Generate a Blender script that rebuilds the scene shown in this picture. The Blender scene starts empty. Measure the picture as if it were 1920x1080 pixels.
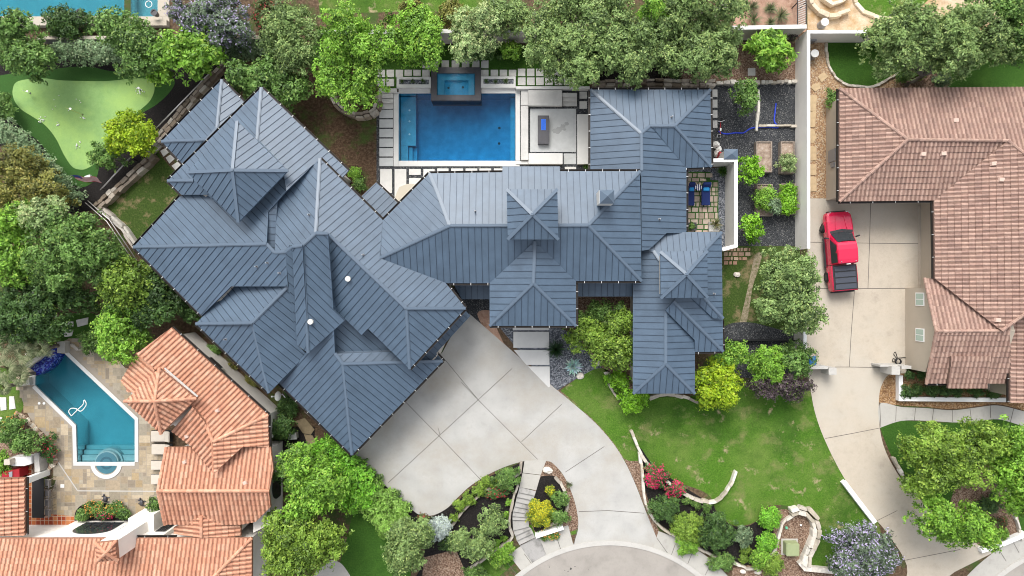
import bpy, bmesh, math, random
import numpy as np
from mathutils import Vector, Matrix
from mathutils.geometry import tessellate_polygon
R = math.radians
SC = bpy.context.scene
COL = SC.collection

# ------------------------------------------------------------ camera, sky, sun
HC, S = 50.0, 0.04            # drone height in metres, metres of ground per photo pixel
cam_d = bpy.data.cameras.new('camera'); cam = bpy.data.objects.new('camera', cam_d); COL.objects.link(cam)
cam.location = (0, 0, HC); cam.rotation_euler = (0, 0, 0)
cam_d.sensor_width = 36; cam_d.lens = 36 * HC / (1920 * S); cam_d.clip_end = 2000
SC.camera = cam
SUN_EL, SUN_AZ = 50, -14      # light comes from the top of the picture (+Y), a little to the left
w = bpy.data.worlds.new('World'); SC.world = w; w.use_nodes = True
nt = w.node_tree
sky = nt.nodes.new('ShaderNodeTexSky'); sky.sky_type = 'NISHITA'; sky.sun_disc = False
sky.sun_elevation = R(SUN_EL); sky.sun_rotation = R(SUN_AZ); sky.dust_density = 4.0; sky.air_density = 1.0; sky.ozone_density = 1.0
bg = nt.nodes['Background']; bg.inputs[1].default_value = 0.15
hs_ = nt.nodes.new('ShaderNodeHueSaturation'); hs_.inputs['Saturation'].default_value = 0.28      # an overcast sky is nearly grey
nt.links.new(sky.outputs[0], hs_.inputs['Color']); nt.links.new(hs_.outputs[0], bg.inputs[0])
sd = bpy.data.lights.new('sun', 'SUN'); sd.energy = 1.08; sd.angle = R(28); sd.color = (1.0, 0.97, 0.92)
so = bpy.data.objects.new('sun', sd); COL.objects.link(so)
so.rotation_euler = (R(90 - SUN_EL), 0, R(180 - SUN_AZ))
SC.cycles.filter_width = 1.0
SC.view_settings.view_transform = 'Standard'; SC.view_settings.look = 'None'
SC.view_settings.exposure = 0.90; SC.view_settings.gamma = 1.0

# ------------------------------------------------------------ helpers
def P(px, py, z=0.0):
    k = (1 - z / HC) * S
    return Vector(((px - 960) * k, (540 - py) * k, z))

def srgb(r, g, b):
    f = lambda c: ((c / 255 + 0.055) / 1.055) ** 2.4 if c > 10 else c / 3294.6
    return (f(r), f(g), f(b), 1)

def new_mat(name):
    m = bpy.data.materials.new(name); m.use_nodes = True
    n = m.node_tree.nodes; l = m.node_tree.links
    return m, n, l, n['Principled BSDF']

def mat(name, col, rough=0.6, metal=0.0, var=0.0, vscale=3.0, bump=0.0, bscale=40.0, spec=0.5):
    m, n, l, b = new_mat(name)
    b.inputs['Base Color'].default_value = (*col[:3], 1); b.inputs['Roughness'].default_value = rough
    b.inputs['Metallic'].default_value = metal; b.inputs['Specular IOR Level'].default_value = spec
    tc = n.new('ShaderNodeTexCoord')
    if var:
        t = n.new('ShaderNodeTexNoise'); t.inputs['Scale'].default_value = vscale; t.inputs['Detail'].default_value = 8
        t.inputs['Roughness'].default_value = 0.65
        l.new(tc.outputs['Object'], t.inputs[0])
        r = n.new('ShaderNodeValToRGB'); r.color_ramp.elements[0].position = 0.3; r.color_ramp.elements[1].position = 0.7
        r.color_ramp.elements[0].color = tuple(max(0, c * (1 - var)) for c in col[:3]) + (1,)
        r.color_ramp.elements[1].color = tuple(min(1, c * (1 + var)) for c in col[:3]) + (1,)
        l.new(t.outputs[0], r.inputs[0]); l.new(r.outputs[0], b.inputs['Base Color'])
    if bump:
        t2 = n.new('ShaderNodeTexNoise'); t2.inputs['Scale'].default_value = bscale; t2.inputs['Detail'].default_value = 4
        l.new(tc.outputs['Object'], t2.inputs[0])
        bp = n.new('ShaderNodeBump'); bp.inputs['Strength'].default_value = bump; bp.inputs['Distance'].default_value = 0.05
        l.new(t2.outputs[0], bp.inputs['Height']); l.new(bp.outputs[0], b.inputs['Normal'])
    return m

def ramp_mat(name, stops, scale, big=None, bigscale=0.25, bigrange=(0.45, 0.62), rough=0.9, bump=0.6, detail=10, dist=0.06, fine=None):
    """fine noise through a colour ramp, patches of a second colour mixed in by a large noise"""
    m, n, l, b = new_mat(name)
    b.inputs['Roughness'].default_value = rough; b.inputs['Specular IOR Level'].default_value = 0.2
    tc = n.new('ShaderNodeTexCoord')
    t = n.new('ShaderNodeTexNoise'); t.inputs['Scale'].default_value = scale; t.inputs['Detail'].default_value = detail; t.inputs['Roughness'].default_value = 0.72
    l.new(tc.outputs['Object'], t.inputs[0])
    r = n.new('ShaderNodeValToRGB'); cr = r.color_ramp
    while len(cr.elements) < len(stops): cr.elements.new(0.5)
    for e, (p, c) in zip(cr.elements, stops): e.position = p; e.color = (*c[:3], 1)
    l.new(t.outputs[0], r.inputs[0]); out = r.outputs[0]
    if big:
        for k, (bc, bs, br) in enumerate(big if isinstance(big, list) else [big]):
            t3 = n.new('ShaderNodeTexNoise'); t3.inputs['Scale'].default_value = bs; t3.inputs['Detail'].default_value = 7; t3.inputs['Roughness'].default_value = 0.68
            mp = n.new('ShaderNodeMapping'); mp.inputs['Location'].default_value = (k * 31.7, k * 17.1, 0)
            l.new(tc.outputs['Object'], mp.inputs[0]); l.new(mp.outputs[0], t3.inputs[0])
            mr = n.new('ShaderNodeMapRange'); mr.inputs['From Min'].default_value = br[0]; mr.inputs['From Max'].default_value = br[1]
            l.new(t3.outputs[0], mr.inputs[0])
            mx = n.new('ShaderNodeMix'); mx.data_type = 'RGBA'; l.new(mr.outputs[0], mx.inputs[0]); l.new(out, mx.inputs[6])
            mx.inputs[7].default_value = (*bc[:3], 1); out = mx.outputs[2]
    if fine:
        t4 = n.new('ShaderNodeTexNoise'); t4.inputs['Scale'].default_value = fine[0]; t4.inputs['Detail'].default_value = 3
        l.new(tc.outputs['Object'], t4.inputs[0])
        mr = n.new('ShaderNodeMapRange'); mr.inputs['From Min'].default_value = 0.3; mr.inputs['From Max'].default_value = 0.7
        mr.inputs['To Min'].default_value = 1 - fine[1]; mr.inputs['To Max'].default_value = 1 + fine[1]
        l.new(t4.outputs[0], mr.inputs[0])
        vm = n.new('ShaderNodeVectorMath'); vm.operation = 'SCALE'; l.new(out, vm.inputs[0]); l.new(mr.outputs[0], vm.inputs['Scale']); out = vm.outputs[0]
    l.new(out, b.inputs['Base Color'])
    if bump:
        bp = n.new('ShaderNodeBump'); bp.inputs['Strength'].default_value = bump; bp.inputs['Distance'].default_value = dist
        l.new(t.outputs[0], bp.inputs['Height']); l.new(bp.outputs[0], b.inputs['Normal'])
    return m

def gravel_mat(name, cols, size=0.09, rough=0.85, metric='EUCLIDEAN', gap=None, bump=0.8, jitter=1.0):
    """loose stones or chips: each voronoi cell takes a colour from the list"""
    m, n, l, b = new_mat(name)
    b.inputs['Roughness'].default_value = rough; b.inputs['Specular IOR Level'].default_value = 0.25
    tc = n.new('ShaderNodeTexCoord')
    v = n.new('ShaderNodeTexVoronoi'); v.inputs['Scale'].default_value = 1 / size; v.distance = metric; v.inputs['Randomness'].default_value = jitter
    l.new(tc.outputs['Object'], v.inputs['Vector'])
    sp = n.new('ShaderNodeSeparateColor'); l.new(v.outputs['Color'], sp.inputs[0])
    r = n.new('ShaderNodeValToRGB'); cr = r.color_ramp; cr.interpolation = 'CONSTANT'
    while len(cr.elements) < len(cols): cr.elements.new(0.5)
    for i, (e, c) in enumerate(zip(cr.elements, cols)): e.position = i / len(cols); e.color = (*c[:3], 1)
    l.new(sp.outputs[0], r.inputs[0]); out = r.outputs[0]
    if gap:
        v2 = n.new('ShaderNodeTexVoronoi'); v2.feature = 'DISTANCE_TO_EDGE'; v2.inputs['Scale'].default_value = 1 / size; v2.inputs['Randomness'].default_value = jitter
        l.new(tc.outputs['Object'], v2.inputs['Vector'])
        mr = n.new('ShaderNodeMapRange'); mr.inputs['From Min'].default_value = gap[1] * 0.6; mr.inputs['From Max'].default_value = gap[1]
        l.new(v2.outputs['Distance'], mr.inputs[0])
        mx = n.new('ShaderNodeMix'); mx.data_type = 'RGBA'; l.new(mr.outputs[0], mx.inputs[0]); mx.inputs[6].default_value = (*gap[0][:3], 1); l.new(out, mx.inputs[7]); out = mx.outputs[2]
    l.new(out, b.inputs['Base Color'])
    bp = n.new('ShaderNodeBump'); bp.inputs['Strength'].default_value = bump; bp.inputs['Distance'].default_value = 0.03; bp.invert = True
    l.new(v.outputs['Distance'], bp.inputs['Height']); l.new(bp.outputs[0], b.inputs['Normal'])
    return m

def attr_mat(name, rough=0.6, translucent=0.0, spec=0.3, var=0.0, vscale=8):
    m, n, l, b = new_mat(name)
    a = n.new('ShaderNodeAttribute'); a.attribute_name = 'tint'; out = a.outputs['Color']
    if var:
        tc = n.new('ShaderNodeTexCoord'); t = n.new('ShaderNodeTexNoise'); t.inputs['Scale'].default_value = vscale; t.inputs['Detail'].default_value = 8; t.inputs['Roughness'].default_value = 0.7
        l.new(tc.outputs['Object'], t.inputs[0])
        mr = n.new('ShaderNodeMapRange'); mr.inputs['From Min'].default_value = 0.3; mr.inputs['From Max'].default_value = 0.7
        mr.inputs['To Min'].default_value = 1 - var; mr.inputs['To Max'].default_value = 1 + var; l.new(t.outputs[0], mr.inputs[0])
        vm = n.new('ShaderNodeVectorMath'); vm.operation = 'SCALE'; l.new(out, vm.inputs[0]); l.new(mr.outputs[0], vm.inputs['Scale']); out = vm.outputs[0]
    l.new(out, b.inputs['Base Color']); b.inputs['Roughness'].default_value = rough; b.inputs['Specular IOR Level'].default_value = spec
    if translucent:
        tr = n.new('ShaderNodeBsdfTranslucent'); l.new(out, tr.inputs[0])
        mx = n.new('ShaderNodeMixShader'); mx.inputs[0].default_value = translucent
        l.new(b.outputs[0], mx.inputs[1]); l.new(tr.outputs[0], mx.inputs[2]); l.new(mx.outputs[0], n['Material Output'].inputs[0])
    return m

def water_mat(name, absorb, density, surface_rough=0.02, wave=6.0):
    m, n, l, b = new_mat(name)
    n.remove(b)
    tr = n.new('ShaderNodeBsdfTransparent'); gl = n.new('ShaderNodeBsdfGlossy'); gl.inputs['Roughness'].default_value = surface_rough
    fr = n.new('ShaderNodeFresnel'); fr.inputs[0].default_value = 1.25
    tc = n.new('ShaderNodeTexCoord'); t = n.new('ShaderNodeTexNoise'); t.inputs['Scale'].default_value = wave; t.inputs['Detail'].default_value = 3
    bp = n.new('ShaderNodeBump'); bp.inputs['Strength'].default_value = 0.10; bp.inputs['Distance'].default_value = 0.02
    l.new(tc.outputs['Object'], t.inputs[0]); l.new(t.outputs[0], bp.inputs['Height']); l.new(bp.outputs[0], gl.inputs['Normal']); l.new(bp.outputs[0], fr.inputs['Normal'])
    mx = n.new('ShaderNodeMixShader'); l.new(fr.outputs[0], mx.inputs[0]); l.new(tr.outputs[0], mx.inputs[1]); l.new(gl.outputs[0], mx.inputs[2])
    l.new(mx.outputs[0], n['Material Output'].inputs['Surface'])
    va = n.new('ShaderNodeVolumeAbsorption'); va.inputs[0].default_value = (*absorb, 1); va.inputs[1].default_value = density
    l.new(va.outputs[0], n['Material Output'].inputs['Volume'])
    return m

def smooth(pts, closed=True, k=5):
    """Catmull-Rom through pixel points; a point given as a 3-tuple stays a sharp corner"""
    n = len(pts); out = []
    sharp = [len(p) > 2 for p in pts]; q = [Vector((p[0], p[1])) for p in pts]
    rng = range(n if closed else n - 1)
    for i in rng:
        p1, p2 = q[i], q[(i + 1) % n]
        p0 = q[i - 1] if (closed or i > 0) else p1; p3 = q[(i + 2) % n] if (closed or i + 2 < n) else p2
        if sharp[i]: p0 = p1
        if sharp[(i + 1) % n]: p3 = p2
        if sharp[i] and sharp[(i + 1) % n]: out.append(tuple(p1)); continue
        for j in range(k):
            t = j / k
            v = 0.5 * ((2 * p1) + (-p0 + p2) * t + (2 * p0 - 5 * p1 + 4 * p2 - p3) * t * t + (-p0 + 3 * p1 - 3 * p2 + p3) * t ** 3)
            out.append((v.x, v.y))
    if not closed: out.append(tuple(q[-1]))
    return out

class MB:
    def __init__(s): s.v = []; s.f = []; s.m = []; s.c = []
    def add(s, vs, fs, mi=0, col=None):
        o = len(s.v); s.v += [tuple(v) for v in vs]
        for f in fs: s.f.append(tuple(i + o for i in f)); s.m.append(mi); s.c.append(col)
    def box(s, cx, cy, z0, z1, lx, ly, rot=0, mi=0, col=None, top=1.0, topy=None):
        c, sn = math.cos(rot), math.sin(rot); vs = []
        ty = top if topy is None else topy
        for z, k, ky in ((z0, 1, 1), (z1, top, ty)):
            for sx, sy in ((-1, -1), (1, -1), (1, 1), (-1, 1)):
                x, y = sx * lx / 2 * k, sy * ly / 2 * ky
                vs.append((cx + x * c - y * sn, cy + x * sn + y * c, z))
        s.add(vs, [(3, 2, 1, 0), (4, 5, 6, 7), (0, 1, 5, 4), (1, 2, 6, 5), (2, 3, 7, 6), (3, 0, 4, 7)], mi, col)
    def obox(s, a, b, w, h, up=None, mi=0, col=None):
        """bar from a to b, width w, height h above the line"""
        a, b = Vector(a), Vector(b); d = (b - a); 
        if d.length < 1e-5: return
        d.normalize(); sd_ = d.cross(Vector((0, 0, 1)));
        if sd_.length < 1e-3: sd_ = Vector((1, 0, 0))
        sd_.normalize(); u = up or sd_.cross(d).normalized(); sd_ *= w / 2
        vs = [a - sd_, a + sd_, b + sd_, b - sd_]; vs += [v + u * h for v in vs]
        s.add(vs, [(3, 2, 1, 0), (4, 5, 6, 7), (0, 1, 5, 4), (1, 2, 6, 5), (2, 3, 7, 6), (3, 0, 4, 7)], mi, col)
    def prism(s, poly, z0, z1, mi=0, col=None, inset=0):
        n = len(poly); vs = [(x, y, z0) for x, y in poly]
        t = poly
        if inset:
            cx = sum(p[0] for p in poly) / n; cy = sum(p[1] for p in poly) / n
            t = [(x + (cx - x) * inset, y + (cy - y) * inset) for x, y in poly]
        vs += [(x, y, z1) for x, y in t]
        tri = tessellate_polygon([[Vector((x, y, 0)) for x, y in poly]])
        fs = [tuple(i + n for i in tr) for tr in tri] + [tuple(reversed(tr)) for tr in tri]
        fs += [(i, (i + 1) % n, (i + 1) % n + n, i + n) for i in range(n)]
        s.add(vs, fs, mi, col)
    def sheet(s, poly, z, holes=(), mi=0, col=None):
        loops = [[Vector((x, y, 0)) for x, y in poly]] + [[Vector((x, y, 0)) for x, y in h] for h in holes]
        vs = [(v.x, v.y, z) for lp in loops for v in lp]; fs = []
        for a, b, c in tessellate_polygon(loops):
            cr = (vs[b][0] - vs[a][0]) * (vs[c][1] - vs[a][1]) - (vs[b][1] - vs[a][1]) * (vs[c][0] - vs[a][0])
            fs.append((a, b, c) if cr > 0 else (a, c, b))
        s.add(vs, fs, mi, col)
    def walls(s, poly, z0, z1, mi=0):
        n = len(poly)
        s.add([(x, y, z0) for x, y in poly] + [(x, y, z1) for x, y in poly], [(i, (i + 1) % n, (i + 1) % n + n, i + n) for i in range(n)], mi)
    def ring(s, outer, inner, z0, z1, mi=0):
        n = len(outer)
        vs = [(x, y, z) for z in (z0, z1) for lp in (outer, inner) for x, y in lp]
        fs = []
        for i in range(n):
            j = (i + 1) % n
            fs += [(2*n+i, 2*n+j, 3*n+j, 3*n+i), (i, j, 2*n+j, 2*n+i), (n+j, n+i, 3*n+i, 3*n+j), (j, i, n+i, n+j)]
        s.add(vs, fs, mi)
    def cyl(s, cx, cy, z0, z1, r, r2=None, n=16, mi=0, col=None):
        r2 = r if r2 is None else r2
        vs = [(cx + r * math.cos(2*math.pi*i/n), cy + r * math.sin(2*math.pi*i/n), z0) for i in range(n)]
        vs += [(cx + r2 * math.cos(2*math.pi*i/n), cy + r2 * math.sin(2*math.pi*i/n), z1) for i in range(n)]
        s.add(vs, [tuple(range(n - 1, -1, -1)), tuple(range(n, 2 * n))] + [(i, (i + 1) % n, (i + 1) % n + n, i + n) for i in range(n)], mi, col)
    def tube(s, pts, rad, n=7, mi=0, col=None):
        pts = [Vector(p) for p in pts]; rad = rad if isinstance(rad, (list, tuple)) else [rad] * len(pts); vs = []
        for i, p in enumerate(pts):
            d = (pts[min(i + 1, len(pts) - 1)] - pts[max(i - 1, 0)]).normalized()
            a = d.cross(Vector((0, 0, 1)));
            if a.length < 0.05: a = d.cross(Vector((1, 0, 0)))
            a.normalize(); b = d.cross(a)
            for k in range(n):
                t = 2 * math.pi * k / n; vs.append(p + (a * math.cos(t) + b * math.sin(t)) * rad[i])
        fs = [tuple(range(n)), tuple(range((len(pts)-1)*n + n - 1, (len(pts)-1)*n - 1, -1))]
        for i in range(len(pts) - 1):
            for k in range(n):
                k2 = (k + 1) % n; fs.append((i*n+k, i*n+k2, (i+1)*n+k2, (i+1)*n+k))
        s.add(vs, fs, mi, col)
    def ball(s, cx, cy, cz, rx, ry=None, rz=None, n=10, m_=7, mi=0, col=None, jit=0, rnd=None):
        ry = ry or rx; rz = rz or rx; vs = [(cx, cy, cz + rz)]
        for i in range(1, m_):
            th = math.pi * i / m_
            for k in range(n):
                f = 2 * math.pi * k / n; q = 1 + (rnd.uniform(-jit, jit) if jit else 0)
                vs.append((cx + rx*q*math.sin(th)*math.cos(f), cy + ry*q*math.sin(th)*math.sin(f), cz + rz*q*math.cos(th)))
        vs.append((cx, cy, cz - rz)); L = len(vs) - 1; fs = []
        for k in range(n): fs.append((0, 1 + k, 1 + (k + 1) % n)); fs.append((L, L - n + (k + 1) % n, L - n + k))
        for i in range(m_ - 2):
            for k in range(n):
                a = 1 + i*n + k; b = 1 + i*n + (k + 1) % n; fs.append((a, a + n, b + n, b))
        s.add(vs, fs, mi, col)
    def build(s, name, mats, parent=None, smooth_=False, bevel=0, fixn=True):
        me = bpy.data.meshes.new(name)
        off = parent_loc(parent)
        me.from_pydata([(v[0] - off[0], v[1] - off[1], v[2] - off[2]) for v in s.v], [], s.f)
        for m in (mats if isinstance(mats, (list, tuple)) else [mats]): me.materials.append(m)
        me.polygons.foreach_set('material_index', s.m)
        if any(c is not None for c in s.c):
            at = me.color_attributes.new('tint', 'FLOAT_COLOR', 'CORNER'); buf = []
            for f, c in zip(s.f, s.c): buf += list((c or (0.5, 0.5, 0.5))[:3] + (1,)) * len(f)
            at.data.foreach_set('color', buf)
        if fixn or bevel:
            bm = bmesh.new(); bm.from_mesh(me)
            if fixn: bmesh.ops.recalc_face_normals(bm, faces=bm.faces)
            if bevel:
                ed = [e for e in bm.edges if len(e.link_faces) == 2 and e.calc_face_angle(0) > 0.5]
                bmesh.ops.bevel(bm, geom=ed, offset=bevel, segments=2, affect='EDGES', clamp_overlap=True)
            bm.to_mesh(me); bm.free()
        if smooth_: me.polygons.foreach_set('use_smooth', [True] * len(me.polygons))
        me.update()
        o = bpy.data.objects.new(name, me); COL.objects.link(o)
        if parent is not None: o.parent = parent
        return o

def parent_loc(p):
    l = Vector((0, 0, 0))
    while p is not None: l += p.location; p = p.parent
    return l

def tag(o, label=None, cat=None, group=None, kind=None):
    if label: o['label'] = label
    if cat: o['category'] = cat
    if group: o['group'] = group
    if kind: o['kind'] = kind
    return o
def thing(name, label, cat, loc, group=None, rz=0):
    o = bpy.data.objects.new(name, None); o.empty_display_size = 0.3; COL.objects.link(o); o.location = loc; o.rotation_euler = (0, 0, rz)
    return tag(o, label, cat, group)
def one(mb, name, mats, label, cat, group=None, **k):
    """a thing that is a single mesh: its origin is put at its base"""
    xs = [v[0] for v in mb.v]; ys = [v[1] for v in mb.v]; zs = [v[2] for v in mb.v]
    c = Vector(((min(xs) + max(xs)) / 2, (min(ys) + max(ys)) / 2, min(zs)))
    mb.v = [(v[0] - c.x, v[1] - c.y, v[2] - c.z) for v in mb.v]
    o = mb.build(name, mats, None, **k); o.location = c
    return tag(o, label, cat, group)
def W2(pts, z=0.0):
    return [tuple(P(p[0], p[1], z)[:2]) for p in pts]
def struct(name, mb, m, parent=None, **k):
    o = mb.build(name, m, parent, **k)
    if parent is None: o['kind'] = 'structure'
    return o
def region(name, pts, m, level, closed_smooth=True, holes=(), h=0.0):
    pp = smooth(pts) if closed_smooth else [(p[0], p[1]) for p in pts]
    mb = MB(); z = 0.004 * level + h
    mb.sheet(W2(pp), z, [W2(x) for x in holes])
    return struct(name, mb, m, fixn=False)
def circle(cx, cy, r, n=40, a0=0, a1=360):
    full = abs(a1 - a0) >= 360
    return [(cx + r * math.cos(R(a0 + (a1 - a0) * i / (n if full else n - 1))), cy + r * math.sin(R(a0 + (a1 - a0) * i / (n if full else n - 1)))) for i in range(n)]

# ------------------------------------------------------------ materials
M = {}
M['soil'] = ramp_mat('soil', [(0.3, (0.035, 0.022, 0.014)), (0.5, (0.10, 0.065, 0.04)), (0.7, (0.20, 0.14, 0.09))], 6, big=((0.05, 0.085, 0.02), 0.5, (0.5, 0.6)))
M['black_mulch'] = ramp_mat('black_mulch', [(0.35, (0.006, 0.006, 0.006)), (0.55, (0.02, 0.017, 0.016)), (0.72, (0.07, 0.06, 0.055))], 14, bump=1.0)
M['brown_mulch'] = gravel_mat('brown_mulch', [(0.13, 0.075, 0.05), (0.19, 0.12, 0.08), (0.26, 0.175, 0.125), (0.10, 0.06, 0.04), (0.31, 0.23, 0.17), (0.20, 0.135, 0.095)], 0.065)
M['bark'] = gravel_mat('bark_chips', [(0.25, 0.14, 0.06), (0.31, 0.18, 0.08), (0.18, 0.095, 0.045), (0.36, 0.23, 0.12), (0.14, 0.07, 0.035), (0.40, 0.28, 0.17)], 0.065)
M['river_rock'] = gravel_mat('river_rock', [(0.34, 0.21, 0.115), (0.42, 0.29, 0.17), (0.26, 0.155, 0.085), (0.46, 0.36, 0.25), (0.38, 0.25, 0.14), (0.28, 0.18, 0.11)], 0.085)
M['dark_gravel'] = gravel_mat('dark_gravel', [(0.034, 0.036, 0.039), (0.05, 0.053, 0.057), (0.026, 0.028, 0.031), (0.065, 0.068, 0.072), (0.042, 0.045, 0.048), (0.075, 0.078, 0.082), (0.15, 0.15, 0.145), (0.03, 0.032, 0.036), (0.05, 0.053, 0.058), (0.04, 0.042, 0.046), (0.06, 0.062, 0.066)], 0.06)
M['grey_gravel'] = gravel_mat('grey_gravel', [(0.07, 0.08, 0.095), (0.12, 0.13, 0.15), (0.17, 0.18, 0.20), (0.05, 0.055, 0.065), (0.26, 0.27, 0.29)], 0.07)
M['lawn'] = ramp_mat('lawn', [(0.3, (0.032, 0.092, 0.006)), (0.5, (0.062, 0.148, 0.012)), (0.7, (0.105, 0.200, 0.026))], 9,
    big=[((0.120, 0.185, 0.036), 0.30, (0.42, 0.72)), ((0.026, 0.078, 0.007), 0.20, (0.48, 0.70)), ((0.20, 0.19, 0.08), 0.45, (0.53, 0.72)), ((0.33, 0.27, 0.16), 0.7, (0.585, 0.68))], fine=(25, 0.35), bump=0.9)
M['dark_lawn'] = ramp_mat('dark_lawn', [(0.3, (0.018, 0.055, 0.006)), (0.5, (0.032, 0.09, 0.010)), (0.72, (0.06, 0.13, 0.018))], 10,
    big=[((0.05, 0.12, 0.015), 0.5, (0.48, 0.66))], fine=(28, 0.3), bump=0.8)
M['side_lawn'] = ramp_mat('side_lawn', [(0.3, (0.022, 0.045, 0.009)), (0.5, (0.045, 0.080, 0.014)), (0.72, (0.09, 0.125, 0.03))], 8,
    big=[((0.24, 0.18, 0.10), 0.7, (0.52, 0.66))], fine=(25, 0.3), bump=0.9)
M['patchy_dirt'] = ramp_mat('patchy_dirt', [(0.3, (0.028, 0.016, 0.009)), (0.5, (0.075, 0.046, 0.027)), (0.66, (0.14, 0.095, 0.06)), (0.8, (0.26, 0.20, 0.14))], 5,
    big=[((0.06, 0.095, 0.022), 0.6, (0.50, 0.64))], fine=(22, 0.35), bump=1.0)
M['turf_fringe'] = ramp_mat('turf_fringe', [(0.35, (0.025, 0.075, 0.014)), (0.65, (0.050, 0.12, 0.024))], 14, big=((0.035, 0.10, 0.02), 0.5, (0.4, 0.65)), fine=(40, 0.2), bump=0.4)
M['putting'] = ramp_mat('putting_turf', [(0.3, (0.19, 0.33, 0.11)), (0.7, (0.25, 0.405, 0.145))], 2.0, big=((0.30, 0.46, 0.135), 0.3, (0.42, 0.66)), fine=(45, 0.12), bump=0.15)
M['decomposed'] = ramp_mat('decomposed_granite', [(0.3, (0.34, 0.22, 0.12)), (0.5, (0.52, 0.40, 0.27)), (0.7, (0.66, 0.56, 0.43))], 1.2, big=((0.42, 0.27, 0.13), 0.5, (0.5, 0.64)), fine=(30, 0.2))
M['red_dirt'] = ramp_mat('red_dirt', [(0.3, (0.28, 0.16, 0.11)), (0.7, (0.46, 0.31, 0.23))], 2.5, big=((0.2, 0.11, 0.07), 0.6, (0.52, 0.64)), fine=(30, 0.2))

M['sand'] = ramp_mat('sand_path', [(0.35, (0.10, 0.12, 0.04)), (0.5, (0.24, 0.20, 0.13)), (0.65, (0.38, 0.32, 0.23))], 4, fine=(30, 0.2))
def concrete_mat(name, col, stain=(0.32, 0.30, 0.27), amt=(0.55, 0.75), warm=None):
    return ramp_mat(name, [(0.25, tuple(c * 0.86 for c in col)), (0.5, col), (0.75, tuple(min(1, c * 1.08) for c in col))], 1.6,
        big=[(stain, 0.8, amt)] + ([(warm, 0.16, (0.45, 0.65))] if warm else []), fine=(35, 0.06), rough=0.85, bump=0.08, dist=0.02)
M['concrete'] = concrete_mat('driveway_concrete', (0.435, 0.428, 0.405), (0.30, 0.295, 0.28), (0.42, 0.82), (0.36, 0.335, 0.29))
M['tan_concrete'] = concrete_mat('tan_concrete', (0.45, 0.395, 0.32), (0.30, 0.26, 0.21), (0.54, 0.80), (0.46, 0.42, 0.355))
M['walk_concrete'] = concrete_mat('walk_concrete', (0.41, 0.395, 0.36), (0.26, 0.25, 0.23), (0.55, 0.78))
M['street'] = concrete_mat('street_concrete', (0.32, 0.295, 0.265), (0.22, 0.205, 0.185), (0.48, 0.74))
M['curb'] = concrete_mat('curb_concrete', (0.45, 0.435, 0.405), (0.28, 0.265, 0.245), (0.56, 0.75))
M['old_concrete'] = concrete_mat('old_step_concrete', (0.34, 0.33, 0.315), (0.16, 0.155, 0.145), (0.48, 0.66))
M['joint'] = mat('joint_filler', (0.10, 0.09, 0.08), 0.9)  # dark filling of the concrete joints
M['limestone'] = mat('limestone', (0.60, 0.56, 0.49), 0.85, var=0.28, vscale=3.0, bump=0.6, bscale=14)
M['rock_grey'] = mat('weathered_rock', (0.33, 0.28, 0.23), 0.9, var=0.55, vscale=4.0, bump=1.0, bscale=9)
M['stucco'] = mat('white_stucco', (0.60, 0.59, 0.56), 0.85, var=0.06, vscale=0.8, bump=0.15, bscale=60)
M['pool_white'] = mat('white_limestone_coping', (0.58, 0.575, 0.55), 0.7, var=0.05, vscale=1.5)
M['travertine'] = mat('travertine', (0.50, 0.49, 0.465), 0.6, var=0.16, vscale=0.9)
M['paver'] = mat('pale_paver', (0.60, 0.585, 0.55), 0.8, var=0.07, vscale=2.5)
M['grey_paver'] = mat('grey_slab', (0.47, 0.48, 0.47), 0.75, var=0.08, vscale=2.5)
M['tan_stucco'] = mat('tan_stucco', (0.44, 0.38, 0.30), 0.9, var=0.05, vscale=0.6, bump=0.2, bscale=70)
M['cream_stucco'] = mat('cream_stucco', (0.78, 0.745, 0.69), 0.9, var=0.05, vscale=0.7, bump=0.2, bscale=70)
M['white_paint'] = mat('white_paint', (0.80, 0.80, 0.78), 0.6)
M['roof'] = mat('roof_metal', (0.068, 0.104, 0.150), 0.42, 0.0, var=0.15, vscale=0.9, bump=0.07, bscale=2.2, spec=0.50)
M['seam'] = mat('shaded_seam_metal', (0.030, 0.048, 0.075), 0.5, 0.3)  # darker than the sheets: the ribs' contact shade is put into their colour
M['cap'] = mat('ridge_cap_metal', (0.088, 0.125, 0.172), 0.42, 0.0, spec=0.6)
M['gutter'] = mat('gutter_bronze', (0.03, 0.025, 0.022), 0.5, 0.4)
M['clip'] = mat('gutter_bracket', (0.62, 0.62, 0.60), 0.4, 0.4)
M['house_wall'] = mat('house_stucco', (0.50, 0.47, 0.42), 0.9, var=0.05)
M['vent_white'] = mat('vent_white', (0.62, 0.61, 0.56), 0.5)
M['pipe'] = mat('grey_pipe', (0.30, 0.31, 0.33), 0.5, 0.5)
M['glass'] = mat('window_glass', (0.03, 0.035, 0.04), 0.08, spec=0.8)
M['mint_glass'] = mat('blinds_behind_glass', (0.36, 0.47, 0.40), 0.15, spec=0.7)
M['black'] = mat('black_metal', (0.012, 0.012, 0.013), 0.5)
M['plaster_blue'] = mat('pool_plaster', (0.10, 0.33, 0.45), 0.8, var=0.20, vscale=1.6)  # strong mottling paints caustic ripple light into the plaster colour
M['plaster_teal'] = mat('pool_plaster_teal', (0.18, 0.32, 0.345), 0.8, var=0.08, vscale=0.6)
M['water_blue'] = water_mat('pool_water', (0.0, 0.70, 0.90), 0.80)
M['water_teal'] = water_mat('pool_water_teal', (0.12, 0.80, 0.90), 0.62)
M['granite'] = mat('dark_granite', (0.050, 0.048, 0.055), 0.45, var=0.2, vscale=3)
M['wood'] = mat('weathered_wood', (0.20, 0.14, 0.10), 0.85, var=0.3, vscale=6)
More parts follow.
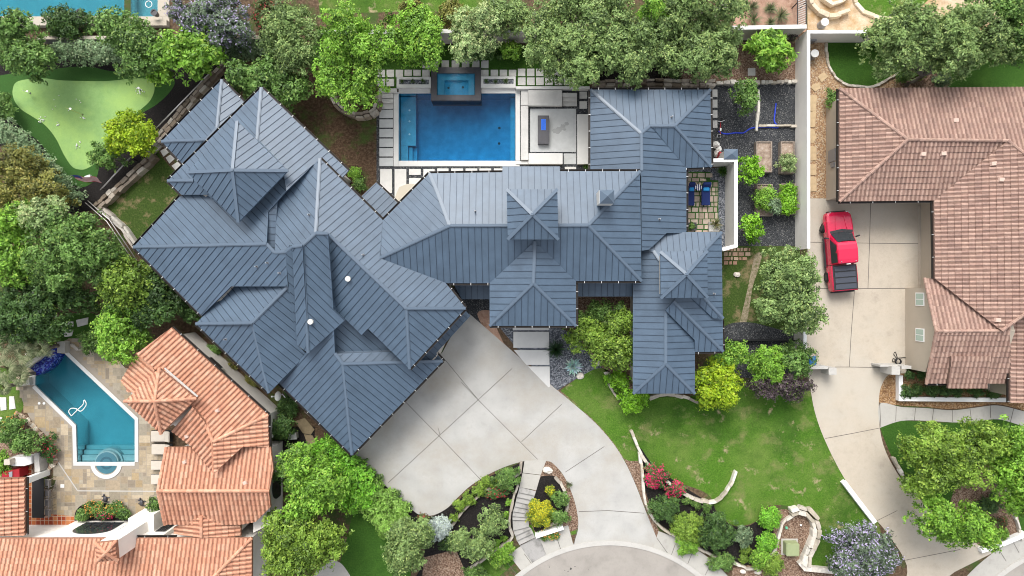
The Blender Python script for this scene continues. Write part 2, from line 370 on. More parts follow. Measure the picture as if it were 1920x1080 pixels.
M['grey_wood'] = mat('grey_wood', (0.26, 0.21, 0.17), 0.85, var=0.3, vscale=6)
M['rail'] = mat('galvanised_rail', (0.55, 0.53, 0.52), 0.4, 0.6)
M['bark_wood'] = mat('tree_bark', (0.17, 0.145, 0.12), 0.95, var=0.4, vscale=6, bump=0.8, bscale=20)
M['pale_bark'] = mat('pale_bark', (0.36, 0.34, 0.30), 0.95, var=0.35, vscale=6, bump=0.8, bscale=20)
M['leaf'] = attr_mat('leaf', 0.5, 0.22, 0.35)
M['tile'] = attr_mat('clay_tile', 0.75, 0, 0.25, var=0.22, vscale=7)
M['stone_tint'] = attr_mat('stone_tint', 0.85, 0, 0.2, var=0.18, vscale=5)
M['red_paint'] = mat('red_car_paint', (0.58, 0.004, 0.052), 0.25, 0.1, spec=0.7)
M['red_paint'].node_tree.nodes['Principled BSDF'].inputs['Coat Weight'].default_value = 0.6
M['rubber'] = mat('rubber', (0.012, 0.012, 0.012), 0.8)
M['trim'] = mat('black_trim', (0.02, 0.02, 0.022), 0.55)
M['tonneau'] = mat('folding_cover', (0.045, 0.052, 0.070), 0.55)
M['navy'] = mat('navy_fabric', (0.006, 0.022, 0.12), 0.85)
M['sky_blue'] = mat('light_blue_fabric', (0.02, 0.28, 0.62), 0.8)
M['blue_hose'] = mat('blue_hose', (0.012, 0.045, 0.50), 0.5)
M['blue_glass'] = mat('blue_fire_glass', (0.01, 0.16, 0.75), 0.45)
M['blue_tile'] = gravel_mat('blue_mosaic', [(0.015, 0.02, 0.20), (0.03, 0.05, 0.32), (0.012, 0.012, 0.12), (0.10, 0.16, 0.40)], 0.09, rough=0.2, metric='CHEBYCHEV')
M['cushion'] = mat('cream_cushion', (0.52, 0.47, 0.40), 0.9, var=0.05)
M['grey_fabric'] = mat('grey_sling', (0.17, 0.16, 0.16), 0.8)
M['chrome'] = mat('steel', (0.6, 0.6, 0.6), 0.25, 0.9)
M['aluminium'] = mat('cast_aluminium', (0.42, 0.39, 0.36), 0.5, 0.4)
M['bin_blue'] = mat('blue_plastic', (0.01, 0.13, 0.38), 0.5)
M['util_green'] = mat('utility_green', (0.27, 0.31, 0.16), 0.6, var=0.05)
M['red_metal'] = mat('red_cabinet', (0.35, 0.012, 0.02), 0.4)
M['cream_box'] = mat('cream_box', (0.5, 0.45, 0.36), 0.7)
M['terracotta_floor'] = gravel_mat('terracotta_floor', [(0.33, 0.075, 0.025), (0.42, 0.12, 0.04), (0.27, 0.05, 0.02), (0.46, 0.18, 0.07)], 0.32, metric='CHEBYCHEV', jitter=0.0, gap=((0.5, 0.4, 0.3), 0.06), bump=0.1)
M['white_hose'] = mat('white_hose', (0.75, 0.75, 0.72), 0.5)
M['yellow_pole'] = mat('yellow_pole', (0.6, 0.55, 0.15), 0.5)

# ------------------------------------------------------------ setting: ground, lawns, drives
POOL = [(747, 175), (967, 175), (967, 302), (747, 302)]
LP = [(122, 663), (253, 787), (253, 866), (145, 866), (143, 797), (66, 722), (66, 706), (84, 690), (100, 664)]
TP = [(0-60, -60), (233, -60), (233, 31), (-60, 31)]
TP2 = [(245, -60), (296, -60), (296, 31), (245, 31)]
HOLES = [W2(POOL), W2(LP), W2(TP), W2(TP2)]
mb = MB(); B = 400
mb.sheet([(-B, -B), (B, -B), (B, B), (-B, B)], 0, HOLES)
struct('ground', mb, M['soil'], fixn=False)
rg = region
# north-west garden
rg('mulch_bed', [(-40, 105, 1), (110, 105, 1), (300, 108, 1), (440, 108, 1), (447, 118, 1), (300, 268, 1), (190, 392, 1), (130, 400, 1), (-40, 235, 1)], M['black_mulch'], 1)
rg('turf_fringe', [(-20, 152), (20, 138), (60, 133), (95, 131), (120, 127), (165, 125), (205, 133), (240, 136), (285, 138), (325, 148), (322, 168), (295, 195), (262, 215), (225, 245), (200, 285), (187, 310), (180, 335), (160, 350), (140, 348), (118, 333), (100, 305), (75, 268), (40, 240), (15, 214), (-15, 200)], M['turf_fringe'], 2)
rg('putting_green', [(24, 168), (35, 152), (80, 147), (120, 151), (200, 152), (250, 147), (282, 150), (290, 166), (282, 188), (262, 207), (235, 228), (205, 268), (185, 300), (165, 315), (150, 318), (135, 312), (120, 290), (105, 260), (85, 235), (60, 218), (40, 205), (27, 188)], M['putting'], 3)
rg('lawn', [(296, 285, 1), (345, 345, 1), (262, 455, 1), (202, 388, 1)], M['side_lawn'], 2)
rg('dirt_yard', [(500, 150, 1), (600, 120, 1), (712, 130, 1), (712, 372, 1), (690, 360, 1), (600, 300, 1)], M['patchy_dirt'], 2)
# north strip
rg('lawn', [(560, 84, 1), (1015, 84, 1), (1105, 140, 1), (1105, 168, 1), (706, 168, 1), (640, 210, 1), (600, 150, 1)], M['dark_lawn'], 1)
rg('mulch_bed', [(1105, 78, 1), (1230, 78, 1), (1250, 160, 1), (1120, 158, 1)], M['black_mulch'], 2)
rg('mulch_bed', [(1215, 80, 1), (1493, 78, 1), (1493, 156, 1), (1260, 160, 1)], M['brown_mulch'], 3)
rg('lawn', [(590, -60, 1), (935, -60, 1), (935, 20, 1), (600, 25, 1)], M['lawn'], 1)
rg('red_dirt', [(1375, -60, 1), (1512, -60, 1), (1512, 60, 1), (1375, 60, 1)], M['red_dirt'], 1)
rg('granite_court', [(1514, -60, 1), (2000, -60, 1), (2000, 60, 1), (1514, 62, 1)], M['decomposed'], 1)
rg('lawn', [(1600, -50), (1610, 8), (1640, 30), (1690, 32), (1740, 0), (1760, -50)], M['lawn'], 2)
# north-east garden
rg('river_rock_bed', [(1517, 70, 1), (1760, 70, 1), (1760, 168, 1), (1573, 168, 1), (1573, 372, 1), (1517, 372, 1)], M['river_rock'], 1)
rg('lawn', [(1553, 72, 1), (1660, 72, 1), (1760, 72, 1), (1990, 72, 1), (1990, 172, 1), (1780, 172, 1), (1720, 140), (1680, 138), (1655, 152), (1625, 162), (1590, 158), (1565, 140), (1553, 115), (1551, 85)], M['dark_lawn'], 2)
rg('brown_mulch_ring', [(1685, 142), (1720, 128), (1770, 140), (1772, 165), (1700, 168)], M['brown_mulch'], 3)
# east service yard
rg('gravel_yard', [(1336, 156, 1), (1494, 154, 1), (1494, 461, 1), (1358, 461, 1), (1358, 313, 1), (1336, 313, 1)], M['dark_gravel'], 2)
rg('gravel_strip', [(1285, 315, 1), (1362, 315, 1), (1362, 440, 1), (1362, 470, 1), (1350, 470, 1), (1350, 440, 1), (1285, 440, 1)], M['grey_gravel'], 3)
rg('turf_joints', [(1287, 322, 1), (1332, 322, 1), (1332, 338, 1), (1347, 338, 1), (1347, 440, 1), (1287, 440, 1)], M['turf_fringe'], 4)
rg('lawn', [(1350, 463, 1), (1500, 463, 1), (1500, 640, 1), (1350, 640, 1)], M['side_lawn'], 1)
rg('dirt_path', [(1416, 478), (1428, 476), (1422, 505), (1412, 535), (1406, 570), (1398, 612), (1386, 612), (1394, 575), (1402, 540), (1408, 510)], M['sand'], 2)
rg('gravel_bed', [(1352, 620), (1400, 604), (1470, 620), (1512, 628), (1512, 700), (1352, 700)], M['dark_gravel'], 3)
# front garden
rg('lawn', [(1044, 738, 1), (1085, 708), (1130, 690), (1165, 720), (1200, 742), (1260, 745), (1300, 742), (1400, 720), (1500, 712), (1520, 735, 1), (1527, 770), (1545, 822), (1580, 892), (1622, 952), (1650, 990), (1655, 1100, 1), (1532, 1100, 1), (1520, 1060), (1500, 1040), (1500, 960), (1440, 948), (1420, 975), (1395, 985), (1370, 983), (1345, 960), (1325, 925), (1260, 900), (1200, 866, 1), (1165, 862), (1110, 800), (1075, 765)], M['lawn'], 3)
rg('mulch_strip', [(1040, 730, 1), (1050, 732, 1), (1085, 762), (1118, 800), (1140, 830), (1165, 855), (1180, 864), (1198, 864), (1206, 868), (1214, 930), (1224, 965), (1240, 1010), (1228, 1005, 1), (1213, 962), (1195, 915), (1175, 870), (1150, 830), (1115, 790), (1072, 752)], M['brown_mulch'], 4)
rg('mulch_bed', [(1200, 840), (1225, 872), (1270, 905), (1310, 930), (1335, 945), (1345, 962), (1372, 985), (1405, 985), (1440, 965), (1460, 985), (1450, 1030), (1420, 1055), (1380, 1058), (1330, 1040), (1270, 1008), (1232, 975), (1213, 930), (1202, 880)], M['black_mulch'], 5)
rg('mulch_court', [(1455, 960), (1490, 958), (1522, 968), (1520, 1010), (1505, 1045), (1530, 1070), (1580, 1072), (1640, 1100, 1), (1380, 1100, 1), (1375, 1065), (1430, 1055), (1448, 1020)], M['brown_mulch'], 6)
rg('gravel_court', [(912, 605, 1), (1028, 605, 1), (1100, 640), (1150, 680), (1130, 692), (1085, 708), (1044, 733, 1), (1028, 724, 1), (1000, 690, 1), (935, 612, 1)], M['grey_gravel'], 2)
rg('gravel_court', [(850, 540, 1), (925, 540, 1), (925, 625, 1), (905, 625, 1), (875, 590, 1)], M['dark_gravel'], 2)
rg('red_dirt', [(895, 588), (920, 583), (930, 612), (945, 645, 1), (915, 625)], M['red_dirt'], 3)
rg('mulch_bed', [(1078, 540, 1), (1190, 540, 1), (1190, 735, 1), (1160, 720), (1130, 690), (1090, 640)], M['brown_mulch'], 3)
rg('lawn', [(625, 1100, 1), (650, 1010), (665, 960), (700, 935), (760, 990), (770, 1050), (770, 1100, 1)], M['dark_lawn'], 1)
rg('path', [(590, 1090), (600, 1062), (622, 1050), (645, 1062), (660, 1100)], M['walk_concrete'], 2)
rg('mulch_bed', [(655, 850, 1), (668, 850, 1), (780, 962, 1), (805, 970), (850, 945), (885, 915), (925, 890), (984, 864, 1), (1000, 905, 1), (960, 1000), (955, 1030), (930, 1060), (880, 1100, 1), (770, 1100, 1), (790, 1010), (640, 870, 1)], M['black_mulch'], 2)
rg('mulch_bed', [(795, 1045, 1), (855, 1030, 1), (880, 1090, 1), (790, 1100, 1)], M['brown_mulch'], 3)
rg('lawn', [(860, 1100, 1), (905, 1050), (955, 1025), (985, 1040, 1), (930, 1085, 1), (925, 1100, 1)], M['lawn'], 3)
rg('lawn', [(984, 984, 1), (1085, 984, 1), (1084, 1000, 1), (1014, 1018, 1)], M['lawn'], 3)
rg('mulch_island', [(1022, 864, 1), (1036, 868), (1055, 890), (1072, 925), (1082, 960), (1084, 992, 1), (1055, 1002, 1), (1005, 1002, 1), (990, 960), (1002, 905)], M['brown_mulch'], 4)
rg('mulch_bed', [(1014, 893, 1), (1040, 893), (1056, 915), (1060, 950), (1052, 975), (1005, 998), (1000, 950), (1006, 915)], M['black_mulch'], 5)
# south-west: flagstone terrace
rg('lawn', [(-40, 690, 1), (38, 690, 1), (42, 730), (46, 760), (20, 790), (-40, 800, 1)], M['lawn'], 2)
rg('planting_bed', [(-40, 800), (0, 790), (40, 775), (65, 795), (100, 840), (104, 865), (90, 880), (60, 890), (-40, 890)], M['brown_mulch'], 3)
rg('lawn', [(90, 620), (130, 590), (180, 590), (185, 620), (150, 640), (120, 650)], M['dark_lawn'], 1)
rg('service_bed', [(320, 600, 1), (385, 610, 1), (520, 745, 1), (560, 790, 1), (620, 850, 1), (560, 860, 1), (500, 790, 1)], M['patchy_dirt'], 2)
rg('mulch_bed', [(520, 800, 1), (590, 800, 1), (590, 900, 1), (520, 900, 1)], M['black_mulch'], 3)
# east neighbour beds
rg('bark_bed', [(1648, 740), (1656, 715), (1670, 700, 1), (1700, 700, 1), (1760, 690, 1), (1960, 700, 1), (1960, 780, 1), (1915, 768), (1870, 758), (1830, 762), (1785, 767), (1735, 763), (1690, 760), (1650, 755)], M['bark'], 2)
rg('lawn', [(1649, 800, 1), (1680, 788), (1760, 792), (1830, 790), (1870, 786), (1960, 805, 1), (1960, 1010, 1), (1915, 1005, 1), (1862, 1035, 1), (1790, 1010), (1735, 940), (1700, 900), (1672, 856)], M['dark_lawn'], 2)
rg('bark_bed', [(1855, 870), (1880, 890), (1895, 930), (1912, 995), (1868, 1025), (1800, 1012), (1780, 960), (1800, 900)], M['brown_mulch'], 3)

# drives and streets
rg('driveway', [(868, 590, 1), (880, 588, 1), (1044, 731, 1), (1072, 754), (1115, 792), (1150, 832), (1175, 872), (1195, 917), (1213, 964), (1231, 1008, 1), (1260, 1045, 1), (1142, 1030, 1), (1060, 1045, 1), (1076, 1018, 1), (1084, 990), (1082, 960), (1073, 927), (1057, 892), (1036, 868), (1022, 864, 1), (984, 864, 1), (950, 874), (915, 890), (882, 911), (858, 933), (838, 953), (812, 966), (788, 965), (778, 960, 1), (700, 890, 1), (664, 855, 1), (655, 845, 1), (830, 660, 1)], M['concrete'], 5)
rg('driveway', [(1517, 372, 1), (1752, 374, 1), (1752, 540, 1), (1700, 540, 1), (1700, 700, 1), (1668, 702), (1655, 718), (1648, 745), (1649, 800), (1662, 850), (1695, 905), (1740, 950), (1800, 1000), (1862, 1036, 1), (1790, 1072, 1), (1740, 1110, 1), (1690, 1110, 1), (1700, 1060), (1660, 995), (1622, 953), (1580, 892), (1545, 822), (1527, 770), (1518, 720), (1512, 690, 1), (1510, 600, 1)], M['tan_concrete'], 5)
rg('path', [(1649, 757), (1690, 763), (1735, 765), (1785, 769), (1830, 764), (1870, 760), (1915, 770), (1965, 785, 1), (1965, 812, 1), (1915, 798), (1870, 786), (1825, 791), (1790, 792), (1740, 789), (1690, 789), (1650, 802, 1)], M['walk_concrete'], 6)
C1 = (1142, 1281)
def arc(c, r, a0, a1, n=40): return circle(c[0], c[1], r, n, a0, a1)
def band(name, c, r0, r1, a0, a1, m, lev, h=0):
    return region(name, arc(c, r1, a0, a1) + arc(c, r0, a1, a0), m, lev, False, h=h)
rg('street', circle(C1[0], C1[1], 259, 80), M['street'], 7, False)
band('sidewalk', C1, 268, 306, -128, -104.5, M['walk_concrete'], 6)
band('sidewalk', C1, 268, 300, -72, -40, M['walk_concrete'], 6)
C2 = (2060, 1310)
rg('street', circle(C2[0], C2[1], 292, 80), M['street'], 7, False)
band('sidewalk', C2, 300, 338, -160, -95, M['walk_concrete'], 6)
for c, r, a0, a1 in ((C1, 259, -150, -30), (C2, 292, -170, -90)):
    mb = MB(); o_ = W2(arc(c, r + 9, a0, a1, 60)); i_ = W2(arc(c, r, a0, a1, 60))
    for k in range(59):
        q = [i_[k], i_[k + 1], o_[k + 1], o_[k]]
        mb.add([(x, y, -0.02) for x, y in q] + [(x, y, 0.07) for x, y in q], [(4, 5, 6, 7), (0, 1, 5, 4), (2, 3, 7, 6)])
    struct('curb', mb, M['curb'])
def lines(name, segs, wid=0.035, z=0.032, m='joint'):
    mb = MB()
    for s_ in segs:
        pts = [P(x, y, 0) for x, y in s_]
        for a, b in zip(pts, pts[1:]):
            d = (b - a).normalized(); n_ = Vector((-d.y, d.x, 0)) * wid / 2
            mb.add([(v.x, v.y, z) for v in (a - n_, b - n_, b + n_, a + n_)], [(0, 1, 2, 3)])
    return struct(name, mb, M[m], fixn=False)
lines('driveway_joint', [[(822, 818 - 15), (825, 816)], [(761, 754), (824, 818), (905, 903)], [(728, 905), (897, 749), (960, 691)],
    [(865, 717), (897, 750), (1008, 861)], [(835, 675), (897, 750)], [(978, 828), (1053, 758)], [(1060, 885), (1133, 837)],
    [(1085, 959), (1140, 957), (1208, 962)], [(1075, 1026), (1083, 985)], [(1231, 1008), (1256, 1043)]])
lines('driveway_joint', [[(1519, 454), (1632, 456), (1724, 457)], [(1632, 380), (1630, 457), (1627, 541)], [(1518, 541), (1627, 541), (1735, 540)], [(1602, 541), (1596, 620), (1592, 688)],
    [(1565, 688), (1592, 688), (1655, 689)], [(1547, 822), (1600, 812), (1651, 802)], [(1642, 977), (1682, 957)], [(1687, 1052), (1800, 1030)]])
lines('sidewalk_joint', [[(1649, 757), (1651, 800)], [(1680, 762), (1679, 789)], [(1716, 765), (1714, 789)], [(1750, 767), (1747, 790)], [(1785, 769), (1785, 791)], [(1818, 766), (1821, 788)], [(1856, 759), (1857, 784)], [(1900, 766), (1894, 791)],
    [(1045, 1011), (1052, 1032)], [(1014, 1018), (1025, 1045)], [(952, 1056), (968, 1076)], [(983, 1038), (997, 1057)],
    [(1266, 1020), (1258, 1042)], [(1297, 1038), (1288, 1060)], [(1330, 1062), (1322, 1078)], [(1872, 1030), (1886, 1052)], [(1899, 1016), (1910, 1036)]], z=0.036)
lines('curb_joint', [[(1084, 1026), (1200, 1026)]], z=0.001)

# flagstone terrace: irregular courses of square-cut stone, one sheet of stones over dark joints
rnd = random.Random(5)
TER = smooth([(95, 650, 1), (130, 635, 1), (175, 640), (235, 690), (300, 800), (300, 1000), (150, 985, 1), (48, 985, 1), (70, 985, 1), (105, 900), (104, 850), (85, 815), (60, 790), (42, 750), (34, 715), (40, 700, 1)])
mb = MB(); mb.sheet(W2(TER), 0.020, [HOLES[1]]); struct('terrace_mortar', mb, mat('terrace_mortar', (0.30, 0.26, 0.21), 0.9), fixn=False)
def inpoly(x, y, poly):
    c = False; n = len(poly)
    for i in range(n):
        x1, y1 = poly[i]; x2, y2 = poly[(i + 1) % n]
        if (y1 > y) != (y2 > y) and x < (x2 - x1) * (y - y1) / (y2 - y1) + x1: c = not c
    return c
SPAC = (200, 868)
mb = MB(); U = 7.0
pal = [(0.50, 0.42, 0.32), (0.44, 0.37, 0.29), (0.55, 0.47, 0.36), (0.40, 0.36, 0.30), (0.50, 0.40, 0.27), (0.48, 0.44, 0.38), (0.38, 0.33, 0.28), (0.58, 0.50, 0.40)]
used = set(); LPX = [(128, 655), (260, 784), (260, 873), (138, 873), (136, 800), (60, 726), (60, 700), (84, 680), (97, 655)]
for gy in range(0, 60):
    for gx in range(0, 46):
        if (gx, gy) in used: continue
        wx = rnd.choice([1, 2, 2, 3]); wy = rnd.choice([1, 1, 2, 2, 3])
        cells = [(gx + i, gy + j) for i in range(wx) for j in range(wy)]
        if any(c in used for c in cells): cells = [(gx, gy)]; wx = wy = 1
        used.update(cells)
        x0, y0 = 30 + gx * U, 620 + gy * U; x1, y1 = x0 + wx * U, y0 + wy * U
        cx, cy = (x0 + x1) / 2, (y0 + y1) / 2
        if not inpoly(cx, cy, TER): continue
        if any(inpoly(a, b, LPX) or (a - SPAC[0])**2 + (b - SPAC[1])**2 < 29**2 for a in (x0, x1, cx) for b in (y0, y1, cy)): 
            if wx * wy == 1: continue
            sub = [(x0 + i * U, y0 + j * U, x0 + (i + 1) * U, y0 + (j + 1) * U) for i in range(wx) for j in range(wy)]
            sub = [q for q in sub if not any(inpoly(a, b, LPX) or (a - SPAC[0])**2 + (b - SPAC[1])**2 < 29**2 for a in (q[0], q[2]) for b in (q[1], q[3]))]
        else: sub = [(x0, y0, x1, y1)]
        c = rnd.choice(pal); g_ = rnd.uniform(0.60, 0.78); c = (c[0] * g_, c[1] * g_ * .96, c[2] * g_ * .86)
        for q in sub:
            g = 0.35; pts = W2([(q[0] + g, q[3] - g), (q[2] - g, q[3] - g), (q[2] - g, q[1] + g), (q[0] + g, q[1] + g)])
            mb.add([(x, y, 0.026) for x, y in pts], [(0, 1, 2, 3)], 0, c)
struct('terrace', mb, M['stone_tint'], fixn=False)
rg('terracotta_floor', [(44, 890, 1), (60, 870, 1), (62, 960, 1), (140, 968, 1), (140, 1000, 1), (44, 1000, 1)], M['terracotta_floor'], 8)
rg('stepping_path', [(36, 860, 1), (52, 858, 1), (52, 895, 1), (36, 895, 1)], M['terracotta_floor'], 8)
lines('terrace_line', [[(106, 861), (146, 920), (298, 921)]], 0.08, 0.034, 'curb')

mb = MB(); rr_ = random.Random(77)
for x, y, r in ((1070, 1066, 3.2), (1065, 1071, 1.6), (1078, 1062, 1.4), (1059, 1069, 1.1), (1103, 1068, 1.0), (1030, 1063, 1.2)):
    mb.sheet(W2([(x + (a_ - x) * rr_.uniform(.6, 1.3), y + (c_ - y) * rr_.uniform(.6, 1.3)) for a_, c_ in circle(x, y, r * .7, 12)]), 0.0335)
struct('street_oil_spots', mb, mat('oil_stain', (0.06, 0.055, 0.05), 0.7), fixn=False)

# ------------------------------------------------------------ roof planes
class Plane:
    """a roof plane that rises from an eave line at height ze towards the side where `inside` lies"""
    def __init__(s, eave, ze, slope, inside):
        a, b = P(*eave[0], ze), P(*eave[1], ze); s.a = a; s.ze = ze; s.slope = slope
        d = (b - a); d.z = 0; d.normalize(); n = Vector((-d.y, d.x, 0))
        if (P(*inside, ze) - a).dot(n) < 0: n = -n; d = -d
        s.d, s.n = d, n
    def at(s, px, py):
        q = P(px, py, 0); nq = s.n.dot(q)
        z = (s.ze + s.slope * (nq - s.n.dot(s.a))) / (1 + s.slope * nq / HC)
        return P(px, py, z)
    def z(s, x, y): return s.ze + s.slope * (s.n.x * (x - s.a.x) + s.n.y * (y - s.a.y))
def cen(poly): return (sum(p[0] for p in poly) / len(poly), sum(p[1] for p in poly) / len(poly))

def clip_line(o, d, poly):
    """intervals of the line o+t*d inside a 2-D polygon"""
    ts = []; n = len(poly)
    for i in range(n):
        a, b = poly[i], poly[(i + 1) % n]
        ex, ey = b[0] - a[0], b[1] - a[1]; den = d[0] * ey - d[1] * ex
        if abs(den) < 1e-9: continue
        t = ((a[0] - o[0]) * ey - (a[1] - o[1]) * ex) / den
        u = ((a[0] - o[0]) * d[1] - (a[1] - o[1]) * d[0]) / den
        if 0 <= u < 1: ts.append(t)
    ts.sort(); return list(zip(ts[::2], ts[1::2]))

def metal_face(mb, poly, eave, ze, slope, thick=0.16, sp=0.435, inside=None, dz=0.0):
    pl = Plane(eave, ze + dz, slope, inside or cen(poly)); v3 = [pl.at(*p) for p in poly]; n = len(v3)
    vs = [tuple(v) for v in v3] + [(v.x, v.y, v.z - thick) for v in v3]
    tri = tessellate_polygon([[Vector((v.x, v.y, 0)) for v in v3]])
    fs = []
    for a, b, c in tri:
        A, B_, C_ = v3[a], v3[b], v3[c]
        up = (B_ - A).cross(C_ - A).z > 0
        fs.append((a, b, c) if up else (a, c, b)); fs.append((a + n, c + n, b + n) if up else (a + n, b + n, c + n))
    area = sum(v3[i].x * v3[(i+1) % n].y - v3[(i+1) % n].x * v3[i].y for i in range(n))
    for i in range(n):
        j = (i + 1) % n; fs.append((i, i + n, j + n, j) if area > 0 else (j, j + n, i + n, i))
    mb.add(vs, fs, 0)
    # standing seams run up the slope
    p2 = [(v.x, v.y) for v in v3]; us = [pl.d.x * x + pl.d.y * y for x, y in p2]
    vref = pl.n.x * pl.a.x + pl.n.y * pl.a.y
    u = math.floor(min(us) / sp) * sp + sp * 0.45
    while u < max(us):
        o = (pl.d.x * u + pl.n.x * vref, pl.d.y * u + pl.n.y * vref)
        for t0, t1 in clip_line(o, (pl.n.x, pl.n.y), p2):
            if t1 - t0 < 0.15: continue
            t0 += 0.03; t1 -= 0.05
            pts = []
            for t in (t0, t1):
                x, y = o[0] + pl.n.x * t, o[1] + pl.n.y * t; pts.append(Vector((x, y, pl.z(x, y))))
            mb.obox(pts[0], pts[1], 0.026, 0.032, mi=1)
        u += sp
    return pl

def cap_line(mb, pl, pts, wdt=0.21, h=0.05, mi=0):
    v = [pl.at(*p) + Vector((0, 0, 0.015)) for p in pts]
    for a, b in zip(v, v[1:]): 
        mb.obox(a, b, wdt, h * 0.5, mi=mi); mb.obox(a + Vector((0, 0, h * .5)), b + Vector((0, 0, h * .5)), wdt * .55, h * 0.6, mi=mi)

def gutter(mb, pts, z, out, sp=1.15):
    v = [P(x, y, z) for x, y in pts]
    for a, b in zip(v, v[1:]):
        d = (b - a).normalized(); n = Vector((-d.y, d.x, 0))
        if n.dot(P(*out, z) - a) < 0: n = -n
        L = (b - a).length
        for off, hh, ww in ((0.02, 0.02, 0.03), (0.13, 0.12, 0.02)):
            q = n * off + Vector((0, 0, -0.14)); mb.obox(a + q, b + q, ww, hh + 0.02)
        q = n * 0.07 + Vector((0, 0, -0.15)); mb.obox(a + q, b + q, 0.13, 0.02)
        k = sp * 0.5
        while k < L:
            c = a + d * k; mb.obox(c + n * -0.03 + Vector((0, 0, -0.015)), c + n * 0.15 + Vector((0, 0, -0.015)), 0.038, 0.015, mi=1); k += sp

def footprint(poly, z, inset):
    """wall outline: the eave outline moved inwards"""
    v = [P(x, y, z) for x, y in poly]; n = len(v)
    area = sum(v[i].x * v[(i+1) % n].y - v[(i+1) % n].x * v[i].y for i in range(n)); sgn = 1 if area > 0 else -1
    out = []
    for i in range(n):
        a, b, c = v[i - 1], v[i], v[(i + 1) % n]
        d1 = (b - a).normalized(); d2 = (c - b).normalized()
        n1 = Vector((-d1.y, d1.x)) * sgn; n2 = Vector((-d2.y, d2.x)) * sgn
        m = (n1 + n2); L = max(0.35, m.length_squared / 2)
        q = Vector((b.x, b.y)) + m / (L if L > 0.4 else 1) * inset
        out.append((q.x, q.y))
    return out

# ------------------------------------------------------------ the metal-roofed house
house = thing('metal_roof_house', 'large house with blue-grey standing seam metal roofs between the pool and the wide driveway', 'house', P(900, 480))
SL = 0.34
def wing(faces, caps=(), guts=(), ze=0, name='roof'):
    mb = MB(); pls = {}
    for k, (poly, eave, z, *rest) in faces.items():
        pls[k] = metal_face(mb, poly, eave, z, rest[0] if rest else SL, dz=rest[1] if len(rest) > 1 else 0)
    ro = mb.build(name, [M['roof'], M['seam']], house, fixn=False)
    if caps:
        for c in caps: cb = MB(); cap_line(cb, pls[c[0]], c[1:]); cb.build('ridge_cap', M['cap'], ro)
    if guts:
        for z, out, *pts in guts: gb = MB(); gutter(gb, pts, z, out); gb.build('gutter', [M['gutter'], M['clip']], ro)
    return ro, pls
def hwall(poly, ze, inset=0.5, name='wall', z1=None, m='house_wall'):
    mb = MB(); mb.prism(footprint(poly, ze, inset), 0, z1 or ze - 0.02); return mb.build(name, M[m], house)

wing({'nw': ([(303, 265), (416, 149), (407, 240), (388, 262)], [(303, 265), (416, 149)], 3.1),
      'ne': ([(416, 149), (462, 196), (462, 240), (420, 262), (407, 240)], [(416, 149), (462, 196)], 3.1),
      'sw': ([(303, 265), (343, 308), (385, 300), (420, 262), (407, 240), (388, 262)], [(303, 265), (343, 308)], 3.1)},
     [('nw', (416, 149), (407, 240), (388, 262), (303, 265))], [(3.1, (340, 190), (303, 265), (416, 149)), (3.1, (460, 160), (416, 149), (456, 190)), (3.1, (310, 300), (303, 265), (343, 308))])
hwall([(303, 265), (416, 149), (462, 196), (350, 310)], 3.1, 0.6)
r2, p2 = wing({'ne': ([(490, 164), (653, 320), (641, 334), (600, 297), (537, 358), (530, 313), (482, 263)], [(490, 164), (653, 320)], 4.6),
      'nw': ([(490, 164), (482, 263), (530, 313), (447, 400), (363, 338), (314, 339)], [(490, 164), (314, 339)], 4.6),
      'sw': ([(314, 339), (363, 338), (447, 400), (447, 417), (388, 365), (340, 365)], [(314, 339), (340, 365)], 4.6),
      'wnw': ([(340, 365), (388, 365), (447, 417), (530, 313), (537, 358), (503, 397), (500, 457), (250, 463)], [(340, 365), (250, 463)], 4.2, .25),
      'wsw': ([(250, 463), (500, 457), (515, 473), (535, 472), (540, 537), (433, 537), (378, 592)], [(250, 463), (378, 592)], 4.2, .25),
      'strip': ([(503, 397), (520, 373), (515, 473), (500, 457)], [(520, 373), (515, 473)], 5.4, 0.25)},
     [('nw', (490, 164), (482, 263), (530, 313)), ('nw', (314, 339), (363, 338)), ('wnw', (250, 463), (500, 457)), ('wsw', (500, 457), (515, 473), (535, 472))],
     [(4.6, (400, 200), (490, 164), (314, 339)), (4.6, (600, 200), (490, 164), (653, 320)), (4.6, (300, 360), (314, 339), (340, 365)), (4.2, (250, 400), (340, 365), (250, 463)), (4.2, (280, 560), (250, 463), (378, 592))])
hwall([(490, 164), (653, 320), (500, 470), (314, 339)], 4.6, 0.6)
hwall([(250, 463), (340, 365), (560, 470), (540, 540), (378, 592)], 4.2, 0.6)
r4, p4 = wing({'nw': ([(600, 297), (592, 436), (567, 460), (543, 460), (535, 472), (515, 473), (520, 373)], [(600, 297), (520, 373)], 5.0),
      'ne': ([(600, 297), (718, 413), (712, 484), (835, 530), (873, 578), (762, 578), (615, 438), (592, 436)], [(600, 297), (718, 413)], 5.0),
      'se': ([(762, 578), (873, 578), (768, 692)], [(873, 578), (768, 692)], 5.0),
      'sw': ([(615, 438), (762, 578), (768, 692), (690, 616), (678, 628), (647, 598), (625, 580)], [(768, 692), (690, 616)], 5.0)},
     [('nw', (600, 297), (592, 436), (615, 438)), ('ne', (615, 438), (762, 578), (873, 578)), ('se', (762, 578), (768, 692))],
     [(5.0, (900, 600), (873, 578), (768, 692)), (5.0, (640, 300), (600, 297), (718, 413)), (5.0, (880, 540), (835, 530), (873, 578))])
hwall([(600, 297), (718, 413), (860, 560), (768, 680), (660, 570), (520, 373)], 5.0, 0.9, m='roof')
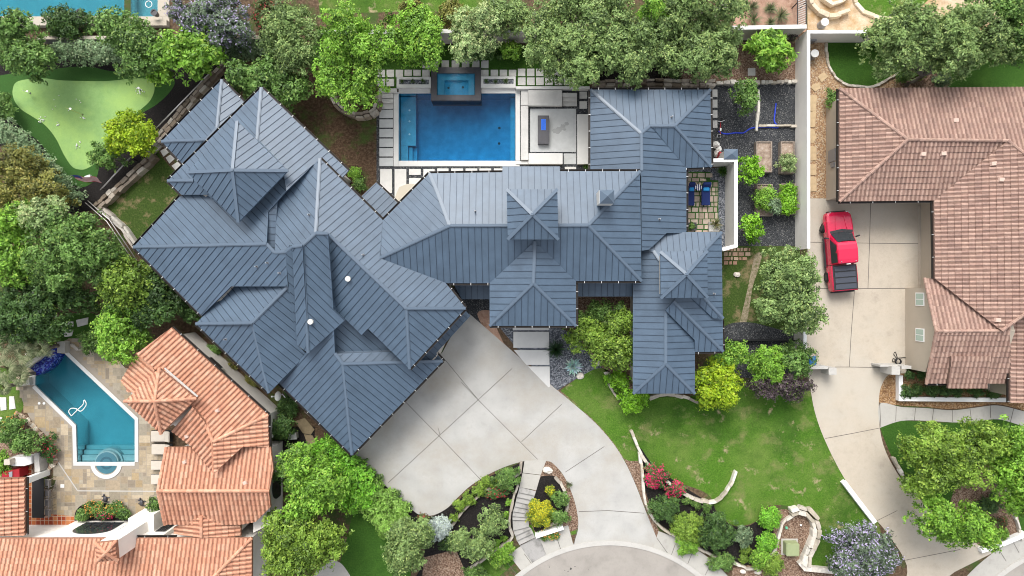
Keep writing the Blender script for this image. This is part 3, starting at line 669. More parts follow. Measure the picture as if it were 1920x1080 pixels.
rC, pC = wing({'w': ([(718, 413), (805, 325), (820, 360), (843, 423), (712, 484)], [(718, 413), (805, 325)], 5.0),
      'n': ([(805, 325), (942, 323), (942, 312), (1050, 312), (1050, 321), (1200, 321), (1103, 422), (843, 423), (820, 360)], [(805, 323), (1200, 321)], 5.0),
      's': ([(712, 484), (843, 423), (1103, 422), (1203, 527), (1080, 527), (1003, 452), (918, 531), (835, 531)], [(835, 531), (1203, 527)], 5.0),
      'e': ([(1103, 422), (1200, 321), (1203, 527)], [(1200, 321), (1203, 527)], 5.0),
      'gw': ([(1003, 452), (1000, 531), (918, 611), (918, 531)], [(918, 531), (918, 611)], 5.0),
      'ge': ([(1003, 452), (1080, 527), (1080, 611), (1000, 531)], [(1080, 527), (1080, 611)], 5.0),
      'gs': ([(918, 611), (1000, 531), (1080, 611)], [(918, 611), (1080, 611)], 5.0)},
     [('n', (805, 325), (820, 360), (843, 423), (1103, 422)), ('s', (712, 484), (843, 423)), ('e', (1200, 321), (1103, 422), (1203, 527)), ('gw', (1003, 452), (1000, 531), (918, 611)), ('ge', (1000, 531), (1080, 611))],
     [(5.0, (760, 350), (718, 413), (805, 325)), (5.0, (800, 300), (805, 325), (942, 323)), (5.0, (1100, 300), (1050, 321), (1200, 321)), (5.0, (1100, 560), (1080, 527), (1203, 527)), (5.0, (860, 560), (835, 531), (918, 531)),
      (5.0, (1000, 640), (918, 611), (1080, 611)), (5.0, (1100, 560), (1080, 531), (1080, 611))])
hwall([(718, 413), (805, 325), (1200, 321), (1203, 527), (835, 531), (712, 484)], 5.0, 0.7)
hwall([(918, 500), (918, 611), (1080, 611), (1080, 500)], 5.0, 0.9)
r5, p5 = wing({'nw': ([(367, 607), (433, 537), (540, 537), (473, 605)], [(367, 607), (433, 537)], 4.1, .42),
      'sw': ([(367, 607), (473, 605), (504, 737)], [(367, 607), (504, 737)], 4.1),
      'se': ([(473, 605), (540, 537), (545, 560), (557, 647), (575, 664), (504, 737)], [(504, 737), (575, 664)], 4.1)},
     [('nw', (367, 607), (473, 605), (540, 537)), ('sw', (473, 605), (504, 737))], [(4.1, (400, 700), (367, 607), (504, 737))])
hwall([(367, 607), (433, 537), (545, 500), (600, 640), (504, 737)], 4.1, 0.5)
r6, p6 = wing({'dark': ([(535, 473), (548, 464), (557, 647), (545, 560), (540, 537)], [(535, 665), (600, 600)], 4.6),
      'sw': ([(548, 464), (567, 460), (578, 662), (557, 647)], [(557, 647), (578, 662)], 5.3),
      'se': ([(567, 460), (592, 437), (615, 438), (625, 580), (647, 600), (578, 662)], [(578, 662), (647, 600)], 5.3)},
     [('se', (567, 460), (578, 662)), ('sw', (535, 473), (548, 462), (567, 460)), ('se', (567, 460), (592, 437), (615, 438))], [])
hwall([(548, 520), (615, 500), (640, 590), (578, 645), (557, 640)], 5.2, 0.3, m='roof')
r7, p7 = wing({'sw': ([(523, 718), (572, 664), (600, 600), (625, 600), (628, 662), (643, 682), (660, 853)], [(523, 718), (660, 853)], 3.3),
      'se': ([(643, 682), (830, 677), (660, 853)], [(660, 853), (830, 677)], 3.3),
      'mid': ([(625, 600), (700, 560), (733, 658), (628, 662)], [(640, 700), (733, 600)], 3.7, 0.2),
      'strip': ([(628, 663), (733, 659), (757, 680), (643, 682)], [(700, 600), (830, 730)], 3.6, 0.3),
      'low': ([(733, 658), (740, 600), (850, 560), (882, 592), (818, 662), (830, 677), (755, 680)], [(882, 592), (818, 662)], 3.0, 0.2)},
     [('sw', (628, 662), (643, 682), (660, 853)), ('se', (643, 682), (830, 677)), ('mid', (625, 600), (628, 662), (733, 659))],
     [(3.3, (560, 800), (523, 718), (660, 853)), (3.3, (760, 800), (660, 853), (830, 677)), (3.05, (840, 655), (818, 662), (832, 678))])
hwall([(523, 718), (600, 620), (850, 560), (870, 585), (830, 677), (660, 853)], 3.0, 0.5)
rE, pE = wing({'n': ([(1107, 168), (1332, 168), (1265, 236), (1218, 236), (1202, 250)], [(1107, 168), (1332, 168)], 3.7),
      'w': ([(1107, 168), (1202, 250), (1203, 330), (1107, 330)], [(1107, 168), (1107, 330)], 3.7),
      'eu': ([(1332, 168), (1265, 236), (1334, 313)], [(1332, 168), (1334, 313)], 3.7),
      's': ([(1222, 237), (1265, 236), (1334, 313), (1287, 315)], [(1334, 313), (1287, 315)], 3.7),
      'el': ([(1202, 250), (1218, 236), (1222, 237), (1287, 315), (1287, 437), (1250, 437), (1217, 468), (1203, 470)], [(1287, 315), (1287, 437)], 3.7)},
     [('n', (1107, 168), (1202, 250), (1218, 236), (1265, 236), (1332, 168)), ('eu', (1265, 236), (1334, 313)), ('w', (1202, 250), (1203, 320))],
     [(3.7, (1200, 140), (1107, 168), (1332, 168)), (3.7, (1090, 250), (1107, 168), (1107, 318)), (3.7, (1350, 250), (1332, 168), (1334, 313)), (3.7, (1310, 330), (1334, 313), (1287, 315)), (3.7, (1300, 380), (1287, 315), (1287, 433))])
hwall([(1107, 168), (1332, 168), (1334, 313), (1287, 315), (1287, 460), (1107, 460)], 3.7, 0.5)
rS, pS = wing({'n': ([(1248, 435), (1353, 435), (1286, 508), (1237, 488), (1225, 470), (1217, 468)], [(1248, 435), (1353, 435)], 3.8),
      'w': ([(1187, 520), (1203, 520), (1203, 462), (1217, 468), (1225, 470), (1237, 488), (1286, 508), (1286, 530), (1263, 565), (1248, 582), (1248, 682), (1187, 738)], [(1187, 520), (1187, 738)], 3.8),
      'e': ([(1353, 435), (1286, 508), (1286, 530), (1263, 565), (1356, 659)], [(1353, 435), (1356, 659)], 3.8),
      's2': ([(1263, 565), (1356, 659), (1303, 660), (1303, 638), (1248, 582)], [(1356, 659), (1303, 660)], 3.8),
      'e2': ([(1248, 582), (1303, 638), (1303, 738), (1248, 682)], [(1303, 638), (1303, 738)], 3.8),
      's': ([(1187, 738), (1248, 682), (1303, 738)], [(1187, 738), (1303, 738)], 3.8),
      'drop': ([(1297, 559), (1320, 558), (1356, 597), (1338, 597)], [(1356, 597), (1338, 597)], 4.25, 0.3)},
     [('n', (1217, 468), (1225, 470), (1237, 488)), ('n', (1353, 435), (1286, 508)), ('w', (1263, 565), (1248, 582), (1248, 682), (1187, 738)), ('e', (1263, 565), (1356, 659)), ('e2', (1248, 682), (1303, 738)), ('drop', (1320, 558), (1356, 597))],
     [(3.8, (1380, 550), (1354, 600), (1356, 659)), (3.8, (1330, 700), (1356, 659), (1303, 660))])
hwall([(1187, 470), (1353, 435), (1356, 659), (1303, 660), (1303, 738), (1187, 738)], 3.8, 0.45)
wing({'p': ([(705, 342), (747, 382), (718, 413), (678, 368)], [(705, 342), (747, 382)], 3.2, 0.2)}, [], [(3.2, (740, 350), (705, 342), (747, 382))], name='porch_roof')
hwall([(700, 346), (740, 382), (718, 408), (680, 368)], 3.2, 0.25)
wing({'a': ([(835, 505), (922, 505), (922, 561), (866, 561)], [(922, 561), (866, 561)], 3.0, 0.15)}, name='porch_roof')
wing({'b': ([(1078, 500), (1186, 500), (1186, 556), (1078, 556)], [(1186, 556), (1078, 556)], 3.0, 0.15)}, name='porch_roof')
hwall([(1078, 500), (1186, 500), (1186, 552), (1078, 552)], 3.0, 0.25)
hwall([(1196, 430), (1250, 430), (1250, 560), (1196, 560)], 3.6, 0.2)

def cupola(c4, apex, ze, slope, z0):
    """small pyramid roof on its own short walls"""
    cc = cen(c4); mb = MB(); pls = []
    a3 = None
    for i in range(4):
        p, q = c4[i], c4[(i + 1) % 4]
        pl = Plane([p, q], ze, slope, apex); pls.append(pl)
        if a3 is None: a3 = pl.at(*apex)
    A = P(apex[0], apex[1], a3.z); V = [P(x, y, ze) for x, y in c4]
    for i in range(4):
        a, b = V[i], V[(i + 1) % 4]
        d = (b - a).normalized(); n = (b - a).cross(A - a); n = n if n.z > 0 else -n
        mb.add([a, b, A, a - Vector((0, 0, .15)), b - Vector((0, 0, .15))], [(0, 1, 2), (0, 3, 4, 1)], 0)
        L = (b - a).length; k = 0.24; m_ = (a + b) / 2; inw = Vector((A.x, A.y, 0)) - Vector((m_.x, m_.y, 0)); 
        t_ap = (Vector((A.x, A.y, ze)) - a).dot(d)
        foot = a + d * t_ap
        while k < L - 0.1:
            f = k / t_ap if k < t_ap else (L - k) / (L - t_ap)
            s0 = a + d * k; s1 = s0 + (A - foot) * f * 0.97
            if f > 0.08: mb.obox(s0, s1, 0.026, 0.032, mi=1)
            k += 0.435
    r_ = mb.build('cupola_roof', [M['roof'], M['seam']], house)
    cb = MB()
    for v in V: cb.obox(v + Vector((0, 0, .01)), A + Vector((0, 0, .02)), 0.2, 0.05)
    cb.box(A.x, A.y, A.z + .03, A.z + .12, .14, .14); cb.build('ridge_cap', M['cap'], r_)
    wb = MB(); ins = [(v.x + (A.x - v.x) * .16, v.y + (A.y - v.y) * .16) for v in V]
    wb.prism(ins, z0, ze - 0.02); wb.build('cupola_wall', M['house_wall'], house)
    return r_
cupola([(445, 227), (540, 320), (447, 417), (350, 323)], (436, 319), 6.5, 0.42, 4.0)
cupola([(950, 355), (1045, 355), (1047, 449), (952, 449)], (998, 402), 7.3, 0.42, 5.0)
cupola([(1238, 472), (1326, 470), (1327, 558), (1239, 559)], (1287, 514), 5.9, 0.42, 4.0)
# chimney with its little metal hat
mb = MB(); a, b = P(1124, 357, 6.9), P(1151, 382, 6.9); cx, cy = (a.x + b.x) / 2, (a.y + b.y) / 2
mb.box(cx - .03, cy + .0, 4.6, 6.97, b.x - a.x, a.y - b.y); ch = mb.build('chimney', M['stucco'], rC)
mb = MB(); mb.box(cx, cy, 6.975, 7.4, (b.x - a.x) * 1.02, (a.y - b.y) * 1.02, top=0.02); mb.build('chimney_hat', M['cap'], ch)
# round white vents, pipe vents
for x, y, pl, par, r in ((654, 523, p4['sw'], r4, .19), (584, 603, p6['se'], r6, .19)):
    v = pl.at(x, y); mb = MB(); mb.cyl(v.x, v.y, v.z - .1, v.z + .25, r * .8, n=20); mb.cyl(v.x, v.y, v.z + .25, v.z + .32, r, r * .9, n=20)
    mb.build('round_vent', M['vent_white'], par)
for x, y, pl, par in ((502, 493, p2['wsw'], r2), (482, 500, p2['wsw'], r2), (525, 512, p2['wsw'], r2), (580, 403, p4['nw'], r4), (681, 478, p4['ne'], r4), (891, 396, pC['n'], rC), (1259, 220, pE['n'], rE), (1236, 411, pE['el'], rE), (1338, 551, pS['e'], rS), (904, 635, None, None), (424, 636, p5['sw'], r5)):
    if pl is None: continue
    v = pl.at(x, y); mb = MB(); mb.cyl(v.x, v.y, v.z - .05, v.z + .38, .045, n=8); mb.cyl(v.x, v.y, v.z - .02, v.z + .05, .1, .06, n=10); mb.build('pipe_vent', M['pipe'], par)

# ------------------------------------------------------------ clay tile roofs
def tile_face(mb, poly, eave, ze, slope, tw=0.27, cl=0.38, pal=((0.46, 0.2, 0.12),), seed=1, amp=0.085, inside=None, flat=False):
    pl = Plane(eave, ze, slope, inside or cen(poly)); v3 = [pl.at(*p) for p in poly]
    rnd = np.random.RandomState(seed)
    nrm = Vector((-pl.n.x * slope, -pl.n.y * slope, 1)).normalized(); cs = 1 / math.sqrt(1 + slope * slope)
    up = Vector((pl.n.x * cs, pl.n.y * cs, slope * cs))
    O = pl.a; uv = [((v - O).dot(pl.d), (v - O).dot(up)) for v in v3]
    u0, u1 = min(a for a, b in uv), max(a for a, b in uv); w0, w1 = min(b for a, b in uv), max(b for a, b in uv)
    k0, k1 = int(math.floor(w0 / cl)), int(math.ceil(w1 / cl)); c0, c1 = int(math.floor(u0 / tw)), int(math.ceil(u1 / tw))
    prof = [(0, 0), (.12, .55), (.28, .92), (.42, 1.0), (.56, .92), (.70, .5), (.80, 0.08), (1.0, 0.0)] if not flat else [(0, 0.1), (.10, .8), (.25, 1), (.42, .95), (.55, .3), (.68, .05), (.9, .1), (1.0, .1)]
    bm = bmesh.new(); lay = bm.loops.layers.float_color.new('tint')
    for k in range(k0, k1):
        jit = rnd.uniform(-.01, .01)
        for c in range(c0, c1):
            # skip tiles well outside the polygon
            base = pal[rnd.randint(len(pal))]; g = rnd.uniform(0.91, 1.09); pan_shade = (base[0] * g * .60, base[1] * g * .56, base[2] * g * .55, 1); colr = (base[0] * g, base[1] * g, base[2] * g, 1)  # troughs tinted darker: shade between the barrels painted into the tile colour
            lo = []; hi = []; lift = 0.05 + rnd.uniform(-.008, .012)
            for pu, ph in prof:
                u = (c + pu) * tw
                a = O + pl.d * u + up * (k * cl + jit) + nrm * (ph * amp + lift)
                b_ = O + pl.d * u + up * ((k + 1) * cl + 0.03) + nrm * (ph * amp * 0.85)
                lo.append(bm.verts.new(a)); hi.append(bm.verts.new(b_))
            dn = [bm.verts.new(v.co - nrm * 0.06) for v in lo]
            for i in range(len(prof) - 1):
                for q in ((lo[i], lo[i + 1], hi[i + 1], hi[i]), (dn[i], dn[i + 1], lo[i + 1], lo[i])):
                    f = bm.faces.new(q)
                    for lp in f.loops: lp[lay] = pan_shade if (prof[i][1] + prof[i + 1][1] < .9) else colr
    n = len(v3)
    area = sum(v3[i].x * v3[(i+1) % n].y - v3[(i+1) % n].x * v3[i].y for i in range(n)); sg = 1 if area > 0 else -1
    convex = all(sg * ((v3[i].x - v3[i-1].x) * (v3[(i+1) % n].y - v3[i].y) - (v3[i].y - v3[i-1].y) * (v3[(i+1) % n].x - v3[i].x)) > -1e-4 for i in range(n))
    pieces = [v3] if convex else [[v3[i] for i in tr] for tr in tessellate_polygon([[Vector((v.x, v.y, 0)) for v in v3]])]
    for pc in pieces:
        bq = bm if len(pieces) == 1 else bm.copy(); m_ = len(pc); lay = bq.loops.layers.float_color['tint']
        ar = sum(pc[i].x * pc[(i+1) % m_].y - pc[(i+1) % m_].x * pc[i].y for i in range(m_))
        for i in range(m_):
            a, b = pc[i], pc[(i + 1) % m_]; d = (b - a)
            side = Vector((d.y, -d.x, 0)) if ar > 0 else Vector((-d.y, d.x, 0))
            bmesh.ops.bisect_plane(bq, geom=bq.verts[:] + bq.edges[:] + bq.faces[:], plane_co=a, plane_no=side.normalized(), clear_outer=True)
        bq.normal_update(); bq.verts.ensure_lookup_table(); bq.verts.index_update()
        o = len(mb.v); mb.v += [tuple(v.co) for v in bq.verts]
        for f in bq.faces:
            cc = tuple(f.loops[0][lay])[:3]; idx = [v.index + o for v in f.verts]
            if f.normal.z < -0.2: idx.reverse()
            mb.f.append(tuple(idx)); mb.m.append(0); mb.c.append(cc)
        if bq is not bm: bq.free()
    bm.free()
    # solid deck below the tiles
    vs = [tuple(v) for v in v3] + [(v.x, v.y, v.z - .14) for v in v3]; tri = tessellate_polygon([[Vector((v.x, v.y, 0)) for v in v3]])
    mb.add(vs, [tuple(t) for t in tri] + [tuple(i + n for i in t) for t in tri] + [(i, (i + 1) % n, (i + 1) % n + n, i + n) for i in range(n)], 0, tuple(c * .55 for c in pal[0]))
    return pl
def tile_caps(mb, pl, pts, pal, seed=1, rad=0.115, lift=0.05):
    rnd = random.Random(seed); v = [pl.at(*p) + Vector((0, 0, lift)) for p in pts]
    for a, b in zip(v, v[1:]):
        L = (b - a).length; n = max(1, round(L / 0.4)); d = (b - a) / n
        for i in range(n):
            c = rnd.choice(pal); g = rnd.uniform(.85, 1.15)
            mb.tube([a + d * i, a + d * (i + 1.08)], [rad * 1.12, rad * .92], 8, 0, tuple(x * g for x in c))

def tile_house(name, label, loc, faces, caps, walls, pal, wallmat, tw, cl, flat=False, gut=None, amp=0.085):
    h = thing(name, label, 'house', loc); pls = {}; mb = MB()
    for i, (k, (poly, eave, z, sl, *ins)) in enumerate(faces.items()):
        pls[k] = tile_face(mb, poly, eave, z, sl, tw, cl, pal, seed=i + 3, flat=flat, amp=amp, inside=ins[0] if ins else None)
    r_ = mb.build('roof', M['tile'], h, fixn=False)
    if caps:
        for i, c in enumerate(caps): cb = MB(); tile_caps(cb, pls[c[0]], c[1:], pal, i, lift=0.06); cb.build('ridge_tile', M['tile'], r_)
    if gut:
        for z, out, *pts in gut: gb = MB(); gutter(gb, pts, z, out, 1.6); gb.build('gutter', [M['gutter'], M['clip']], r_)
    for poly, ze, inset, *z0 in walls:
        wb = MB(); wb.prism(footprint(poly, ze, inset) if inset is not None else [tuple(P(*p, 0)[:2]) for p in poly], z0[0] if z0 else 0, ze - .03); wb.build('wall', wallmat, h)
    return h, pls, r_
PINK = ((0.355, 0.232, 0.185), (0.33, 0.212, 0.17), (0.38, 0.255, 0.205), (0.305, 0.20, 0.162), (0.365, 0.243, 0.192), (0.34, 0.225, 0.182))
CLAY = ((0.53, 0.265, 0.170), (0.51, 0.25, 0.158), (0.545, 0.29, 0.19), (0.49, 0.24, 0.155), (0.55, 0.31, 0.21), (0.53, 0.275, 0.18))
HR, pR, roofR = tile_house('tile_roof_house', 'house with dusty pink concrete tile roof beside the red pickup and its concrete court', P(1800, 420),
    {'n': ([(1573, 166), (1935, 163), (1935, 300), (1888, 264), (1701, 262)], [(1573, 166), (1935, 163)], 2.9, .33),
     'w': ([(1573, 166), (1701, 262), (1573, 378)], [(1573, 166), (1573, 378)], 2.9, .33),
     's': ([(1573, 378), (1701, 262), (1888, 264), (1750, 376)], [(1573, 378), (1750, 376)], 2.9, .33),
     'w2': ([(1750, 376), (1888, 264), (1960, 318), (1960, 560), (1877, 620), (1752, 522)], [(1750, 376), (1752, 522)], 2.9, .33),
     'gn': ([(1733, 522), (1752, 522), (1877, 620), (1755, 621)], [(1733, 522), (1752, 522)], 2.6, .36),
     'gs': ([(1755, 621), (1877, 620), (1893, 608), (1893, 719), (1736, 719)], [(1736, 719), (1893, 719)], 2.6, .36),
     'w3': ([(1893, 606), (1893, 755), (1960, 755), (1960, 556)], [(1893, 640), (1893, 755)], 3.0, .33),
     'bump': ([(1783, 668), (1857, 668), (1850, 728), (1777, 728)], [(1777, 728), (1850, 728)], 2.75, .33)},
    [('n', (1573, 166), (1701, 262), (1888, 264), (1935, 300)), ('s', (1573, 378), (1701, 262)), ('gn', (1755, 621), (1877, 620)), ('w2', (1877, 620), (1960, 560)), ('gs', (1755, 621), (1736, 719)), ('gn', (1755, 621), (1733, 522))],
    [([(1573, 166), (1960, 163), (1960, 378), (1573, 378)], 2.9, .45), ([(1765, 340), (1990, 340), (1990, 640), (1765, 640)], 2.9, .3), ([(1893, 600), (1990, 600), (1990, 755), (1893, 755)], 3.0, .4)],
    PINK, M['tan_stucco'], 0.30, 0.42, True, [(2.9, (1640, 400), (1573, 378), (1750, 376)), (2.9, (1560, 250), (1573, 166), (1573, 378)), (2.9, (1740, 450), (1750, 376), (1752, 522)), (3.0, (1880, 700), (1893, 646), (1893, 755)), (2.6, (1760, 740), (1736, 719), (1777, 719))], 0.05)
# gable wall facing the court: ground outline (1697,540)-(1692,692), peak under the ridge
g0, g1 = P(1697, 540), P(1692, 690); pk = P(1757, 621, 3.85); mb = MB()
x0 = g0.x; x1 = P(1770, 600).x; ze = 2.45
vs = [(x0, g0.y, 0), (x0, g1.y, 0), (x0, g1.y, ze), (x0, pk.y, 3.75), (x0, g0.y, ze)]; vs += [(x1 + 2.5, v[1], v[2]) for v in vs]
mb.add(vs, [(0, 1, 2, 3, 4), (9, 8, 7, 6, 5), (0, 5, 6, 1), (1, 6, 7, 2), (2, 7, 8, 3), (3, 8, 9, 4), (4, 9, 5, 0)])
mb.build('gable_wall', M['tan_stucco'], HR)
def wall_window(parent, x, y0, y1, z0, z1):
    """two-pane window in a wall that faces -X"""
    mb = MB(); mb.box(x - .02, (y0 + y1) / 2, z0, z1, .05, y1 - y0); f = mb.build('window', M['white_paint'], parent)
    mb = MB(); g = .07; m_ = (y0 + y1) / 2
    for a, b in ((y0 + g, m_ - g * .4), (m_ + g * .4, y1 - g)): mb.box(x - .05, (a + b) / 2, z0 + g, z1 - g, .012, b - a)
    mb.build('pane', M['mint_glass'], f)
for yy in (561, 628):
    c = P(1725, yy, 1.85); wall_window(HR, x0, c.y - .48, c.y + .48, 1.35, 2.35)
# garage door set back under the eave, and its step
mb = MB(); a, b = P(1735, 385), P(1735, 535); mb.box(P(1752, 0).x, (a.y + b.y) / 2, 0, 2.2, .06, a.y - b.y - .5); mb.build('garage_door', mat('garage_door_brown', (0.16, 0.13, 0.09), .6), HR)
mb = MB(); mb.box(P(1728, 0).x, (a.y + b.y) / 2, 0, .07, .55, a.y - b.y - .1); mb.build('door_sill', M['tan_concrete'], HR)
for yy in (385, 530): mb = MB(); q = P(1742, yy); mb.box(q.x, q.y, 0, 2.75, .95, .35); mb.build('wall', M['tan_stucco'], HR)
for x, y, pl in ((1730, 289, 's'), (1768, 288, 's'), (1791, 226, 'n'), (1877, 337, 'w2'), (1862, 307, 'w2'), (1870, 600, 'w2')):
    v = pR[pl].at(x, y); mb = MB(); mb.box(v.x, v.y, v.z - .05, v.z + .14, .42, .32, rot=random.Random(x).uniform(-.1, .1), top=.8); mb.build('roof_vent', mat('pink_vent', (0.55, 0.40, 0.33), .8) if 'pink_vent' not in bpy.data.materials else bpy.data.materials['pink_vent'], roofR)
mb = MB(); q = P(1850, 722); mb.prism(W2([(1845, 690), (1893, 690), (1893, 738), (1855, 733), (1845, 728)]), 0, .5); mb.build('stone_veneer', M['limestone'], HR)
mb = MB(); q = P(1562, 292, 1); mb.box(q.x, q.y, .5, 1.6, .25, .9); mb.box(q.x - .05, q.y - .7, .9, 1.4, .2, .35); mb.build('meter_box', M['pipe'], HR)

# the clay-tiled house (south-west), its octagonal tower roof and the lower wings
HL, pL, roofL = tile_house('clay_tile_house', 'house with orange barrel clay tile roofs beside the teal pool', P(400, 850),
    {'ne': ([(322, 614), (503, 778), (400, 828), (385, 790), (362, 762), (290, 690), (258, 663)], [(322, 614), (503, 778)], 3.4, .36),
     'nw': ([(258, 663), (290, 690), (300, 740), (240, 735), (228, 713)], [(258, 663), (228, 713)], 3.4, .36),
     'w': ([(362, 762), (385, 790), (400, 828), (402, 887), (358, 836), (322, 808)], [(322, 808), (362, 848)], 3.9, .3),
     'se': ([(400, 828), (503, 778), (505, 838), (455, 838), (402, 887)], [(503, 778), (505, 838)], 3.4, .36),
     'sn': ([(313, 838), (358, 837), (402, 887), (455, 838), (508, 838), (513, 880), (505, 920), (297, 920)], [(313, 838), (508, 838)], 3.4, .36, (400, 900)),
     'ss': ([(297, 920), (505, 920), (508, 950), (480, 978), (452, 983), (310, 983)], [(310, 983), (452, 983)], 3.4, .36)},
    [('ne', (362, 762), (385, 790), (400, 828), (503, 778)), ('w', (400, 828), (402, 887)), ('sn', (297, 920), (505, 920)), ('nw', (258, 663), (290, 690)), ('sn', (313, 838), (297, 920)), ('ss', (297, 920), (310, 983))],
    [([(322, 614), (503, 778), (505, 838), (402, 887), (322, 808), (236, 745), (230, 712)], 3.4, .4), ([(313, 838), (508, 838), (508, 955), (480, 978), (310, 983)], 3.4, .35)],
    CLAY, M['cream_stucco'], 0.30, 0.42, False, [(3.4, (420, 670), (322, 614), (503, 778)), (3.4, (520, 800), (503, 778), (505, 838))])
def tile_pyramid(parent, corners, apex, ze, zapex, seed, z0, inset=.12, wallm=None):
    """tower roof: one tiled plane per side, cap tiles on the hips"""
    mb = MB(); A = P(*apex, zapex); V = [P(x, y, ze) for x, y in corners]; n = len(V); cb = MB(); rr = random.Random(seed)
    for i in range(n):
        a, b = V[i], V[(i + 1) % n]; d = (b - a).normalized(); m_ = Vector((A.x, A.y, ze)); t = (m_ - a).dot(d); f = a + d * t
        sl = (zapex - ze) / max(.3, (m_ - f).length); c1, c2 = corners[i], corners[(i + 1) % n]
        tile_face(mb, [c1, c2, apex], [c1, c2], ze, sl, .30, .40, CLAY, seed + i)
        L = (A - a).length; k = max(1, round(L / .38)); s_ = (A - a) / k
        for j in range(k): 
            c = rr.choice(CLAY); cb.tube([a + s_ * j + Vector((0, 0, .08)), a + s_ * (j + 1.08) + Vector((0, 0, .08))], [.12, .1], 8, 0, c)
    t_ = mb.build('tower_roof', M['tile'], parent, fixn=False); cb.build('ridge_tile', M['tile'], t_)
    wb = MB(); wb.prism([(v.x + (A.x - v.x) * inset, v.y + (A.y - v.y) * inset) for v in V], z0, ze); wb.build('tower_wall', wallm or M['cream_stucco'], parent)
tile_pyramid(HL, [(235, 752), (300, 690), (369, 747), (303, 813)], (291, 752), 4.9, 6.0, 11, 3.0)
mb = MB(); cb = MB()
for q, ev in (([(378, 966), (327, 988), (327, 1000), (378, 1007)], [(327, 988), (327, 1000)]), ([(378, 966), (378, 1007), (452, 1005), (452, 985)], [(452, 1005), (452, 985)])):
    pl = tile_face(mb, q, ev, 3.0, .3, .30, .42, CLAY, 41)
d_ = mb.build('dormer_roof', M['tile'], HL, fixn=False); tile_caps(cb, pl, [(378, 966), (378, 1007)], CLAY, 3); cb.build('ridge_tile', M['tile'], d_)
wb = MB(); wb.prism(footprint([(327, 980), (452, 980), (452, 1003), (327, 1003)], 3.0, .15), 0, 3.0); wb.build('wall', M['cream_stucco'], HL)
mb = MB(); a, b = P(309, 690, 5.0), P(371, 743, 5.0); mb.obox(a, b, .10, .04); mb.build('flashing', M['curb'], HL)
# east arched window bay and north-east slit window
wb = MB(); wb.prism(W2([(500, 838), (530, 832), (530, 960), (500, 975)]), 0, 2.6); bay = wb.build('bay_wall', M['cream_stucco'], HL)
q = P(530, 900); mb = MB(); pts = [(q.x + .03, q.y + math.cos(a) * 0.95, 1.3 + math.sin(a) * 1.0) for a in [math.pi * i / 14 for i in range(15)]]
pts = [(q.x + .03, q.y + .95, .6)] + pts + [(q.x + .03, q.y - .95, .6)]; mb.add(pts + [(x + .05, y, z) for x, y, z in pts], [tuple(range(17)), tuple(range(33, 16, -1))] + [(i, (i + 1) % 17, (i + 1) % 17 + 17, i + 17) for i in range(17)])
mb.build('arched_window', M['glass'], bay)
v = P(401, 683, 2.4); mb = MB(); mb.box(v.x, v.y, 2.0, 2.7, 1.3, .25, rot=R(-42)); wn = mb.build('window', M['cream_stucco'], HL); mb = MB(); mb.box(v.x + .02, v.y + .02, 2.1, 2.72, 1.1, .28, rot=R(-42)); mb.build('pane', M['glass'], wn)
for x, y, k in ((408, 770, 'ne'), (351, 818, 'w'), (347, 866, 'sn'), (460, 905, 'sn')):
    v = pL[k].at(x, y); mb = MB(); mb.box(v.x, v.y, v.z - .05, v.z + .16, .36, .3, rot=.4, top=.6); mb.build('roof_vent', bpy.data.materials['pink_vent'], roofL)

HB, pB, roofB = tile_house('courtyard_house', 'white walled house at the bottom left with long clay tile roof and small square tower', P(250, 1050),
    {'n': ([(-60, 1009), (473, 1008), (400, 1082), (380, 1150), (-60, 1150)], [(-60, 1009), (473, 1008)], 3.6, .32),
     'e': ([(473, 1008), (473, 1150), (400, 1150), (400, 1082)], [(473, 1008), (473, 1150)], 3.6, .32),
     'wing': ([(48, 895), (48, 1003), (-60, 1007), (-60, 897)], [(48, 895), (48, 1003)], 3.0, .30)},
    [('n', (473, 1008), (400, 1082))],
    [([(-60, 1009), (473, 1008), (473, 1150), (-60, 1150)], 3.6, .35)],
    CLAY, M['cream_stucco'], 0.30, 0.42, False, [(3.0, (60, 950), (48, 895), (48, 1003)), (3.6, (300, 990), (250, 1008), (330, 1008))])
WPX = W2([(143, 976), (345, 976), (345, 1010), (143, 1010)]); wb = MB(); wb.prism(WPX, 0, 3.45); bw = wb.build('wall', M['cream_stucco'], HB)
tile_pyramid(HB, [(180, 1017), (219, 1013), (222, 1050), (182, 1053)], (200, 1036), 5.9, 6.5, 21, 0.0, .08)
# upper arched window in the white north wall, narrow doors beside it
yw = WPX[0][1] + .02
def nwall_window(x0p, x1p, z0, z1, arch, name='window'):
    xa, xb = P(x0p, 0).x, P(x1p, 0).x; mb = MB(); n = 14
    pts = [(xa, z0), (xb, z0)] + ([(xa + (xb - xa) * (0.5 + .5 * math.cos(math.pi * i / n)), z1 + arch * math.sin(math.pi * i / n)) for i in range(n + 1)] if arch else [(xb, z1), (xa, z1)])
    k = len(pts); mb.add([(x, yw - .01, z) for x, z in pts] + [(x, yw + .03, z) for x, z in pts], [tuple(range(k)), tuple(range(2 * k - 1, k - 1, -1))] + [(i, (i + 1) % k, (i + 1) % k + k, i + k) for i in range(k)])
    w_ = mb.build(name, M['glass'], HB); mb = MB()
    for i in range(1, 4): mb.box(xa + (xb - xa) * i / 4, yw + .035, z0, z1, .05, .03)
    for i in range(1, 3): mb.box((xa + xb) / 2, yw + .035, z0 + (z1 - z0) * i / 3, z0 + (z1 - z0) * i / 3 + .05, xb - xa, .03)
    mb.build('frame', M['black'], w_)
nwall_window(170, 240, .5, 1.9, .9); nwall_window(252, 275, .2, 2.1, 0, 'door'); nwall_window(322, 340, .2, 2.3, 0, 'door')
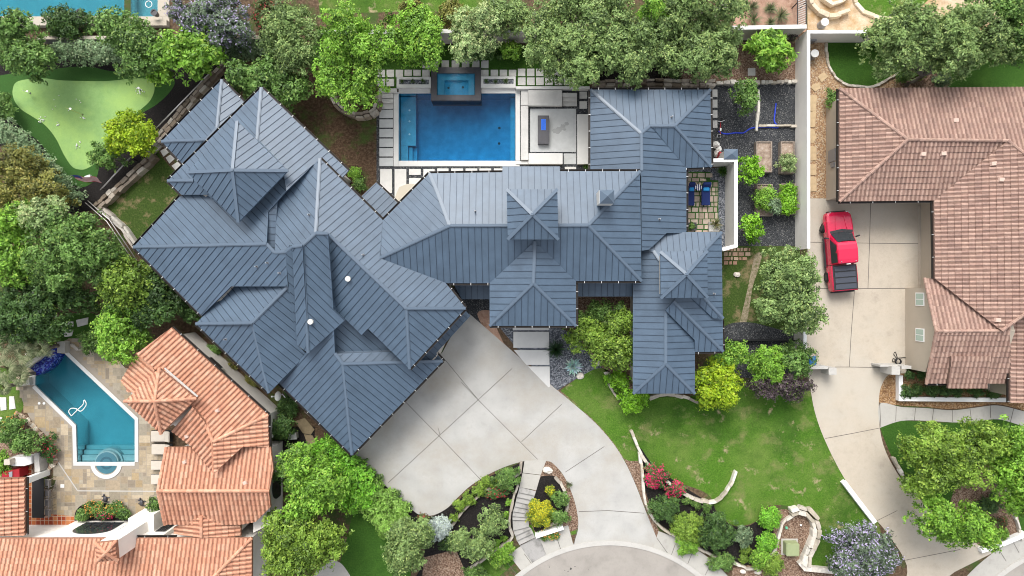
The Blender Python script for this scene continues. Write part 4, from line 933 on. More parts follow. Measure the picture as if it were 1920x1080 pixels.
mb = MB(); a = P(262, 955); mb.prism(W2([(272, 953), (318, 946), (318, 1000), (272, 1000)]), 0, 2.2); mb.build('wall', M['cream_stucco'], HB)
for y_ in (885, 1000): mb = MB(); q = P(90, y_); mb.box(q.x, q.y, 0, 2.9, .32, .42); mb.build('pillar', M['white_paint'], HB)
# doors in the walls below the eaves of the metal-roofed house
fp_ = footprint([(523, 718), (600, 620), (850, 560), (870, 585), (830, 677), (660, 853)], 3.0, 0.5); a, b = Vector((*fp_[5], 0)), Vector((*fp_[4], 0)); d = (b - a); n_ = Vector((d.y, -d.x, 0)).normalized()
for k in range(3):
    m_ = a + d * (.18 + .31 * k) + n_ * .03; mb = MB(); mb.box(m_.x, m_.y, .04, 2.3, 2.4, .08, rot=math.atan2(d.y, d.x)); mb.build('garage_door', bpy.data.materials['garage_door_brown'], house, bevel=.01)
q = footprint([(918, 500), (918, 611), (1080, 611), (1080, 500)], 5.0, .9); y_ = min(p[1] for p in q) - .03; mx_ = P(998, 0).x
mb = MB(); mb.box(mx_, y_, .04, 2.6, 1.7, .08); dr = mb.build('front_door', bpy.data.materials['garage_door_brown'], house); mb = MB(); mb.box(mx_ + .7, y_ - .06, 1.0, 1.4, .04, .05); mb.build('handle', M['chrome'], dr)
for dx in (-1.5, 1.5): mb = MB(); mb.box(mx_ + dx, y_, .9, 2.6, .7, .07); mb.build('window', M['glass'], house)

# ------------------------------------------------------------ pools
def rect(x0, y0, x1, y1): return [(x0, y0), (x1, y0), (x1, y1), (x0, y1)]
def wp(poly, z=0.0, inset=0): 
    return footprint(poly, z, inset) if inset else W2(poly, z)
def prism_px(mb, poly, z0, z1, mi=0, ref=None, **k): mb.prism(W2(poly, 0 if ref is None else ref), z0, z1, mi, **k)
def basin(name, poly, depth, m, parent, floor_extra=None):
    mb = MB(); mb.sheet(W2(poly), -depth); mb.walls(W2(poly), -depth, -0.001)
    if floor_extra: floor_extra(mb)
    return mb.build(name, m, parent, fixn=False)
def water(poly, depth, m, parent, top=-0.10):
    mb = MB(); mb.prism(wp(poly, 0, 0.012), -depth + 0.012, top); return mb.build('water', m, parent)

pool = thing('swimming_pool', 'large rectangular deep blue pool with white stone coping north of the metal-roofed house', 'pool', P(857, 240))
def ex(mb):
    prism_px(mb, rect(748, 176, 777, 269), -1.6, -.75); prism_px(mb, rect(748, 269.3, 762, 301), -1.6, -.75)
    prism_px(mb, rect(762.3, 270, 770, 301), -1.6, -1.0); prism_px(mb, rect(770.3, 270, 778, 301), -1.6, -1.25)
    prism_px(mb, rect(957, 176, 966, 301), -1.6, -1.1)
basin('basin', POOL, 1.7, M['plaster_blue'], pool, ex)
water(POOL, 1.7, M['water_blue'], pool)
cop = [rect(738, 173, 747.4, 312), rect(747.6, 301.6, 974.5, 312), rect(966.6, 164, 975, 301.4)]
for q in cop:
    mb = MB(); prism_px(mb, q, -.06, .05); mb.build('coping', M['pool_white'], pool, bevel=.012)
for q in (rect(747.6, 165, 807.5, 175.3), rect(902.5, 165, 966.4, 175.3)): mb = MB(); prism_px(mb, q, -.06, .07); mb.build('coping', M['pool_white'], pool, bevel=.012)
for x, y, d in ((765, 202, .40), (765, 223, .40), (765, 247.5, .40)):
    mb = MB(); q = P(x, y); mb.cyl(q.x, q.y, -.75, -.72, .07, n=12); mb.build('jet', M['white_paint'], pool)
for x, y in ((935.5, 230), (935, 260)):
    mb = MB(); q = P(x, y); mb.cyl(q.x, q.y, -1.7, -1.66, .10, n=12); mb.build('drain', M['black'], pool)

spa = thing('raised_spa', 'dark granite framed square spa standing at the head of the blue pool', 'hot tub', P(854, 157))
zs = .42; so_, si_ = rect(808, 126, 901.5, 188.5), rect(819, 137.5, 890.5, 178)
mb = MB(); mb.ring(W2(so_, zs), W2(si_, zs), -1.0, zs); mb.build('granite_frame', M['granite'], spa, bevel=.01)
mb = MB(); mb.sheet(W2(si_, zs), .03)
for q in (rect(820, 138, 889.5, 149), rect(820, 149, 833, 177), rect(878, 149, 889.5, 177)): mb.prism(W2(q, zs), .031, .20)
mb.build('spa_floor', M['plaster_blue'], spa)
mb = MB(); mb.walls(W2([(819.4, 137.9), (890.1, 137.9), (890.1, 177.6), (819.4, 177.6)], zs), .03, zs - .03); mb.build('waterline_tile', M['plaster_blue'], spa, fixn=False)
mb = MB(); mb.prism(footprint(si_, zs, .03), .04, zs - .07); mb.build('water', water_mat('spa_blue', (0.0, .70, .90), 2.0), spa)
for x, y in ((841, 165), (868, 164)): mb = MB(); q = P(x, y, .03); mb.cyl(q.x, q.y, .032, .06, .09, n=12); mb.build('jet', M['granite'], spa)

# planters beside the spa, decks, benches
def bench(name, poly, z, m, label, cat, z0=0.0, bev=.015):
    mb = MB(); prism_px(mb, poly, z0, z, ref=z); return one(mb, name, m, label, cat, bevel=bev)
for (x0, y0, x1, y1), tx in (((743.5, 144, 808, 164.5), 'left'), ((901.5, 143, 967, 164.5), 'right')):
    t = thing('trough_planter', 'white stone trough planter with three grass tufts, %s of the raised spa' % tx, 'planter', P((x0 + x1) / 2, 155))
    o_, i_ = rect(x0, y0, x1, y1), rect(x0 + 5, y0 + 5, x1 - 4, y0 + 14)
    mb = MB(); mb.ring(W2(o_, .35), W2(i_, .35), 0, .35); mb.build('planter_box', M['pool_white'], t, bevel=.01)
    mb = MB(); mb.sheet(W2(i_, .35), .27); mb.build('soil', M['grey_gravel'], t, fixn=False)
region('gravel_bed', rect(706, 200, 746, 385), M['dark_gravel'], 3, False)
region('gravel_bed', rect(746, 311, 945, 385), M['dark_gravel'], 3, False)
region('gravel_bed', rect(972, 166, 1108, 324), M['dark_gravel'], 3, False)
ORD = ('first', 'second', 'third', 'fourth', 'fifth', 'sixth', 'seventh', 'eighth', 'ninth', 'tenth', 'eleventh', 'twelfth')
def paver(poly, m, label, group, z=.045, name='paver', z0=.0):
    mb = MB(); prism_px(mb, poly, z0, z); return one(mb, name, m, label, 'paver', group, bevel=.008)
for k, x in enumerate((792, 809, 828, 847, 866, 885, 902)): paver(rect(x, 113.5, x + 14, 128), M['paver'], '%s square paver from the left in the row behind the raised spa' % ORD[k], 'pavers in turf')
for k, x in enumerate((708, 725, 742, 758.5, 775, 792)): paver(rect(x, 131, x + 14, 145 if x < 750 or 790 < x < 800 else 142.5), M['paver'], '%s square paver from the left in the row north of the left trough planter' % ORD[k], 'pavers in turf')
for k, x in enumerate((902, 920, 937, 954)): paver(rect(x, 131, x + 14, 142.5), M['paver'], '%s square paver from the left in the row north of the right trough planter' % ORD[k], 'pavers in turf')
for k, x in enumerate((708, 725)): paver(rect(x, 148, x + 14, 162), M['paver'], '%s square paver just above the top white pool step' % ('left', 'right')[k], 'pavers in turf')
for k, x in enumerate((971, 988, 1005, 1022, 1040)): paver(rect(x, 129, x + 14, 143), M['paver'], '%s paver from the left in the upper row under the east oak' % ORD[k], 'pavers in turf'); paver(rect(x, 145.5, x + 14.5, 160), M['paver'], '%s paver from the left in the lower row under the east oak' % ORD[k], 'pavers in turf')
paver(rect(1057, 145.5, 1079, 160), M['paver'], 'wide pale paver at the east end of the turf pavers', 'pavers in turf')
for k, y in enumerate((206, 224, 242, 260, 278, 296)): paver(rect(711.5, y, 737, y + 15.5), M['grey_paver'], '%s grey slab from the top in the gravel strip left of the pool' % ORD[k], 'slabs beside the pool')
for k, q in enumerate(((713, 317, 735, 362), (740, 317, 762, 372), (767, 317, 789, 328), (767, 334, 789, 348), (794, 317, 815, 345), (820, 316, 841, 330), (846, 316, 868, 330), (873, 316, 895, 330), (899, 316, 921, 330), (926, 316, 942, 330))): paver(rect(*q), M['paver'], '%s pale slab counted from the left in the gravel between pool and house' % ORD[k], 'slabs south of the pool')
mb = MB(); mb.prism(W2([(739, 374), (749, 351), (764, 345), (784, 345), (768, 364), (748, 384)]), .05, .09); one(mb, 'patio_mat', M['cream_box'], 'beige mat on the pale slabs at the inner corner of the house by the pool', 'mat')
for i, q in enumerate(((710, 165.5, 744, 174), (708, 175, 737, 184), (711, 185, 737, 194), (712, 195, 737, 204))):
    bench('stone_step', rect(*q), .22 - i * .05, M['travertine'], ('topmost', 'second', 'third', 'lowest')[i] + ' white stone step at the north-west corner of the pool deck', 'step')
bench('low_wall', rect(967, 161.5, 1106, 167), .5, M['pool_white'], 'long thin white wall north of the sunken lounge', 'wall')
bench('stone_bench', rect(976.5, 169, 990, 197.5), .3, M['travertine'], 'short white stone block in the north-west corner of the sunken lounge', 'bench')
bench('stone_bench', rect(990.5, 168.5, 1054, 198), .42, M['travertine'], 'widest veined stone bench along the north side of the sunken lounge', 'bench')
for i in range(3): bench('stone_step', rect(1054.5, 174 + i * 8.2, 1082, 182 + i * 8.2), .36 - i * .1, M['travertine'], ('upper', 'middle', 'lower')[i] + ' white step beside the fire pit lounge', 'step')
bench('stone_bench', rect(976.5, 198.2, 990.5, 300), .3, M['travertine'], 'long narrow stone bench between the pool and the fire pit lounge', 'bench')
bench('stone_bench', rect(991, 287, 1055, 307.5), .42, M['pool_white'], 'white stone bench along the south side of the fire pit lounge', 'bench')
bench('stone_bench', rect(1082.5, 214, 1103.5, 307.5), .42, M['pool_white'], 'white stone bench between the fire pit lounge and the east roof', 'bench')
bench('low_wall', rect(967, 301.8, 990.6, 308), .12, M['pool_white'], 'short white kerb stone at the south-east pool corner', 'kerb')
for q, l in (((994, 204, 1080, 285), 'large square grey patio slab under the fire pit'), ((1057, 288, 1080, 308), 'grey slab south-east of the fire pit lounge'), ((1086.5, 172, 1100.5, 185), 'small pale paver north of the long east bench, upper one'), ((1086.5, 190, 1100.5, 204), 'small pale paver north of the long east bench, lower one'), ((1059, 313, 1080, 322), 'narrow slab at the roof edge below the lounge')):
    paver(rect(*q), M['grey_paver'] if q[0] in (994, 1057) else M['paver'], l, None)
sm = MB(); rr_ = random.Random(8)
for cx_, cy_, r_ in ((1040, 246, 5), (1048, 243, 6), (1055, 237, 5), (1062, 232, 4), (1046, 248, 4), (1058, 243, 3)):
    pts = circle(cx_, cy_, r_, 18); sm.sheet(W2([(cx_ + (x - cx_) * rr_.uniform(.7, 1.3), cy_ + (y - cy_) * rr_.uniform(.6, 1.1)) for x, y in pts]), .049 + .0006 * r_ + cx_ * 1e-6)
one(sm, 'wet_patch', mat('wet_stone', (0.33, 0.335, 0.325), .5), 'dark wet patch on the grey fire pit slab', 'stain', fixn=False)
fp = thing('fire_pit_table', 'long dark rectangular fire pit table with blue fire glass', 'fire pit', P(1019, 242))
mb = MB(); prism_px(mb, rect(1008.7, 217, 1029, 269.5), .07, .42, ref=.45); prism_px(mb, rect(1008.3, 216.6, 1029.4, 269.9), .42, .48, ref=.45); mb.build('table', M['granite'], fp, bevel=.01)
mb = MB(); prism_px(mb, rect(1014.5, 223.5, 1023.5, 244), .482, .50, ref=.48); mb.build('burner_tray', M['blue_glass'], fp)
mb = MB(); rnd = random.Random(2)
for i in range(90):
    q = P(rnd.uniform(1015.2, 1022.8), rnd.uniform(224.4, 243), .5); mb.box(q.x, q.y, .50, .53, .035, .03, rnd.uniform(0, 3))
mb.build('fire_glass', M['blue_glass'], fp)

# teal pool of the clay tile house
tp = thing('teal_pool', 'angular teal pool with white coping and blue tiled weir on the flagstone terrace', 'pool', P(190, 770))
HT = (200, 868)
LPs = LP
def ex(mb):
    for i, (y0, y1) in enumerate(((841, 848), (848.3, 856), (856.3, 865.5))):
        prism_px(mb, rect(146, y0, 252.5, y1), -1.5, (-1.0, -.7, -.45)[i])
basin('basin', LPs, 1.5, M['plaster_teal'], tp, ex); water(LPs, 1.5, M['water_teal'], tp)
def off(poly, d): return footprint(poly, 0, -d)
def coping_run(name, pts, wd, z, m, parent, side=1):
    mb = MB(); v = [P(x, y) for x, y in pts]; L = []; Rr = []
    for i, p in enumerate(v):
        d1 = (v[i] - v[i - 1]).normalized() if i else (v[1] - v[0]).normalized(); d2 = (v[i + 1] - v[i]).normalized() if i < len(v) - 1 else d1
        n1 = Vector((-d1.y, d1.x, 0)); n2 = Vector((-d2.y, d2.x, 0)); m_ = n1 + n2; m_ = m_ / (m_.length_squared / 2)
        L.append((p.x, p.y)); q = p + m_ * wd * side; Rr.append((q.x, q.y))
    for i in range(len(v) - 1):
        q = [L[i], L[i + 1], Rr[i + 1], Rr[i]]; mb.prism(q, -.06, z)
    return mb.build(name, m, parent)
coping_run('coping', [(122, 663), (253.3, 787), (253.3, 866)], .27, .06, M['pool_white'], tp)
coping_run('coping', [(253.3, 866), (145, 866), (143, 797), (66, 722)], .27, .06, M['pool_white'], tp)
mb = MB()
A_ = smooth([(108, 652), (106, 668), (97, 684), (84, 696), (68, 704)], False, 6); Bq = smooth([(96, 655), (94, 666), (86, 678), (74, 688), (62, 697)], False, 6); C_ = smooth([(84, 655), (82, 664), (73, 675), (62, 682), (52, 690)], False, 6)
for i in range(len(A_) - 1):
    mb.prism(W2([A_[i], A_[i + 1], Bq[i + 1], Bq[i]], .5), -.4, .5)
mb.build('tiled_weir', M['blue_tile'], tp)
mb = MB()
for i in range(len(Bq) - 1): mb.prism(W2([Bq[i], Bq[i + 1], C_[i + 1], C_[i]], .5), 0, .3 + .02 * (i % 2))
mb.build('upper_channel', M['blue_tile'], tp)
mb = MB(); D_ = smooth([(76, 640), (76, 660), (66, 670), (55, 676), (44, 685)], False, 6)
for i in range(len(C_) - 1): mb.prism(W2([C_[i], C_[i + 1], D_[i + 1], D_[i]], .6), 0, .6)
mb.prism(W2(rect(107, 641, 122, 662), .6), 0, .6); mb.prism(W2([(33, 712), (54, 708), (56, 722), (35, 724)], .4), 0, .4)
mb.build('weir_wall', M['walk_concrete'], tp)
mb = MB(); mb.prism(W2([(56, 702), (67, 700), (66, 722), (57, 722)]), 0, .05); mb.build('coping', M['pool_white'], tp)
hs = thing('round_spa', 'round teal spa with white ring at the south end of the angular pool', 'hot tub', P(*HT))
mb = MB(); mb.ring(W2(circle(*HT, 22)), W2(circle(*HT, 20)), -.9, -.02); mb.ring(W2(circle(*HT, 25.5)), W2(circle(*HT, 22.05)), -.9, -.32); mb.build('spa_ring', M['plaster_teal'], hs)
mb = MB(); o_ = circle(*HT, 29.5, 24, 4, 176); i_ = circle(*HT, 22, 24, 4, 176)
for k in range(23): mb.prism(W2([i_[k], i_[k+1], o_[k+1], o_[k]]), -.05, .075)
mb.build('coping', M['pool_white'], hs)
mb = MB(); mb.cyl(*P(*HT)[:2], .028, .03, 20.2 * S, n=32); mb.cyl(P(204, 866).x, P(204, 866).y, .031, .033, 12 * S, n=24); spaf = mb.build('spa_floor', mat('spa_teal', (0.045, 0.17, 0.22), .5), hs)
mb = MB(); mb.ring(W2(circle(*HT, 12)), W2(circle(*HT, 8)), .034, .036); mb.build('seat_ledge', mat('spa_seat', (0.02, 0.10, 0.14), .5), hs)
mb = MB(); mb.cyl(*P(*HT)[:2], .04, .05, 19.9 * S, n=32); mb.build('water', water_mat('spa_water', (0.5, 0.85, 0.9), .1), hs)
cl = MB(); cl.tube([P(x, y, -.06) for x, y in smooth([(134, 780), (129, 772), (133, 766), (142, 766), (150, 771), (156, 768), (162, 758), (158, 750), (156, 758), (148, 766), (138, 776), (134, 780)], False)], .035)
one(cl, 'cleaner_hose', M['white_hose'], 'white looping cleaner hose floating in the teal pool', 'hose', smooth_=True)
# the neighbour's pool at the top edge
np_ = thing('neighbour_pool', 'long turquoise pool cut off by the top left edge of the picture', 'pool', P(100, 0))
for poly, dp in ((TP, 1.4), (TP2, 1.0)): basin('basin', poly, dp, M['plaster_teal'], np_); water(poly, dp, M['water_teal'], np_)
for q in (rect(-60, 31.3, 305, 41), rect(296.3, -60, 318, 31), rect(305.3, 31.2, 318, 41)): mb = MB(); prism_px(mb, q, 0, .06); mb.build('coping', M['tan_concrete'], np_)
mb = MB(); prism_px(mb, rect(233.4, -60, 244.6, 31), -1.2, -.05); mb.build('tiled_divider', gravel_mat('pale_blue_mosaic', [(.2, .35, .55), (.35, .5, .68), (.15, .28, .5)], .1), np_)
mb = MB(); mb.tube([P(x, y, -.07) for x, y in circle(279, 8, 6, 20) + [(285, 8)]], .03); one(mb, 'float_ring', M['white_hose'], 'small pale ring floating in the shallow end at the top edge', 'float')
mb = MB(); prism_px(mb, rect(-60, 41.3, 318, 52), 0, .45); one(mb, 'pool_wall', M['tan_concrete'], 'low tan wall along the neighbour pool at the top left', 'wall')
for i, (x, y) in enumerate(((49, 33), (164, 32), (301, 33))):
    mb = MB(); q = P(x, y); mb.cyl(q.x, q.y, .45, .9, .16, .25, n=18); mb.ring([(q.x + .25 * math.cos(a * .35), q.y + .25 * math.sin(a * .35)) for a in range(18)], [(q.x + .17 * math.cos(a * .35), q.y + .17 * math.sin(a * .35)) for a in range(18)], .88, .95)
    one(mb, 'urn', M['granite'], 'dark round urn on the neighbour pool wall, %s one' % ('left', 'middle', 'right')[i], 'urn', 'urns on the pool wall')

# ------------------------------------------------------------ walls
def wall_run(name, pts, z, wd, m, label, capm=None, caph=.05, z0=0, ref=None):
    t = thing(name, label, 'wall', P(*pts[0], 0)); v = [P(x, y, z if ref is None else ref) for x, y in pts]
    mb = MB(); cb = MB()
    def strip(mb_, w_, za, zb):
        L = []; Rr = []
        for i, p in enumerate(v):
            d1 = (v[i] - v[i-1]).normalized() if i else (v[1] - v[0]).normalized(); d2 = (v[i+1] - v[i]).normalized() if i < len(v) - 1 else d1
            n1 = Vector((-d1.y, d1.x, 0)); n2 = Vector((-d2.y, d2.x, 0)); m_ = n1 + n2; m_ = m_ / (m_.length_squared / 2)
            L.append(((p + m_ * w_ / 2).x, (p + m_ * w_ / 2).y)); Rr.append(((p - m_ * w_ / 2).x, (p - m_ * w_ / 2).y))
        mb_.prism(L + Rr[::-1], za, zb)
    strip(mb, wd, z0, z); mb.build('wall_body', m, t)
    strip(cb, wd + .03, z + .002, z + caph); cb.build('wall_cap', capm or m, t)
    return t
wall_run('garden_wall', [(70, 71), (500, 70)], 1.0, .22, M['pipe'], 'low grey garden wall with tan cap behind the putting green', M['tan_concrete'])
wall_run('garden_wall', [(598, 61), (1240, 55), (1512, 50)], 2.1, .26, M['house_wall'], 'long tall garden wall behind the pool with white cap', M['stucco'])
wall_run('boundary_wall', [(1515.5, 57), (1515.5, 466)], 2.0, .2, M['cream_stucco'], 'tall cream wall between the gravel yard and the pickup court', M['white_paint'])
wall_run('boundary_wall', [(1509, 616), (1509, 660)], 1.7, .2, M['cream_stucco'], 'short cream wall stub south of the tree by the pickup court', M['white_paint'])
wall_run('boundary_wall', [(1517, 60), (1990, 60)], 1.8, .2, M['cream_stucco'], 'cream wall behind the top right lawn', M['white_paint'])
wall_run('courtyard_wall', [(1334, 300.5), (1379.5, 300.5), (1379.5, 461), (1354, 468)], 2.1, .22, M['stucco'], 'white wall round the little courtyard with the navy loungers', M['white_paint'])
wall_run('gate_wall', [(1516, 689), (1552, 689)], 1.2, .2, M['curb'], 'cream gate wall beside the blue bin', M['curb'])
mb = MB(); prism_px(mb, rect(1554, 689.5, 1569, 703), 0, 1.3, ref=1.3); one(mb, 'gate_pillar', M['curb'], 'square cream gate pillar at the west side of the drive', 'pillar', bevel=.02)
wall_run('gate_wall', [(1690, 688.5), (1708, 688.5)], 1.6, .2, M['curb'], 'short cream gate wall by the hose reel', M['curb'])
mb = MB(); prism_px(mb, rect(1672, 687, 1688, 703), 0, 1.6, ref=1.6); prism_px(mb, rect(1650, 684, 1690, 688), 0, 1.2, ref=1.2); one(mb, 'gate_pillar', M['curb'], 'square cream gate pillar at the east side of the drive', 'pillar', bevel=.02)
wall_run('planter_wall', [(1688.5, 704), (1688.5, 748), (1893, 750)], .4, .28, M['white_paint'], 'low white planter wall along the beds of the pink-roofed house')
wall_run('kerb_wall', [(1582, 903), (1610, 940), (1641, 980)], .35, .30, M['white_paint'], 'straight white kerb wall at the left edge of the tan drive')
wall_run('garden_wall', [(1840, 1033), (1880, 1020), (1925, 1001)], .4, .3, M['white_paint'], 'white kerb wall right of the big trees near the street')
wall_run('bench_wall', [(1004, 1006), (1056, 989)], .5, .26, M['white_paint'], 'straight white wall with orange flowers beside the garden stairs')
wall_run('kerb_wall', [(1500, 1054), (1510, 1066), (1580, 1073)], .4, .34, M['limestone'], 'pale angled kerb wall below the utility box')
wall_run('service_wall', [(600, 740), (640, 800), (665, 850)], .3, .2, M['limestone'], 'narrow stone ledge under the west eave of the garage') if False else None

def stone_wall(pts, h, wd, label, seed, pal=((.44, .40, .34), (.39, .35, .29), (.48, .44, .38), (.34, .30, .25)), ln=(.45, .9), name='stone_wall', cat='wall', rough=.18):
    """dry-laid blocks, each a different size, side by side along the line"""
    rr = random.Random(seed); pp = [P(x, y) for x, y in smooth(pts, False, 6)]; mb = MB(); wd *= .82 if wd < .5 else .95
    acc = 0; segs = []; i = 0
    tot = sum((b - a).length for a, b in zip(pp, pp[1:])); cur = 0
    def at(s):
        for a, b in zip(pp, pp[1:]):
            L = (b - a).length
            if s <= L: return a + (b - a) * (s / L), (b - a).normalized()
            s -= L
        return pp[-1], (pp[-1] - pp[-2]).normalized()
    while cur < tot:
        L = rr.uniform(*ln); p, d = at(min(cur + L / 2, tot)); n = Vector((-d.y, d.x, 0)); ang = math.atan2(d.y, d.x)
        for row in range(1 if wd < .45 else 2):
            w_ = (wd if wd < .45 else wd / 2) * rr.uniform(.8, 1.15); o = p + n * ((row - .5) * wd / 2 if wd >= .45 else 0) + n * rr.uniform(-.04, .04)
            hh = h * rr.uniform(.85, 1.12); g_ = rr.uniform(.85, 1.08); c = tuple(x * g_ for x in rr.choice(pal))
            ring = []
            for a in range(8):
                t = 2 * math.pi * a / 8 + .39; ex_ = 4
                cx = math.copysign(abs(math.cos(t)) ** .3, math.cos(t)) * L * .56; cy = math.copysign(abs(math.sin(t)) ** .3, math.sin(t)) * w_ * .53
                cx *= rr.uniform(1 - rough, 1 + rough * .4); cy *= rr.uniform(1 - rough, 1 + rough * .4); ring.append((cx, cy))
            ca, sa = math.cos(ang), math.sin(ang)
            def pt(x, y, z): return (o.x + x * ca - y * sa, o.y + x * sa + y * ca, z)
            vs = [pt(x, y, 0) for x, y in ring] + [pt(x, y, hh * .85) for x, y in ring] + [pt(x * .93, y * .88, hh + rr.uniform(-.02, .02)) for x, y in ring]
            fs = [tuple(range(16, 24))] + [(j, (j + 1) % 8, (j + 1) % 8 + 8, j + 8) for j in range(8)] + [(j + 8, (j + 1) % 8 + 8, (j + 1) % 8 + 16, j + 16) for j in range(8)]
            mb.add(vs, fs, 0, c)
        cur += L * .97
    return one(mb, name, M['stone_tint'], label, cat)
GREYROCK = ((.30, .25, .20), (.38, .33, .27), (.24, .20, .16), (.44, .40, .34), (.20, .16, .12))
WHITE = ((.56, .52, .45), (.50, .45, .38), (.60, .57, .50), (.44, .39, .31))
sw = stone_wall
sw([(1182, 806), (1191, 828), (1200, 848), (1225, 880), (1252, 903), (1285, 926), (1312, 936), (1335, 939), (1355, 926), (1368, 907), (1375, 890)], .4, .27, 'curved limestone wall sweeping round the middle of the front lawn', 1, WHITE)
sw([(1199, 846), (1203, 880), (1208, 930), (1216, 960), (1237, 985), (1262, 1002), (1292, 1018)], .35, .26, 'limestone wall between the driveway gravel and the pink roses', 2, WHITE)
sw([(1295, 1018), (1330, 1038), (1352, 1048)], .3, .24, 'short limestone edging near the sidewalk below the dark shrubs', 3)
sw([(1478, 957), (1500, 954), (1519, 966), (1526, 990), (1520, 1015), (1510, 1040), (1508, 1052)], .55, .75, 'rugged white boulder wall beside the green utility box', 4, WHITE, (.5, 1.0), rough=.3)
sw([(1487, 962), (1467, 978), (1459, 1000), (1450, 1030), (1432, 1056), (1405, 1064), (1378, 1054)], .3, .25, 'thin limestone edging round the two round bright shrubs', 5, WHITE)
sw([(977, 866), (975, 882), (965, 893), (940, 906), (912, 917), (890, 935), (868, 957), (848, 983), (828, 1000)], .3, .24, 'limestone edging through the black bed west of the garden stairs', 6)
sw([(971, 908), (964, 930), (958, 958), (956, 985), (961, 1003), (952, 1015), (925, 1032), (902, 1050), (878, 1068)], .35, .24, 'limestone edging running down the left side of the garden stairs', 7)
sw([(1041, 893), (1051, 905), (1060, 925), (1065, 942), (1061, 960)], .3, .26, 'curved limestone edging inside the mulch island', 8)
sw([(1022, 986), (1045, 977)], .3, .26, 'short limestone edging by the yellow shrub', 9)
sw([(628, 186), (638, 203), (655, 214), (676, 221), (698, 216), (711, 203), (712, 188)], .8, .5, 'curved rock wall ringing the oak west of the pool', 10, GREYROCK + WHITE[:2], (.4, .7))
sw([(441, 112), (405, 147), (370, 185), (335, 226), (302, 264)], .6, .6, 'rough rock wall along the north-west roof edge', 11, GREYROCK, (.35, .75), rough=.3)
sw([(296, 294), (262, 325), (225, 358), (192, 388)], .6, .65, 'rough rock wall between the small lawn and the black bed', 12, GREYROCK + ((.5, .47, .42),), (.35, .75), rough=.3)
sw([(194, 393), (215, 410), (235, 428), (252, 452)], .5, .5, 'long pale rock ledge below the small lawn', 13, ((.5, .47, .42), (.42, .38, .33)), (.9, 1.5), rough=.25)
sw([(1110, 161), (1160, 160), (1220, 158), (1270, 160), (1330, 160)], .7, .55, 'brown rock wall north of the east roof', 14, GREYROCK + ((.5, .45, .38),), (.35, .8), rough=.3)
sw([(1340, 158), (1380, 157), (1418, 157)], .4, .4, 'pale rubble wall under the small tree in the gravel yard', 15, WHITE + GREYROCK[:2], (.3, .6), rough=.3)
sw([(1425, 155.5), (1460, 155), (1493, 154.5)], .3, .34, 'row of small white stones at the top of the gravel yard', 16, WHITE, (.25, .4), rough=.3)
sw([(1419, 170), (1420, 200), (1418, 234)], .25, .24, 'straight white stone border left of the blue hose end', 17, WHITE, (.5, 1.0), rough=.08)
sw([(1421, 236.5), (1455, 236.5), (1493, 237)], .25, .22, 'straight white stone border under the blue hose', 18, WHITE, (.5, 1.0), rough=.08)
sw([(1216, 747), (1235, 741), (1260, 739), (1285, 745), (1306, 754)], .3, .32, 'curved stone edging below the south tip of the east wing', 19)
sw([(1138, 716), (1145, 728), (1158, 745)], .25, .2, 'thin edging left of the bright round shrubs', 20)
sw([(1549, 74), (1549, 100), (1556, 130), (1575, 153), (1608, 163), (1640, 162), (1664, 149), (1690, 134)], .15, .22, 'neat white block edging round the top right lawn', 21, WHITE, (.3, .45), rough=.08)
sw([(1508, -30), (1514, 0), (1524, 16), (1541, 29), (1560, 32), (1577, 27)], .45, .42, 'outer curved stone seat in the granite court', 22, ((.62, .52, .38), (.68, .6, .48), (.55, .46, .34)), (.6, 1.0), rough=.06)
sw([(1530, -25), (1540, -2), (1552, 8), (1566, 9), (1580, 0), (1586, -20)], .5, .36, 'inner curved stone ring of the fire circle at the top edge', 23, ((.62, .52, .38), (.68, .6, .48), (.72, .66, .56)), (.6, 1.0), rough=.06)
sw([(1597, -30), (1602, 2), (1618, 22), (1645, 33), (1672, 38)], .2, .36, 'stone border of the lawn at the top right edge', 24, ((.62, .52, .38), (.68, .6, .48)), (.6, 1.0), rough=.06)
sw([(30, 774), (48, 783), (62, 797), (76, 812), (92, 830), (102, 850), (104, 866), (92, 880)], .15, .42, 'border of loose river stones round the rose bed', 25, ((.5, .4, .3), (.66, .6, .5), (.35, .25, .18)), (.12, .22), rough=.3)
sw([(1672, 856), (1684, 880), (1698, 902), (1712, 920)], .35, .3, 'white rubble edging at the right side of the tan drive', 26, WHITE, (.35, .7), rough=.25)
sw([(1846, 880), (1862, 892), (1882, 912), (1896, 945), (1903, 975), (1911, 1000)], .3, .22, 'thin curved limestone edging right of the big trees', 27, WHITE)
sw([(608, 826), (640, 870), (690, 925), (750, 985)], .3, .2, 'thin stone ledge beside the driveway planting strip', 28)
sw([(135, 645), (150, 655), (172, 640)], .2, .3, 'pale stones at the edge of the tree shade', 29)
sw([(575, 770), (600, 790), (630, 815)], .25, .25, 'low stone ledge below the west eave of the garage', 30, GREYROCK + WHITE[:1])
def boulder(x, y, r, label, seed, pal=(.62, .57, .5), h=.6):
    rr = random.Random(seed); mb = MB(); q = P(x, y); mb.ball(q.x, q.y, r * S * h * .3, r * S, r * S * rr.uniform(.6, .9), r * S * h, 9, 6, col=pal, jit=.16, rnd=rr)
    mb.v = [(a, b, max(c, 0.0)) for a, b, c in mb.v]
    return one(mb, 'boulder', M['stone_tint'], label, 'rock')
boulder(1027, 881, 10, 'big white boulder at the top of the mulch island', 1)
boulder(1088, 704, 8, 'pale boulder beside the blue agave', 2); boulder(1120, 678, 10, 'flat pale boulder under the entry tree', 3)
boulder(1393, 1071, 6, 'white rock on brown mulch near the bottom edge, left one', 4); boulder(1420, 1072, 7, 'white rock on brown mulch near the bottom edge, right one', 5)
